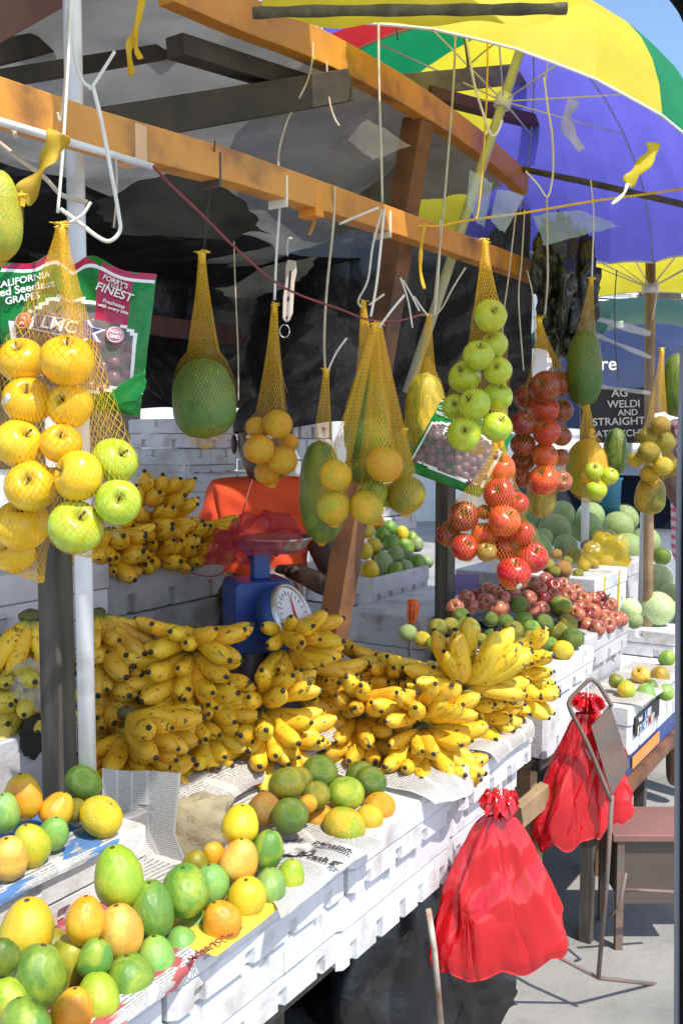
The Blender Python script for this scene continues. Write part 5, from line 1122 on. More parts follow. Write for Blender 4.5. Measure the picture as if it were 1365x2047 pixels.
# ================================================================== SELLER
def skin_body(name, joints, edges, mat, parent, sub=2):
    """continuous figure: joints name -> (point, rx, ry)"""
    keys = list(joints); idx = {k: i for i, k in enumerate(keys)}; c = WORLD[parent.name]
    me = bpy.data.meshes.new(name); me.from_pydata([tuple(Vector(joints[k][0]) - c) for k in keys], [(idx[a], idx[b]) for a, b in edges], [])
    o = bpy.data.objects.new(name, me); COL.objects.link(o); o.parent = parent; WORLD[o.name] = c.copy()
    m = o.modifiers.new('skin', 'SKIN'); m.use_smooth_shade = True
    if not me.skin_vertices: bpy.context.view_layer.objects.active = o; bpy.ops.object.skin_root_mark if False else None
    sv = me.skin_vertices[0].data if me.skin_vertices else None
    for k in keys:
        sv[idx[k]].radius = joints[k][1:3]
    sv[0].use_root = True
    s = o.modifiers.new('sub', 'SUBSURF'); s.levels = sub; s.render_levels = sub
    bpy.context.view_layer.update()
    me2 = bpy.data.meshes.new_from_object(o.evaluated_get(bpy.context.evaluated_depsgraph_get()))
    o.modifiers.clear(); o.data = me2; me2.name = name; me2.materials.clear(); me2.materials.append(mat)
    me2.polygons.foreach_set('use_smooth', [True] * len(me2.polygons))
    return o
pd = 2.95
def PP(px, py, dd=0.0): return W(px, py, pd + dd)
per = thing('person', 'seller in a red orange shirt behind the scale, face hidden by hanging oranges', 'person', Vector((PP(520, 1100).x, PP(520, 1100).y, 0)))
J = {}
J['hip'] = (PP(520, 1235), .13, .10); J['belly'] = (PP(520, 1150), .13, .095); J['chest'] = (PP(522, 1060), .155, .10); J['clav'] = (PP(526, 982), .105, .075)
J['neck'] = (PP(532, 968, -.01), .052, .055); J['jaw'] = (PP(530, 936, -.045), .064, .068); J['face'] = (PP(527, 896, -.03), .080, .088); J['crown'] = (PP(525, 856, -.01), .082, .092); J['top'] = (PP(525, 828, 0), .05, .06)
J['shl'] = (PP(456, 992), .062, .062); J['ell'] = (PP(418, 1135, -.03), .045, .045); J['wrl'] = (PP(470, 1220, -.22), .028, .024); J['hal'] = (PP(487, 1228, -.28), .036, .018)
J['shr'] = (PP(606, 988), .062, .062); J['elr'] = (PP(668, 1150, -.05), .044, .044); J['elr2'] = (PP(660, 1175, -.07), .040, .040); J['wrr'] = (PP(607, 1150, -.25), .028, .024); J['har'] = (PP(588, 1140, -.30), .036, .018)
J['knl'] = (PP(470, 1330, -.3), .07, .07); J['ftl'] = (Vector((PP(470, 1330, -.3).x, PP(470, 1330, -.3).y, 0.06)), .05, .05)
J['knr'] = (PP(600, 1330, -.3), .07, .07); J['ftr'] = (Vector((PP(600, 1330, -.3).x, PP(600, 1330, -.3).y, 0.06)), .05, .05)
E_ = [('hip', 'belly'), ('belly', 'chest'), ('chest', 'clav'), ('clav', 'neck'), ('neck', 'jaw'), ('jaw', 'face'), ('face', 'crown'), ('crown', 'top'), ('clav', 'shl'), ('shl', 'ell'), ('ell', 'wrl'), ('wrl', 'hal'),
      ('clav', 'shr'), ('shr', 'elr'), ('elr', 'elr2'), ('elr2', 'wrr'), ('wrr', 'har'), ('hip', 'knl'), ('knl', 'ftl'), ('hip', 'knr'), ('knr', 'ftr')]
for side, sg_ in (('l', 1), ('r', -1)):
    hpt = J['ha' + side][0]; wpt = J['wr' + side][0]; dv = (hpt - wpt).normalized(); sdv = dv.cross(ZX).normalized()
    for i, (off, ln) in enumerate(((-.024, .055), (-.008, .066), (.009, .06), (.024, .046))):
        a = hpt + sdv * off + dv * .02; b = a + dv * ln * .5 - ZX * .004; c2 = a + dv * ln * .9 - ZX * .022
        for nm, q, r in (('a', a, .0095), ('b', b, .009), ('c', c2, .0075)): J[f'f{side}{i}{nm}'] = (q, r, r)
        E_ += [('ha' + side, f'f{side}{i}a'), (f'f{side}{i}a', f'f{side}{i}b'), (f'f{side}{i}b', f'f{side}{i}c')]
    t0 = hpt - dv * .02 + sdv * (-.034 * sg_); t1 = t0 + dv * .03 - sdv * (.014 * sg_) - ZX * .008
    J[f't{side}a'] = (t0, .011, .011); J[f't{side}b'] = (t1, .0085, .0085); E_ += [('ha' + side, f't{side}a'), (f't{side}a', f't{side}b')]
skin_body('body', J, E_, M['skin'], per)
hc = PP(525, 876, -.02)
hr = MB(); hr.grid(lambda s, t: hc + RTV * (0.093 * math.cos(2 * math.pi * s) * math.sin(math.pi * t * 0.56)) + FWD * (0.014 + 0.10 * math.sin(2 * math.pi * s) * math.sin(math.pi * t * 0.56)) + UPV * (0.035 + 0.095 * math.cos(math.pi * t * 0.56)), 32, 12); hr.build('hair', M['hair'], per)
for sx in (-1, 1):
    c = hc + RTV * (0.088 * sx) - UPV * 0.018 + FWD * 0.005
    e = MB(); e.grid(lambda s, t: c + RTV * (0.010 * math.cos(2 * math.pi * s) * math.sin(math.pi * t)) + FWD * (0.018 * math.sin(2 * math.pi * s) * math.sin(math.pi * t)) + UPV * (0.031 * math.cos(math.pi * t)), 12, 10); e.build('ear', M['skin'], per)
    c = hc + RTV * (0.029 * sx) - FWD * 0.098 - UPV * 0.004
    e = MB(); e.grid(lambda s, t: c + RTV * (0.012 * math.cos(2 * math.pi * s) * math.sin(math.pi * t)) + FWD * (0.010 * math.sin(2 * math.pi * s) * math.sin(math.pi * t)) + UPV * (0.007 * math.cos(math.pi * t)), 12, 8); e.build('eye', M['white'], per)
nb = MB(); c = hc - FWD * 0.10 - UPV * 0.035; nb.tube([c + UPV * .03, c - FWD * .014 - UPV * .004, c - UPV * .012 - FWD * .002], [.008, .017, .014], 10); nb.build('nose', M['skin'], per)
nb = MB(); c = hc - FWD * 0.100 - UPV * 0.070; nb.tube([c - RTV * .024, c - FWD * .010, c + RTV * .024], [.004, .009, .004], 8); nb.build('mouth', stuffmat('lips', (.10, .04, .035), (.08, .03, .03), 9, .4), per)
# shirt: torso with short sleeves, one garment
SJ = {'hem': (PP(520, 1232), .150, .118), 'belly': (PP(520, 1150), .152, .115), 'chest': (PP(522, 1062), .172, .118), 'clav': (PP(528, 984, .01), .112, .082), 'col': (PP(530, 962, .008), .066, .066),
      'shl': (PP(455, 992), .078, .078), 'sll': (PP(428, 1105, -.02), .078, .075), 'sll2': (PP(424, 1122, -.022), .078, .074), 'shr': (PP(604, 988), .074, .078), 'slr': (PP(640, 1090, -.02), .072, .074)}
sh = skin_body('shirt', SJ, [('hem', 'belly'), ('belly', 'chest'), ('chest', 'clav'), ('clav', 'col'), ('clav', 'shl'), ('shl', 'sll'), ('sll', 'sll2'), ('clav', 'shr'), ('shr', 'slr')], M['shirt'], per, 3)
for p in sh.data.vertices:
    q = p.co * 9; p.co += Vector((0.012, -0.012, 0)) * nz((q.x, q.y, q.z * 0.6)) + Vector((0.004, -0.006, 0)) * math.sin(p.co.z * 60 + p.co.x * 40)
cl = MB(); c = PP(532, 956, -.005)
cl.tube([c + RTV * (0.066 * math.cos(a)) + FWD * (0.066 * math.sin(a)) - UPV * (0.018 * (1 - math.sin(a)) * .5) for a in [i * math.pi / 12 for i in range(25)]], 0.008, 8); cl.build('collar', M['shirt'], per)
# ------------------------------------------------------------------ SCALE
sc0 = W(515, 1290, 2.45)
scl = thing('kitchen_scale', 'blue hanging pan scale with a white dial and steel pan behind the bananas', 'scale', sc0)
sx, sy = (RTV * .93 + FWD * .36).normalized(), (FWD * .93 - RTV * .36); sy.z = 0; sy.normalize(); sx.z = 0; sx.normalize()
b0 = W(458, 1300, 2.47); wd = 0.16; dp = 0.14
mb = MB(); mb.prism([(0, 0), (wd, 0), (wd, .16), (wd - .012, .185), (.01, .185), (0, .17)], -dp / 2, dp / 2, (sx, ZX, sy)); mb.v = [p + b0 for p in mb.v]; mb.build('body', M['blue'], scl, smooth=False, bevel=0.006)
mb = MB(); q = b0 + sx * .085 + ZX * .185; mb.box((-.022, -.02, 0), (.022, .02, .085), (sx, sy, ZX)); mb.v = [p + q for p in mb.v]; mb.build('post', M['blue'], scl, smooth=False, bevel=0.003)
mb = MB(); mb.tube([q + ZX * .06 - sx * .02, q + ZX * .10 - sx * .05], .012, 8); mb.tube([q + ZX * .06 + sx * .04, q + ZX * .10 + sx * .08], .009, 8); mb.build('pan_bracket', M['blue'], scl)
pc = W(553, 1078, 2.46)
mb = MB(); mb.lathe([(0.0, -.036), (.05, -.034), (.078, -.018), (.092, .006), (.096, .008), (.09, .002), (.076, -.014), (.05, -.028), (0, -.03)], pc, seg=36); mb.build('pan', M['steel'], scl)
dc = W(586, 1232, 2.38); dn = (RTV * .86 - FWD * .38 + ZX * .42).normalized(); dx = ZX.cross(dn).normalized(); dy = dn.cross(dx)
mb = MB(); mb.lathe([(0, 0), (.086, 0), (.086, -.05), (0, -.05)], dc, (dx, dy, dn), 36); mb.build('dial_case', M['blue'], scl)
mb = MB(); mb.lathe([(0, .003), (.077, .003)], dc, (dx, dy, dn), 36); mb.build('dial_face', stuffmat('dial_card', (.72, .68, .70), (.66, .60, .64), 8, .3, bmp=0), scl)
mb = MB(); mb.lathe([(.076, .002), (.078, .009), (.086, .009), (.088, -.004)], dc, (dx, dy, dn), 40); mb.build('dial_rim', M['steel'], scl)
for k in range(24):
    a = 2 * math.pi * k / 24; e = dx * math.cos(a) + dy * math.sin(a); mb = MB(); mb.tube([dc + dn * .0042 + e * .054, dc + dn * .0042 + e * (.064 if k % 2 else .067)], .0010, 4)
    mb.build('tick', M['ink'], scl)
mb = MB(); mb.tube([dc + dn * .006 - dy * .012, dc + dn * .006 + dy * .05 + dx * .015], [.0035, .0012], 6); mb.build('needle', flat('needle_red', (.6, .02, .03)), scl)
def film(name, c, rx, ry, rz, mat, label, cat, seed, k0=0.35, dome=True):
    mb = MB()
    def fn(s, t):
        a = 2 * math.pi * s; b = math.pi * (0.04 + 0.50 * t); e = Vector((math.cos(a) * math.sin(b), math.sin(a) * math.sin(b), math.cos(b)))
        f = 1 + k0 * nz((e.x * 1.8 + seed, e.y * 1.8, e.z * 1.8)) + 0.5 * k0 * (abs(nz((e.x * 4, e.y * 4 + seed, e.z * 4))) - .25)
        return Vector(c) + RTV * (e.x * rx * f) + FWD * (e.y * ry * f) + UPV * (e.z * rz * f)
    mb.grid(fn, 56, 26); return mb.build(name, mat, label=label, cat=cat)
film('plastic_bag', W(515, 1098, 2.44), .125, .10, .082, M['pinkfilm'], 'crumpled sheer red plastic bag lying over the scale pan', 'plastic bag', 3, 0.5)
mb = MB(); 
film('plastic_bag', W(455, 1120, 2.52), .055, .05, .08, M['pinkfilm'], 'end of sheer red film hanging off the left of the scale', 'plastic bag', 8, 0.45)
# ------------------------------------------------------------------ RED CARRIER BAGS
def carrier(px, py, d, H, wtop, wbot, label, seed, depth=0.45, lean=0.0, hookup=0.10):
    top = W(px, py, d); rs = random.Random(seed)
    o = thing('plastic_bag', label, 'plastic bag', top, 'red plastic carrier bags')
    yy = (FWD - ZX * FWD.z).normalized()
    folds = [(rs.uniform(0, 6.28), rs.uniform(-0.9, 0.9), rs.uniform(0.10, 0.28), rs.choice((-1, 1, 1)) * rs.uniform(0.06, 0.17)) for _ in range(13)]
    def fn(s, t):
        a = 2 * math.pi * s; w = (wtop + (wbot - wtop) * (1 - (1 - t) ** 1.25) ** 0.85) / 2; pl = 1.0
        for (f0, sl_, fw, am) in folds:
            da = (a - f0 - sl_ * t + math.pi) % (2 * math.pi) - math.pi
            pl += am * max(0, 1 - abs(da) / fw) * (1.25 - 0.9 * t)
        q = Vector((math.cos(a) * 1.5 + seed, math.sin(a) * 1.5, t * 3.0)); vd = noise.voronoi(q * 0.95)[0]
        pl += 0.42 * (min(0.6, vd[0]) - 0.3) + 0.14 * nz(q, 0.8) ; dd = depth * (1 - 0.1 * t); pl *= 1 - 0.10 * max(0, t - .9) ** 1.5 / .0316
        z = -H * t * (1 + (0.10 * math.cos(a - 3.9) + 0.04 * nz((math.cos(a) * 3, math.sin(a) * 3, seed)) + 0.03 * math.cos(7 * a + seed)) * t)
        return top + RTV * (w * pl * math.cos(a) + lean * t) + yy * (w * dd * pl * math.sin(a)) + ZX * z
    mb = MB(); mb.grid(fn, 96, 44)
    n = len(mb.v); cen = sum((fn(i / 96, 1.0) for i in range(96)), Vector()) / 96 - ZX * H * 0.015; mb.v.append(cen); nt_ = 45
    for i in range(96): mb.face([i * nt_ + 44, n, (i + 1) * nt_ + 44])
    mb.build('body', M['redbag'], o)
    mb = MB()
    for i in range(9):
        a = i * 0.7 + seed; e = RTV * math.cos(a) + yy * math.sin(a); L = wtop * (0.42 + 0.22 * rs.random())
        mb.grid(lambda s, t: top - ZX * 0.01 + e * (L * t * (0.8 + 0.3 * math.sin(s * 7 + i))) + ZX * (0.055 * math.sin(t * 2.6) + 0.012 * math.sin(9 * s + i)) + (ZX.cross(e)) * ((s - .5) * wtop * (0.5 + t)), 8, 8)
    mb.build('gathered_top', M['redbag'], o)
    mb = MB(); mb.tube([top + ZX * hookup, top + ZX * 0.03 + RTV * .004, top - ZX * .01], .002, 6); mb.build('tie', M['whitecord'], o)
    return o
carrier(998, 1630, 2.22, 0.33, 0.055, 0.315, 'large glossy red plastic bag hanging in front of the white boxes', 2, 0.5, lean=0.0)
carrier(1172, 1425, 2.78, 0.36, 0.06, 0.22, 'second red plastic bag hanging behind the rusty hand truck', 5, 0.5, lean=-0.05)
carrier(1225, 1530, 2.98, 0.17, 0.05, 0.13, 'small end of red plastic showing right of the hand truck', 8, 0.5)
# ------------------------------------------------------------------ HAND TRUCK, table and chair at the right
ht = thing('hand_truck', 'rusty folding hand truck with a steel plate leaning beside the red bag', 'hand truck', W(1200, 1950, 3.0))
D = 2.72
fr = smoothpath([W(1220, 1600, D), W(1175, 1490, D), W(1140, 1420, D), W(1138, 1400, D), W(1150, 1385, D), W(1176, 1360, D), W(1187, 1361, D), W(1200, 1375, D), W(1222, 1412, D)], 4)
mb = MB(); mb.tube(fr, .0065, 8); mb.build('handle', M['rust'], ht)
mb = MB(); q = [W(1219, 1410, D), W(1258, 1530, D), W(1222, 1590, D), W(1181, 1452, D)]; n = len(mb.v)
for dd in (0, .006):
    mb.v += [p + FWD * dd for p in q]
mb.face([0, 1, 2, 3]); mb.face([7, 6, 5, 4])
for i in range(4): mb.face([i, (i + 1) % 4, 4 + (i + 1) % 4, 4 + i])
mb.build('plate', M['rust'], ht, smooth=False)
mb = MB(); mb.tube([W(1222, 1590, D), W(1212, 1760, D + .02), W(1195, 1955, D + .08)], .007, 8); mb.build('upright', M['rust'], ht)
mb = MB(); mb.tube([W(1100, 1905, D + .05), W(1195, 1955, D + .1), W(1330, 1970, D + .3)], .006, 8); mb.build('foot_bar', M['rust'], ht)
mb = MB(); mb.tube([W(1250, 1745, 3.0), W(1237, 1815, 3.0), W(1218, 1832, 3.0)], .006, 8); mb.build('brace', M['rust'], ht)
mb = MB(); mb.tube([W(1242, 1778, 3.05), W(1365, 1784, 3.1)], .006, 8); mb.build('cross_bar', M['rust'], ht)
pk = flat('pinkish_brown_board', (.26, .125, .11), .6)
tbl = thing('low_table', 'low pinkish brown table in front of the blue carton', 'table', W(1290, 1800, 3.2))
ta = W(1300, 1645, 3.25); ta.z = 0.40
mb = MB(); mb.box((-.16, -.11, .375), (.42, .14, .40), (RTV, Vector((0, 1, 0)), ZX)); mb.v = [p + Vector((ta.x, ta.y, 0)) for p in mb.v]; mb.build('table_top', pk, tbl, smooth=False, bevel=0.004)
for lx in (-.13, .36):
    for ly in (-.09, .11):
        mb = MB(); mb.box((lx - .012, ly - .012, 0), (lx + .012, ly + .012, .375), (RTV, Vector((0, 1, 0)), ZX)); mb.v = [p + Vector((ta.x, ta.y, 0)) for p in mb.v]; mb.build('leg', M['rust'], tbl, smooth=False)
mb = MB(); mb.box((-.12, -.085, .15), (.1, .1, .37), (RTV, Vector((0, 1, 0)), ZX)); mb.v = [p + Vector((ta.x, ta.y, 0)) for p in mb.v]; mb.build('cardboard_box', flat('dark_cardboard', (.11, .085, .07)), label='dark brown carton under the low pinkish table', cat='carton', smooth=False, bevel=.004)
flap('yellow_sack', [W(1322, 1680, 3.6), W(1350, 1685, 3.6), W(1350, 1760, 3.6), W(1296, 1762, 3.6)], UC['yellow'], 'bit of yellow sack behind the low table', 'sack', .02, 8, thick=.01)
blob('dark_bundle', W(1265, 1905, 3.4), (.16, .12, .06), M['darkplastic'], 'black bundle on the paving behind the foot bar', 'bundle', seed=7)
# ------------------------------------------------------------------ GRAPE BAGS
def grape_bag(label, tl, tr, br, bl, d, win, texts, bulge=0.035, dip=None, topband=0.07, seed=1, grapes=70, gr=0.0125, bottomband=None, redpanel=None):
    """zip bag: printed film frame with a clear window over real grapes"""
    A, B, C, D_ = [W(*q, d) for q in (tl, tr, br, bl)]; nrm = (B - A).cross(D_ - A).normalized()
    if nrm.dot(CAMP - A) < 0: nrm = -nrm
    o = thing('grape_bag', label, 'bag of grapes', (A + B) / 2, 'zip bags of red grapes')
    def sf(s, t, side=1, off=0.0):
        p = (A * (1 - s) + B * s) * (1 - t) + (D_ * (1 - s) + C * s) * t
        if dip: p = p + UPV * dip(s) * (1 - t) ** 3
        w = bulge * math.sin(math.pi * s) ** .6 * min(1, (t * 1.9)) ** 1.3 * (math.sin(math.pi * min(1, t * .62 + .38)) ** .5)
        wr = 0.0035 * nz((s * 7 + seed, t * 7, side)) + 0.002 * nz((s * 19 + seed, t * 13, side * 2))
        return p + nrm * (side * w + wr + off)
    ns, nt = 44, 44; V = {}; mbs = {'film': MB(), 'window': MB(), 'seal': MB(), 'panel': MB(), 'band': MB(), 'line': MB()}
    idx = {}
    for i in range(ns + 1):
        for j in range(nt + 1): V[i, j] = sf(i / ns, j / nt)
    for i in range(ns):
        for j in range(nt):
            s, t = (i + .5) / ns, (j + .5) / nt; key = 'film'
            if t < topband: key = 'seal'
            elif t < topband + 0.018: key = 'line'
            elif redpanel and redpanel[0] < s < redpanel[1] and t < redpanel[2]: key = 'panel'
            elif win(s, t):
                key = 'window'
                if not (win(s + .03, t) and win(s - .03, t) and win(s, t - .03) and win(s, t + .03)): key = 'line'
            elif bottomband and t > bottomband: key = 'band'
            mb = mbs[key]; q = [V[i, j], V[i, j + 1], V[i + 1, j + 1], V[i + 1, j]]; n = len(mb.v); mb.v += q; mb.face([n, n + 1, n + 2, n + 3])
    fm = {'film': M['gbgreen'], 'window': M['gbclear'], 'seal': M['gbred'], 'panel': M['gbred'], 'band': M['gbclear'], 'line': M['whiteink']}
    nm = {'film': 'printed_film', 'window': 'clear_window', 'seal': 'zip_seal', 'panel': 'red_panel', 'band': 'clear_foot', 'line': 'white_line'}
    for k, mb in mbs.items():
        if mb.v:
            ob = mb.build(nm[k], fm[k], o)
            bm = bmesh.new(); bm.from_mesh(ob.data); bmesh.ops.remove_doubles(bm, verts=bm.verts, dist=1e-5); bm.to_mesh(ob.data); bm.free()
    mb = MB(); mb.grid(lambda s, t: sf(s, t, -1), 24, 24); mb.build('back_film', M['gbgreen'], o)
    gm = MB(); gm.lathe([(math.sin(math.pi * i / 8), -math.cos(math.pi * i / 8) * 1.15) for i in range(9)], seg=12); gme = gm.mesh('grape', M['grape'])
    rs = random.Random(seed); cnt = 0; put = []
    for _ in range(4000):
        if cnt >= grapes: break
        s, t = rs.uniform(.08, .92), rs.uniform(.2, .95)
        if not win(s, t) or not win(s, t - .08): continue
        p = sf(s, t, .35, -.004)
        if any((p - q).length < gr * 1.55 for q in put): continue
        gb = bpy.data.objects.new('grape', gme); COL.objects.link(gb); gb.parent = o; gb.location = p - WORLD[o.name]; k = gr * rs.uniform(.85, 1.1); gb.scale = (k, k, k)
        gb.rotation_euler = (rs.uniform(0, 3), rs.uniform(0, 3), 0); put.append(p); cnt += 1
    for (tx, s, t, sz, mt, rotd) in texts:
        p = sf(s, t, 1, .004); dx_ = (sf(s + .05, t) - sf(s - .05, t)).normalized(); dy_ = (sf(s, t - .05) - sf(s, t + .05)).normalized()
        c_, s_ = math.cos(R_(rotd)), math.sin(R_(rotd)); textmesh(tx, sz, mt, p, dx_ * c_ + dy_ * s_, dy_ * c_ - dx_ * s_, o, 'lettering')
    return o, sf
M['gbgreen'] = stuffmat('green_printed_film', (.01, .22, .035), (.012, .28, .05), 8, .16, bmp=.35, bscale=14, transl=.3, bdist=.008)
M['gbred'] = stuffmat('crimson_printed_film', (.36, .012, .05), (.42, .02, .07), 8, .18, bmp=.3, bscale=14, bdist=.006)
M['gbclear'] = stuffmat('clear_bag_film', (.55, .5, .5), (.65, .6, .62), 8, .08, bmp=.5, bscale=14, alpha=.22, bdist=.008)
M['gbblue'] = stuffmat('blue_logo', (.03, .05, .22), (.03, .05, .26), 8, .3, bmp=0); M['gbpink'] = stuffmat('pink_roundel', (.55, .22, .30), (.5, .2, .28), 8, .3, bmp=0)
def win1(s, t):
    top = 0.44 - 0.20 * math.sin(math.pi * min(1, max(0, (s - .05) / .95))) ** 1.0 + 0.10 * abs(s - .45)
    return .10 < s < .94 and t > top and not (t > .80 + .25 * (1 - s) and s > .5)
ob, sf = grape_bag('big green grape bag behind the nearest yellow net', (-22, 522), (314, 548), (280, 832), (20, 800), 1.52, win1,
   [('CALIFORNIA', .20, .13, .0165, M['whiteink'], 12), ('Red Seedless', .21, .195, .019, M['whiteink'], 12), ('GRAPES', .20, .265, .0165, M['whiteink'], 12),
    ("FORRY'S", .765, .10, .0115, M['whiteink'], -3), ('S U R E', .765, .135, .008, M['whiteink'], -3), ('FINEST', .765, .175, .020, M['whiteink'], -3), ('Freshness', .77, .255, .009, M['whiteink'], -3), ('with every bite', .77, .29, .008, M['whiteink'], -3)],
   dip=lambda s: 0.022 * math.exp(-((s - .40) / .10) ** 2) + 0.022 * math.exp(-((s - .62) / .12) ** 2) - 0.012 * math.exp(-((s - .5) / .05) ** 2), topband=.045, seed=2, redpanel=(.655, .875, .385))
def roundel(o, sf, s, t, r, mat, txt):
    p = sf(s, t, 1, .004); dx_ = (sf(s + .05, t) - sf(s - .05, t)).normalized(); dy_ = (sf(s, t - .05) - sf(s, t + .05)); dy_ = (dy_ - dx_ * dy_.dot(dx_)).normalized(); n_ = dx_.cross(dy_)
    m1 = MB(); m1.lathe([(0, .001), (r, .001), (r, 0)], p, (dx_, dy_, n_), 28); m1.build('roundel', mat, o)
    m1 = MB(); m1.lathe([(r * .86, .0016), (r * .80, .0016)], p, (dx_, dy_, n_), 28); m1.build('roundel_ring', M['whiteink'], o)
    for i, tx in enumerate(txt): textmesh(tx, r * .5, M['whiteink'], p + n_ * .002 + dy_ * (r * (.28 - .56 * i)), dx_, dy_, o, 'lettering')
roundel(ob, sf, .80, .47, .0145, M['gbpink'], ('NON', 'GMO')); roundel(ob, sf, .20, .43, .0145, flat('orange_roundel', (.6, .12, .05)), ('TR', 'AS'))
def logo(o, sf, s, t, w, h, txt, size):
    p = sf(s, t, 1, .005); dx_ = (sf(s + .05, t) - sf(s - .05, t)).normalized(); dy_ = (sf(s, t - .05) - sf(s, t + .05)); dy_ = (dy_ - dx_ * dy_.dot(dx_)).normalized(); n_ = dx_.cross(dy_)
    for k, mt, off in ((1.0, M['whiteink'], 0), (.9, M['gbblue'], .001)):
        m1 = MB(); m1.v.append(p + n_ * off); P = []
        for (x, y) in ((-1, -.75), (.55, -.9), (.72, -1.4), (.86, -.7), (1.25, -.8), (1.02, -.1), (1.3, .45), (.9, .5), (.7, 1.1), (.5, .8), (-1, .8)):
            P.append(p + dx_ * (x * w * k) + dy_ * (y * h * k) + n_ * off)
        m1.v += P
        for i in range(len(P)): m1.face([0, 1 + i, 1 + (i + 1) % len(P)])
        m1.build('logo', mt, o, smooth=False)
    textmesh(txt, size, M['whiteink'], p + n_ * .003 - dx_ * w * .1, dx_, dy_, o, 'lettering')
logo(ob, sf, .47, .46, .052, .018, 'LMC', .030)
# loose green leaf of film at the lower right corner
flap('torn_film', [W(215, 792, 1.47), W(292, 738, 1.47), W(288, 790, 1.47), W(232, 812, 1.47)], M['gbgreen'], 'folded green corner of film at the foot of the big grape bag', 'film', .012, 14, thick=.001)
ob2, sf2 = grape_bag('dark grape bag with green corner behind the tall green apple net', (884, 796), (1030, 862), (958, 995), (806, 938), 2.28, lambda s, t: t > .33 - .12 * math.sin(math.pi * s) and t < .86 + .10 * (.5 - abs(s - .5)) * 2 * .3 and .02 < s < .97,
   [('CALIFORNIA', .17, .12, .011, M['whiteink'], 0), ('RED GRAPES', .17, .19, .011, M['whiteink'], 0), ('For', .30, .38, .028, M['whiteink'], 0)], bulge=.03, topband=.03, seed=5, grapes=60, gr=.0115)
# ------------------------------------------------------------------ STRINGS
def cord(pts, d, mat, label, r=0.0022, cat='string', name='string', group='strings tied to the timbers', n=5, tie=None):
    P = [W(x, y, d if not isinstance(d, (list, tuple)) else d[0] + (d[1] - d[0]) * i / (len(pts) - 1)) for i, (x, y) in enumerate(pts)]
    mb = MB(); mb.tube(smoothpath(P, n), r, 6); return mb.build(name, mat, label=label, cat=cat, group=group)
wc, stg, yl = M['whitecord'], M['string'], M['yellowcord']
cord([(138, -20), (131, 150), (122, 240), (116, 225)], 1.42, stg, 'tan string falling beside the top of the white pipe', .0018)
cord([(145, -20), (133, 190), (125, 320), (116, 425)], 1.41, wc, 'white cord that carries the nearest yellow net', .0026)
cord([(142, 0), (150, 110), (165, 160), (178, 172), (186, 172), (230, 103)], 1.45, wc, 'white cord with an upturned cut end right of the pipe', .0026)
cord([(186, 172), (203, 240), (222, 340), (238, 430), (240, 462), (220, 482), (195, 473), (160, 446), (122, 418)], 1.45, wc, 'thick white cord looping low round the pipe', .0034)
cord([(232, 310), (234, 380), (228, 455)], 1.47, stg, 'thin tan string behind the thick white loop', .0016)
cord([(-10, 278), (40, 318), (90, 355), (125, 390), (175, 404)], 1.5, stg, 'frayed rope end wound round the white pipe', .004, 'rope', 'rope')
cord([(-10, 235), (18, 246), (30, 268), (33, 276)], 1.4, stg, 'pale bent rope end at the left edge', .0042, 'rope', 'rope')
cord([(140, 445), (165, 430), (182, 404)], 1.43, wc, 'white cord tail crossing the pipe above the grape bag', .0024)
cord([(430, 282), (424, 350), (416, 420), (408, 500)], [1.75, 1.95], M['darkwire'], 'dark string that carries the single round papaya', .0015)
cord([(622, 55), (625, 108), (613, 165), (578, 232), (560, 290), (556, 322)], 2.2, stg, 'tan twisted string from the bowed timber to the beam', .0026)
cord([(556, 322), (560, 400), (553, 500), (549, 600)], [2.05, 2.08], wc, 'straight white string that carries the bag of oranges', .003)
cord([(612, 68), (622, 105), (628, 120)], 2.2, yl, 'short yellow tie on the bowed timber', .003)
cord([(640, 48), (650, 85), (653, 135), (658, 200), (668, 235), (678, 252)], 2.25, stg, 'dark to pale string end hanging over the black rafter', .0026)
cord([(669, 372), (666, 450), (653, 580), (648, 680), (650, 742)], [2.1, 2.2], stg, 'pale string that carries the long dark papaya', .003)
cord([(655, 742), (672, 705), (693, 676)], 2.2, wc, 'stiff cut end of string above the long papaya', .0024)
cord([(756, 0), (757, 150), (762, 320), (764, 405)], [2.2, 2.15], stg, 'long pale string from the branch to the middle of the beam', .003)
cord([(764, 418), (745, 490), (735, 560), (716, 600), (722, 614)], [2.13, 2.3], wc, 'left of two pale strings over the citrus nets', .0026)
cord([(768, 418), (760, 500), (752, 570), (741, 632)], [2.13, 2.0], wc, 'right of two pale strings over the citrus nets', .003)
cord([(757, 415), (715, 432), (678, 448)], 2.15, wc, 'cut white cord end sticking left from the beam', .003)
cord([(757, 655), (783, 620), (808, 590)], 2.0, wc, 'knotty cord end at the knot of the citrus nets', .0028)
cord([(737, 610), (768, 588)], 2.3, wc, 'short cord end above the hidden green papaya', .0026)
cord([(783, -5), (790, 45), (795, 80)], 2.3, M['darkwire'], 'dark wire hook at the branch over the green umbrella panel', .0022)
cord([(912, -10), (907, 150), (896, 300), (886, 420), (876, 520), (868, 600), (866, 632)], [2.3, 2.55], stg, 'very long pale string in front of the grey board', .0028)
cord([(880, 440), (878, 520), (872, 600), (868, 628)], 2.52, wc, 'white string beside the very long pale one', .0022)
cord([(924, 30), (934, 90), (948, 170), (968, 235), (977, 262), (985, 272), (995, 262), (1003, 240)], 2.3, wc, 'white cord loop hung against the umbrella pole', .003)
cord([(972, 0), (974, 120), (970, 240), (962, 360), (954, 430), (950, 435)], 2.3, M['yellowcord'], 'slack tan cord falling left of the umbrella pole', .0022)
cord([(920, 25), (930, 90), (936, 135)], 2.35, M['darkwire'], 'dark twisted wire above the grey board', .003)
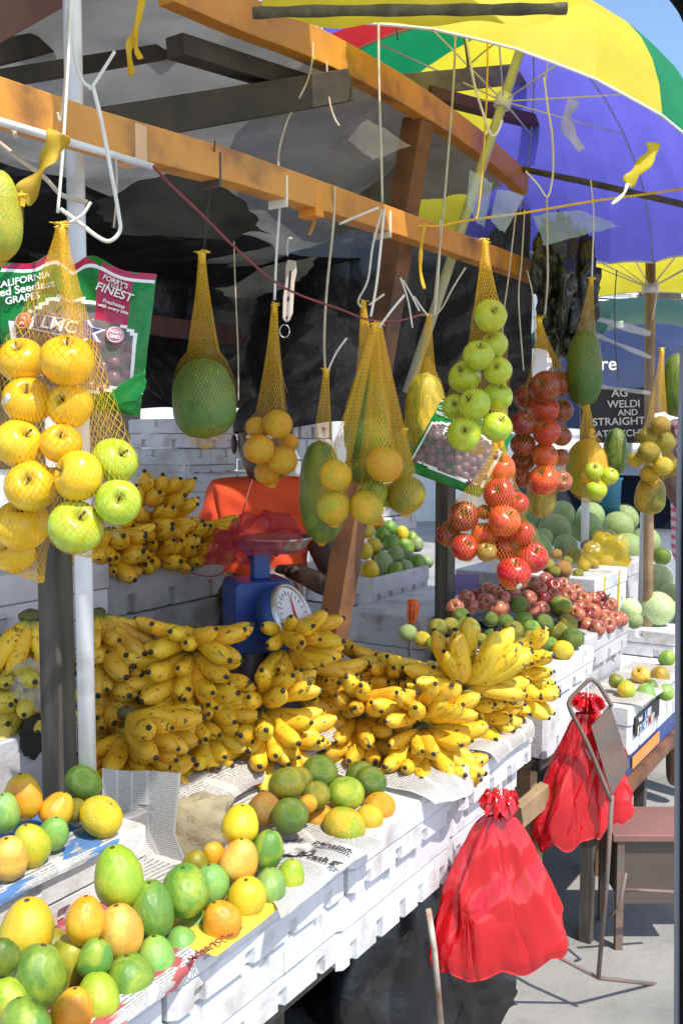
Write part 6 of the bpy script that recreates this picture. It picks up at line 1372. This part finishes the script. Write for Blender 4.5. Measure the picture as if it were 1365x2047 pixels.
cord([(1103, 40), (1107, 65), (1100, 105), (1092, 140), (1090, 160)], 2.6, stg, 'thin string stuck on the yellow umbrella hem', .002)
cord([(1087, 155), (1095, 220), (1103, 270), (1105, 340), (1098, 385), (1090, 392), (1075, 370), (1050, 342)], 2.6, wc, 'white cord loop against the blue umbrella panel', .0028)
cord([(1092, 392), (1093, 470), (1094, 560), (1088, 630)], [2.6, 2.8], stg, 'string from the white loop to the tall dull red net', .0028)
cord([(1180, 360), (1186, 430), (1184, 500), (1182, 560)], 2.85, wc, 'pale string that carries the smooth dark papaya', .0024)
cord([(1030, 430), (1015, 560), (1005, 640), (1000, 760)], 2.7, stg, 'left thin string over the tall dull red net', .002)
cord([(1048, 420), (1042, 520), (1036, 600), (1046, 740)], 2.72, stg, 'middle thin string over the tall dull red net', .002)
cord([(1052, 540), (1064, 590), (1070, 680)], 2.75, stg, 'short thin string over the tall dull red net', .002)
cord([(1232, 540), (1228, 600), (1230, 700), (1236, 760)], 3.0, M['darkwire'], 'thin dark string in front of the navy parasol', .0018)
cord([(1313, 560), (1310, 600), (1302, 640)], 3.0, stg, 'short pale string near the far umbrella pole', .0026)
cord([(800, 555), (815, 600), (824, 655)], 2.35, wc, 'split pale string ends beside the brown post', .0022)
cord([(805, 560), (822, 590), (838, 622)], 2.35, wc, 'pale string running to the red wire end', .0022)
cord([(827, 592), (842, 615), (856, 632)], 2.5, wc, 'white stiff cord end at the streaked papaya', .0026)
cord([(858, 632), (880, 620), (905, 575), (930, 535)], 2.5, stg, 'grey cord from the streaked papaya towards the pole', .0024)
cord([(468, 482), (470, 560), (476, 700), (477, 800)], 2.6, stg, 'double thin string hanging free behind the round papaya', .002)
cord([(308, 333), (340, 368), (400, 425), (470, 495), (545, 560), (600, 590), (680, 618), (740, 640), (800, 640), (845, 628)], [1.55, 2.45], M['redwire'], 'red electric wire sagging across the black sheet', .0026, 'wire', 'electric_wire')
cord([(320, 1118), (345, 1130), (400, 1150), (440, 1148), (468, 1115), (478, 1060), (492, 1000), (505, 958)], [2.45, 2.75], M['redwire'], 'thin dark red wire from the shirt to the back shelf', .0018, 'wire', 'electric_wire')
cord([(548, 690), (560, 740), (575, 785)], 2.3, M['redwire'], 'thin red wire above the bag of oranges', .0018, 'wire', 'electric_wire')
cord([(835, 452), (880, 452), (905, 446), (960, 437), (1050, 425), (1180, 403), (1290, 388), (1400, 372)], [2.45, 2.7], yl, 'taut yellow cord running right to the dark pole', .0034, 'rope', 'rope')
# orange ties round the beam
def tiewrap(px, label, mat, w=0.02):
    y = 236 + .316 * px; d = DV(px, y - 27, 1.2); c = W(px, y - 27, d); mb = MB()
    mb.prism([(-.0240, -.0325), (.0240, -.0325), (.0240, .0325), (-.0240, .0325)], -w / 2, w / 2, (VX, ZX, UX)); mb.v = [p + c - VX * (c.dot(VX) - 1.2) for p in mb.v]
    return mb.build('tie', mat, label=label, cat='tie', group='ties wound round the beam', smooth=False, bevel=.002)
tiewrap(622, 'orange strap wound round the middle of the beam', flat('orange_strap', (.75, .28, .02)), .03); tiewrap(263, 'pale worn strap round the beam beside the white pipe', flat('pale_strap', (.7, .42, .22)), .028)
tiewrap(422, 'dark cord turned round the beam over the papaya', M['darkwire'], .006); tiewrap(556, 'white cord turned round the beam over the oranges', wc, .006); tiewrap(764, 'pale cord wound round the beam over the citrus nets', stg, .012)
def ribbon(pts, d, w, mat, label, cat='ribbon', name='ribbon', tw=0.6, n=6):
    P = smoothpath([W(x, y, d) for x, y in pts], n); mb = MB(); m = len(P)
    def fn(s, t):
        i = min(m - 1, round(s * (m - 1))); a = (P[min(i + 1, m - 1)] - P[max(i - 1, 0)]).normalized(); b = a.cross(FWD).normalized(); q = b * math.cos(tw * math.sin(i * .5)) + FWD * math.sin(tw * math.sin(i * .5))
        return P[i] + q * ((t - .5) * w * (1 + .25 * math.sin(i * .9)))
    mb.grid(fn, m - 1, 4); return mb.build(name, mat, label=label, cat=cat, thick=.0012)
ylr = flat('yellow_ribbon', (.8, .5, .01), .5, .3)
ribbon([(283, -10), (280, 30), (266, 70), (258, 100), (264, 150)], 1.6, .011, ylr, 'longer yellow ribbon hanging before the grey roof sheet')
ribbon([(285, 0), (272, 60), (272, 95), (282, 118)], 1.59, .010, ylr, 'shorter yellow ribbon curled beside the long one')
ribbon([(850, 445), (842, 490), (840, 540), (848, 578)], 2.4, .009, ylr, 'yellow ribbon hanging from the right part of the beam')
ribbon([(120, 265), (100, 310), (70, 360), (42, 400)], 1.35, .03, flat('yellow_net_cloth', (.72, .5, .04), .6, .4), 'yellow gathered net tail pulled left of the pipe', 'net tail', 'net_tail', 1.0)
ribbon([(622, 415), (628, 440), (618, 470)], 2.12, .008, flat('orange_frays', (.7, .3, .06)), 'frayed orange threads under the orange strap', 'frayed tie', 'frayed_tie')
ribbon([(1148, 200), (1130, 240), (1145, 275), (1163, 300)], 2.4, .028, M['smokefilm'], 'twisted milky plastic strip stuck to the umbrella hem', 'plastic strip', 'plastic_strip')
ribbon([(1305, 285), (1300, 310), (1270, 345), (1252, 368)], 2.3, .030, UC['yellow'], 'torn yellow umbrella strip flapping near the hem', 'cloth strip', 'cloth_strip', .3)
ribbon([(1254, 366), (1245, 388), (1222, 408)], 2.3, .008, M['white'], 'white hem tape trailing from the torn yellow strip', 'cloth strip', 'cloth_strip', .3)
# ------------------------------------------------------------------ loose plastic, fob, sack
flap('clear_bag', [W(735, 240, 2.4), W(822, 292, 2.4), W(745, 318, 2.4), W(695, 278, 2.4)], M['smokefilm'], 'scrap of clear plastic blown flat beside the brown post', 'plastic scrap', .02, 10, rag=0.04)
flap('clear_bag', [W(938, 340, 2.5), W(985, 365, 2.5), W(968, 455, 2.5), W(932, 405, 2.5)], M['bluefilm'], 'pack of pale blue plastic bags left of the umbrella pole', 'plastic bags', .03, 12, rag=0.04)
flap('clear_bag', [W(992, 380, 2.5), W(1048, 392, 2.5), W(1006, 470, 2.5), W(980, 440, 2.5)], M['bluefilm'], 'pack of pale blue plastic bags right of the umbrella pole', 'plastic bags', .03, 12, rag=0.04)
flap('clear_bag', [W(1065, 430, 2.75), W(1150, 420, 2.75), W(1238, 455, 2.75), W(1085, 490, 2.75)], M['bluefilm'], 'sheet of light blue plastic stretched over the crumpled dark plastic', 'plastic sheet', .03, 9, rag=0.04)
for k, (c, rr, s_) in enumerate((((1115, 540), (.10, .06, .13), 11), ((1150, 590), (.07, .06, .16), 14), ((1120, 650), (.06, .05, .09), 17))):
    blob('plastic_sheet', W(*c, 3.05 + .04 * k), rr, M['oliveplastic'] if k != 1 else M['darkplastic'], ('upper crumpled dark plastic bundle under the light blue sheet', 'glossy black plastic bundle right of the dull red apples', 'lowest crumpled olive plastic scrap above the smooth papaya')[k], 'plastic bundle', .7, 9, s_, 26)
film('clear_bag', W(78, 1400, 1.95), .075, .05, .075, M['clear'], 'crumpled clear bag tied round the weathered post', 'plastic bag', 5, 0.4)
ribbon([(95, 1335), (120, 1345), (140, 1342)], 2.0, .04, M['clear'], 'clear film pulled across the weathered post to the pipe', 'plastic film', 'plastic_film', .5)
film('clear_bag', W(305, 985, 3.3), .17, .12, .14, M['clear'], 'heap of crumpled clear plastic on the back shelf left', 'plastic heap', 12, 0.5)
ribbon([(1150, 622), (1220, 645), (1300, 668)], 3.1, .022, M['smokefilm'], 'upper milky plastic strip stretched in front of the navy parasol', 'plastic strip', 'plastic_strip', .2)
ribbon([(1180, 665), (1240, 690), (1300, 715)], 3.12, .014, M['smokefilm'], 'lower milky plastic strip stretched in front of the navy parasol', 'plastic strip', 'plastic_strip', .2)
ribbon([(1190, 772), (1240, 778), (1300, 786)], 3.1, .012, M['smokefilm'], 'milky plastic strip along the top of the blackboard', 'plastic strip', 'plastic_strip', .2)
fob = thing('plastic_fob', 'white slotted plastic fob with a ring hanging before the black sheet', 'fob', W(578, 580, 2.5))
mb = MB(); a, b = W(584, 520, 2.5), W(574, 645, 2.5); ax_ = (b - a).normalized(); sd_ = ax_.cross(FWD).normalized()
pr_ = [(-.012, 0), (-.016, .02), (-.013, .06), (-.016, .10), (-.013, .155), (-.004, .165), (.006, .160), (.013, .14), (.011, .06), (.015, .03), (.010, .002)]
mb.prism([(x, y) for x, y in pr_], -.006, .006, (sd_, ax_, FWD)); mb.v = [p + a for p in mb.v]; mb.build('body', flat('bone_plastic', (.62, .52, .46), .4), fob, smooth=False, bevel=.003)
for (yy_, hh) in ((.03, .05), (.098, .012), (.15, .006)):
    mb = MB(); mb.prism([(-.004, yy_), (.001, yy_), (.001, yy_ + hh), (-.004, yy_ + hh)], -.0075, -.0058, (sd_, ax_, FWD)); mb.v = [p + a for p in mb.v]; mb.build('slot', M['black'], fob, smooth=False)
mb = MB(); c = W(569, 662, 2.5); mb.tube([c + RTV * (.013 * math.cos(i * math.pi / 10)) + UPV * (.017 * math.sin(i * math.pi / 10)) for i in range(21)], .0016, 6); mb.build('ring', M['steel'], fob)
mb = MB(); mb.tube(smoothpath([W(575, 512, 2.5), W(574, 490, 2.5), W(578, 476, 2.5), W(584, 478, 2.5)], 4), .0022, 6); mb.build('hook', M['whitecord'], fob)
# orange handled knife standing in the citrus heap
kn = thing('knife', 'knife with a bright orange handle standing upright in the citrus', 'knife', W(823, 1300, 3.1))
mb = MB(); k0, k1 = W(826, 1198, 3.05), W(822, 1248, 3.05); mb.tube([k0 - UPV * 0, k0.lerp(k1, .1), k0.lerp(k1, .5), k0.lerp(k1, .85), k1], [.012, .021, .020, .015, .009], 12); mb.build('handle', flat('orange_plastic', (.85, .14, .015), .3), kn)
for off in (-.008, .004):
    mb = MB(); mb.tube([k0.lerp(k1, .15) + RTV * off - FWD * .0195, k0.lerp(k1, .8) + RTV * off - FWD * .016], .0022, 5); mb.build('groove', flat('dark_orange_plastic', (.45, .05, .01), .4), kn)
mb = MB(); mb.tube([k1, W(820, 1275, 3.06), W(818, 1312, 3.07)], [.0065, .006, .004], 8); mb.build('blade', M['steel'], kn)
sk = MB(); skc = W(394, 1660, 1.87)
def sackf(s, t):
    a = 2 * math.pi * s; b = math.pi * t; e = Vector((math.cos(a) * math.sin(b), math.sin(a) * math.sin(b), math.cos(b)))
    f = 1 + .16 * nz((e.x * 2, e.y * 2, e.z * 2 + 1)) + .05 * nz((e.x * 7, e.y * 7, e.z * 7)) + (.04 * math.sin(13 * e.z + 3 * e.y) if e.x > .45 else 0)
    sx_ = max(-.82, min(.80, e.x)); sz_ = max(-.75, min(.80, e.z))
    return skc + RTV * (.072 * sx_ * f * 1.1) + FWD * (.05 * e.y * f) + UPV * (.080 * sz_ * f + .010 * sx_)
sk.grid(sackf, 72, 48); sk.build('burlap_sack', M['sack'], label='folded beige burlap sack lying between the newspapers', cat='sack')
fringe = thing('sack_fringe', 'loose knotted threads on the right end of the burlap sack', 'fringe', W(440, 1650, 1.86))
for i in range(14):
    y = 1612 + i * 7; x = 432 + 8 * math.sin(i); mb = MB(); mb.tube(smoothpath([W(x - 8, y, 1.855), W(x + 6, y + 6, 1.845), W(x + 2 + 6 * math.sin(i * 2), y + 15, 1.845)], 4), .0024, 5); mb.build('thread', M['sack'], fringe)
tray = MB(); tc_ = W(1195, 1272, 3.35)
tray.grid(lambda s, t: S(3.05 + .62 * s, 1.10 + .36 * t, 1.024 + .05 * (max(0, abs(s - .5) * 2 - .75) * 3 + max(0, abs(t - .5) * 2 - .72) * 3) + .008 * nz((s * 9, t * 9, 2))), 26, 18)
tray.build('black_tray', M['darkplastic'], label='dark plastic liner spread under the heap of red apples', cat='tray', thick=.003)
pt = flat('purple_foam', (.20, .14, .34), .6)
mb = MB(); P = [(0, 0), (.095, 0)] ; zig = [(.095 - i * .0095 / 1, .075 + (.008 if i % 2 else 0)) for i in range(11)]
q0 = W(905, 1148, 3.55); mb.prism([(x, -y) for x, y in P + zig], 0, .02, (RTV, UPV, FWD)); mb.v = [p + q0 for p in mb.v]; mb.build('fruit_tray', pt, label='purple moulded fruit tray standing behind the red apples', cat='tray', smooth=False)
film('yellow_bag', W(905, 1030, 3.5), .05, .04, .05, flat('yellow_plastic', (.75, .55, .02), .3, .4), 'twisted yellow plastic bag behind the dark red apple cluster', 'plastic bag', 4, .4)
film('yellow_bag', W(1210, 1125, 3.93), .11, .08, .12, stuffmat('sheer_yellow_film', (.75, .55, .02), (.7, .5, .02), 6, .2, bmp=.5, bscale=12, alpha=.28), 'sheer yellow bag over the olive citrus before the melons', 'plastic bag', 6, .3)
mb = MB(); tq = W(1205, 1060, 5.6); mb.lathe([(0, -.05), (.085, -.05), (.10, .29), (.106, .30), (.106, .31), (.098, .31), (.09, .02), (0, .01)], tq, seg=28); mb.build('plastic_tub', flat('teal_blue_plastic', (.01, .13, .22), .4), label='blue plastic tub behind the orange blotched papaya', cat='tub')
for tv in (.08, .28):
    mb = MB(); mb.box((3.72 + tv, 1.1645, .985), (3.735 + tv, 1.1665, 1.148), AX); mb.build('tape', UC['yellow'], label='yellow tape strip on the white box before the melons, ' + ('left one' if tv < .1 else 'right one'), cat='tape', smooth=False)
# striped shopper
sp = W(1350, 720, 4.3); shp = thing('person', 'passer-by in a pink and white striped top at the right edge', 'person', Vector((sp.x + .12, sp.y, 0)))
bx0 = Vector((sp.x + .14, sp.y, 0)); PJ = {'hip': (bx0 + ZX * 1.22, .13, .10), 'belly': (bx0 + ZX * 1.42, .12, .10), 'chest': (bx0 + ZX * 1.72, .14, .10), 'clav': (bx0 + ZX * 1.90, .09, .07), 'neck': (bx0 + ZX * 1.98, .045, .045), 'head': (bx0 + ZX * 2.10, .075, .085), 'top': (bx0 + ZX * 2.19, .05, .055),
      'shl': (bx0 + ZX * 1.88 - RTV * .15, .05, .05), 'ell': (bx0 + ZX * 1.63 - RTV * .17 - FWD * .05, .04, .04), 'hal': (bx0 + ZX * 1.45 - RTV * .10 - FWD * .2, .03, .03), 'shr': (bx0 + ZX * 1.88 + RTV * .15, .05, .05), 'elr': (bx0 + ZX * 1.6 + RTV * .2, .04, .04), 'har': (bx0 + ZX * 1.4 + RTV * .2, .03, .03),
      'knl': (bx0 + ZX * .62 - RTV * .09, .065, .065), 'ftl': (bx0 + ZX * .08 - RTV * .09, .045, .045), 'knr': (bx0 + ZX * .62 + RTV * .09, .065, .065), 'ftr': (bx0 + ZX * .08 + RTV * .09, .045, .045)}
for k in PJ: PJ[k] = (PJ[k][0] * 1 - ZX * 0.14 if not k.startswith(('kn', 'ft')) else PJ[k][0], *PJ[k][1:])
skin_body('body', PJ, [('hip', 'belly'), ('belly', 'chest'), ('chest', 'clav'), ('clav', 'neck'), ('neck', 'head'), ('head', 'top'), ('clav', 'shl'), ('shl', 'ell'), ('ell', 'hal'), ('clav', 'shr'), ('shr', 'elr'), ('elr', 'har'), ('hip', 'knl'), ('knl', 'ftl'), ('hip', 'knr'), ('knr', 'ftr')], stuffmat('brown_skin', (.16, .085, .055), (.13, .07, .045), 9, .5), shp)
m_, nt_, b_, o_ = newmat('pink_stripes'); tc2 = nt_.nodes.new('ShaderNodeTexCoord'); sx2 = nt_.nodes.new('ShaderNodeSeparateXYZ'); nt_.links.new(tc2.outputs['Object'], sx2.inputs[0])
c2_ = mix(nt_, math_(nt_, 'GREATER_THAN', math_(nt_, 'FRACT', math_(nt_, 'MULTIPLY', sx2.outputs[2], 24.0)), .45), (.75, .12, .28), (.75, .62, .66)); nt_.links.new(c2_, b_.inputs['Base Color']); b_.inputs['Roughness'].default_value = .8
PK = {k: (PJ[k][0], PJ[k][1] * 1.14 + .008, PJ[k][2] * 1.14 + .008) for k in ('hip', 'belly', 'chest', 'clav', 'shl', 'shr')}
skin_body('striped_top', PK, [('hip', 'belly'), ('belly', 'chest'), ('chest', 'clav'), ('clav', 'shl'), ('clav', 'shr')], m_, shp)
hh = MB(); hq = PJ['head'][0] + ZX * .03; hh.grid(lambda s, t: hq + RTV * (.085 * math.cos(6.2832 * s) * math.sin(math.pi * t * .55)) + FWD * (.02 + .095 * math.sin(6.2832 * s) * math.sin(math.pi * t * .55)) + ZX * (.02 + .09 * math.cos(math.pi * t * .55)), 24, 10); hh.build('hair', M['hair'], shp)
# ------------------------------------------------------------------ the vehicle window the street is seen from
cf = thing('vehicle_window_frame', 'black window frame of the vehicle at the right edge of the view', 'window frame', Vector((.5, .5, 1.1)))
FD = 0.62
path = smoothpath([W(900, -470, FD), W(1170, -270, FD), W(1362, -86, FD), W(1434, 26, FD), W(1456, 200, FD), W(1438, 620, FD), W(1427, 1100, FD), W(1423, 2100, FD), W(1421, 2700, FD)], 6)
mb = MB(); mb.tube(path, .0215, 14); mb.build('frame', stuffmat('black_trim', (.008, .008, .009), (.006, .006, .006), 9, .9, bmp=0, spec=.08), cf)
mb = MB(); mb.tube([p - RTV * .0215 + FWD * .004 for p in path[31:]], .0024, 8); mb.build('rubber_seal', stuffmat('grey_rubber', (.22, .22, .24), (.16, .16, .17), 9, .5), cf)
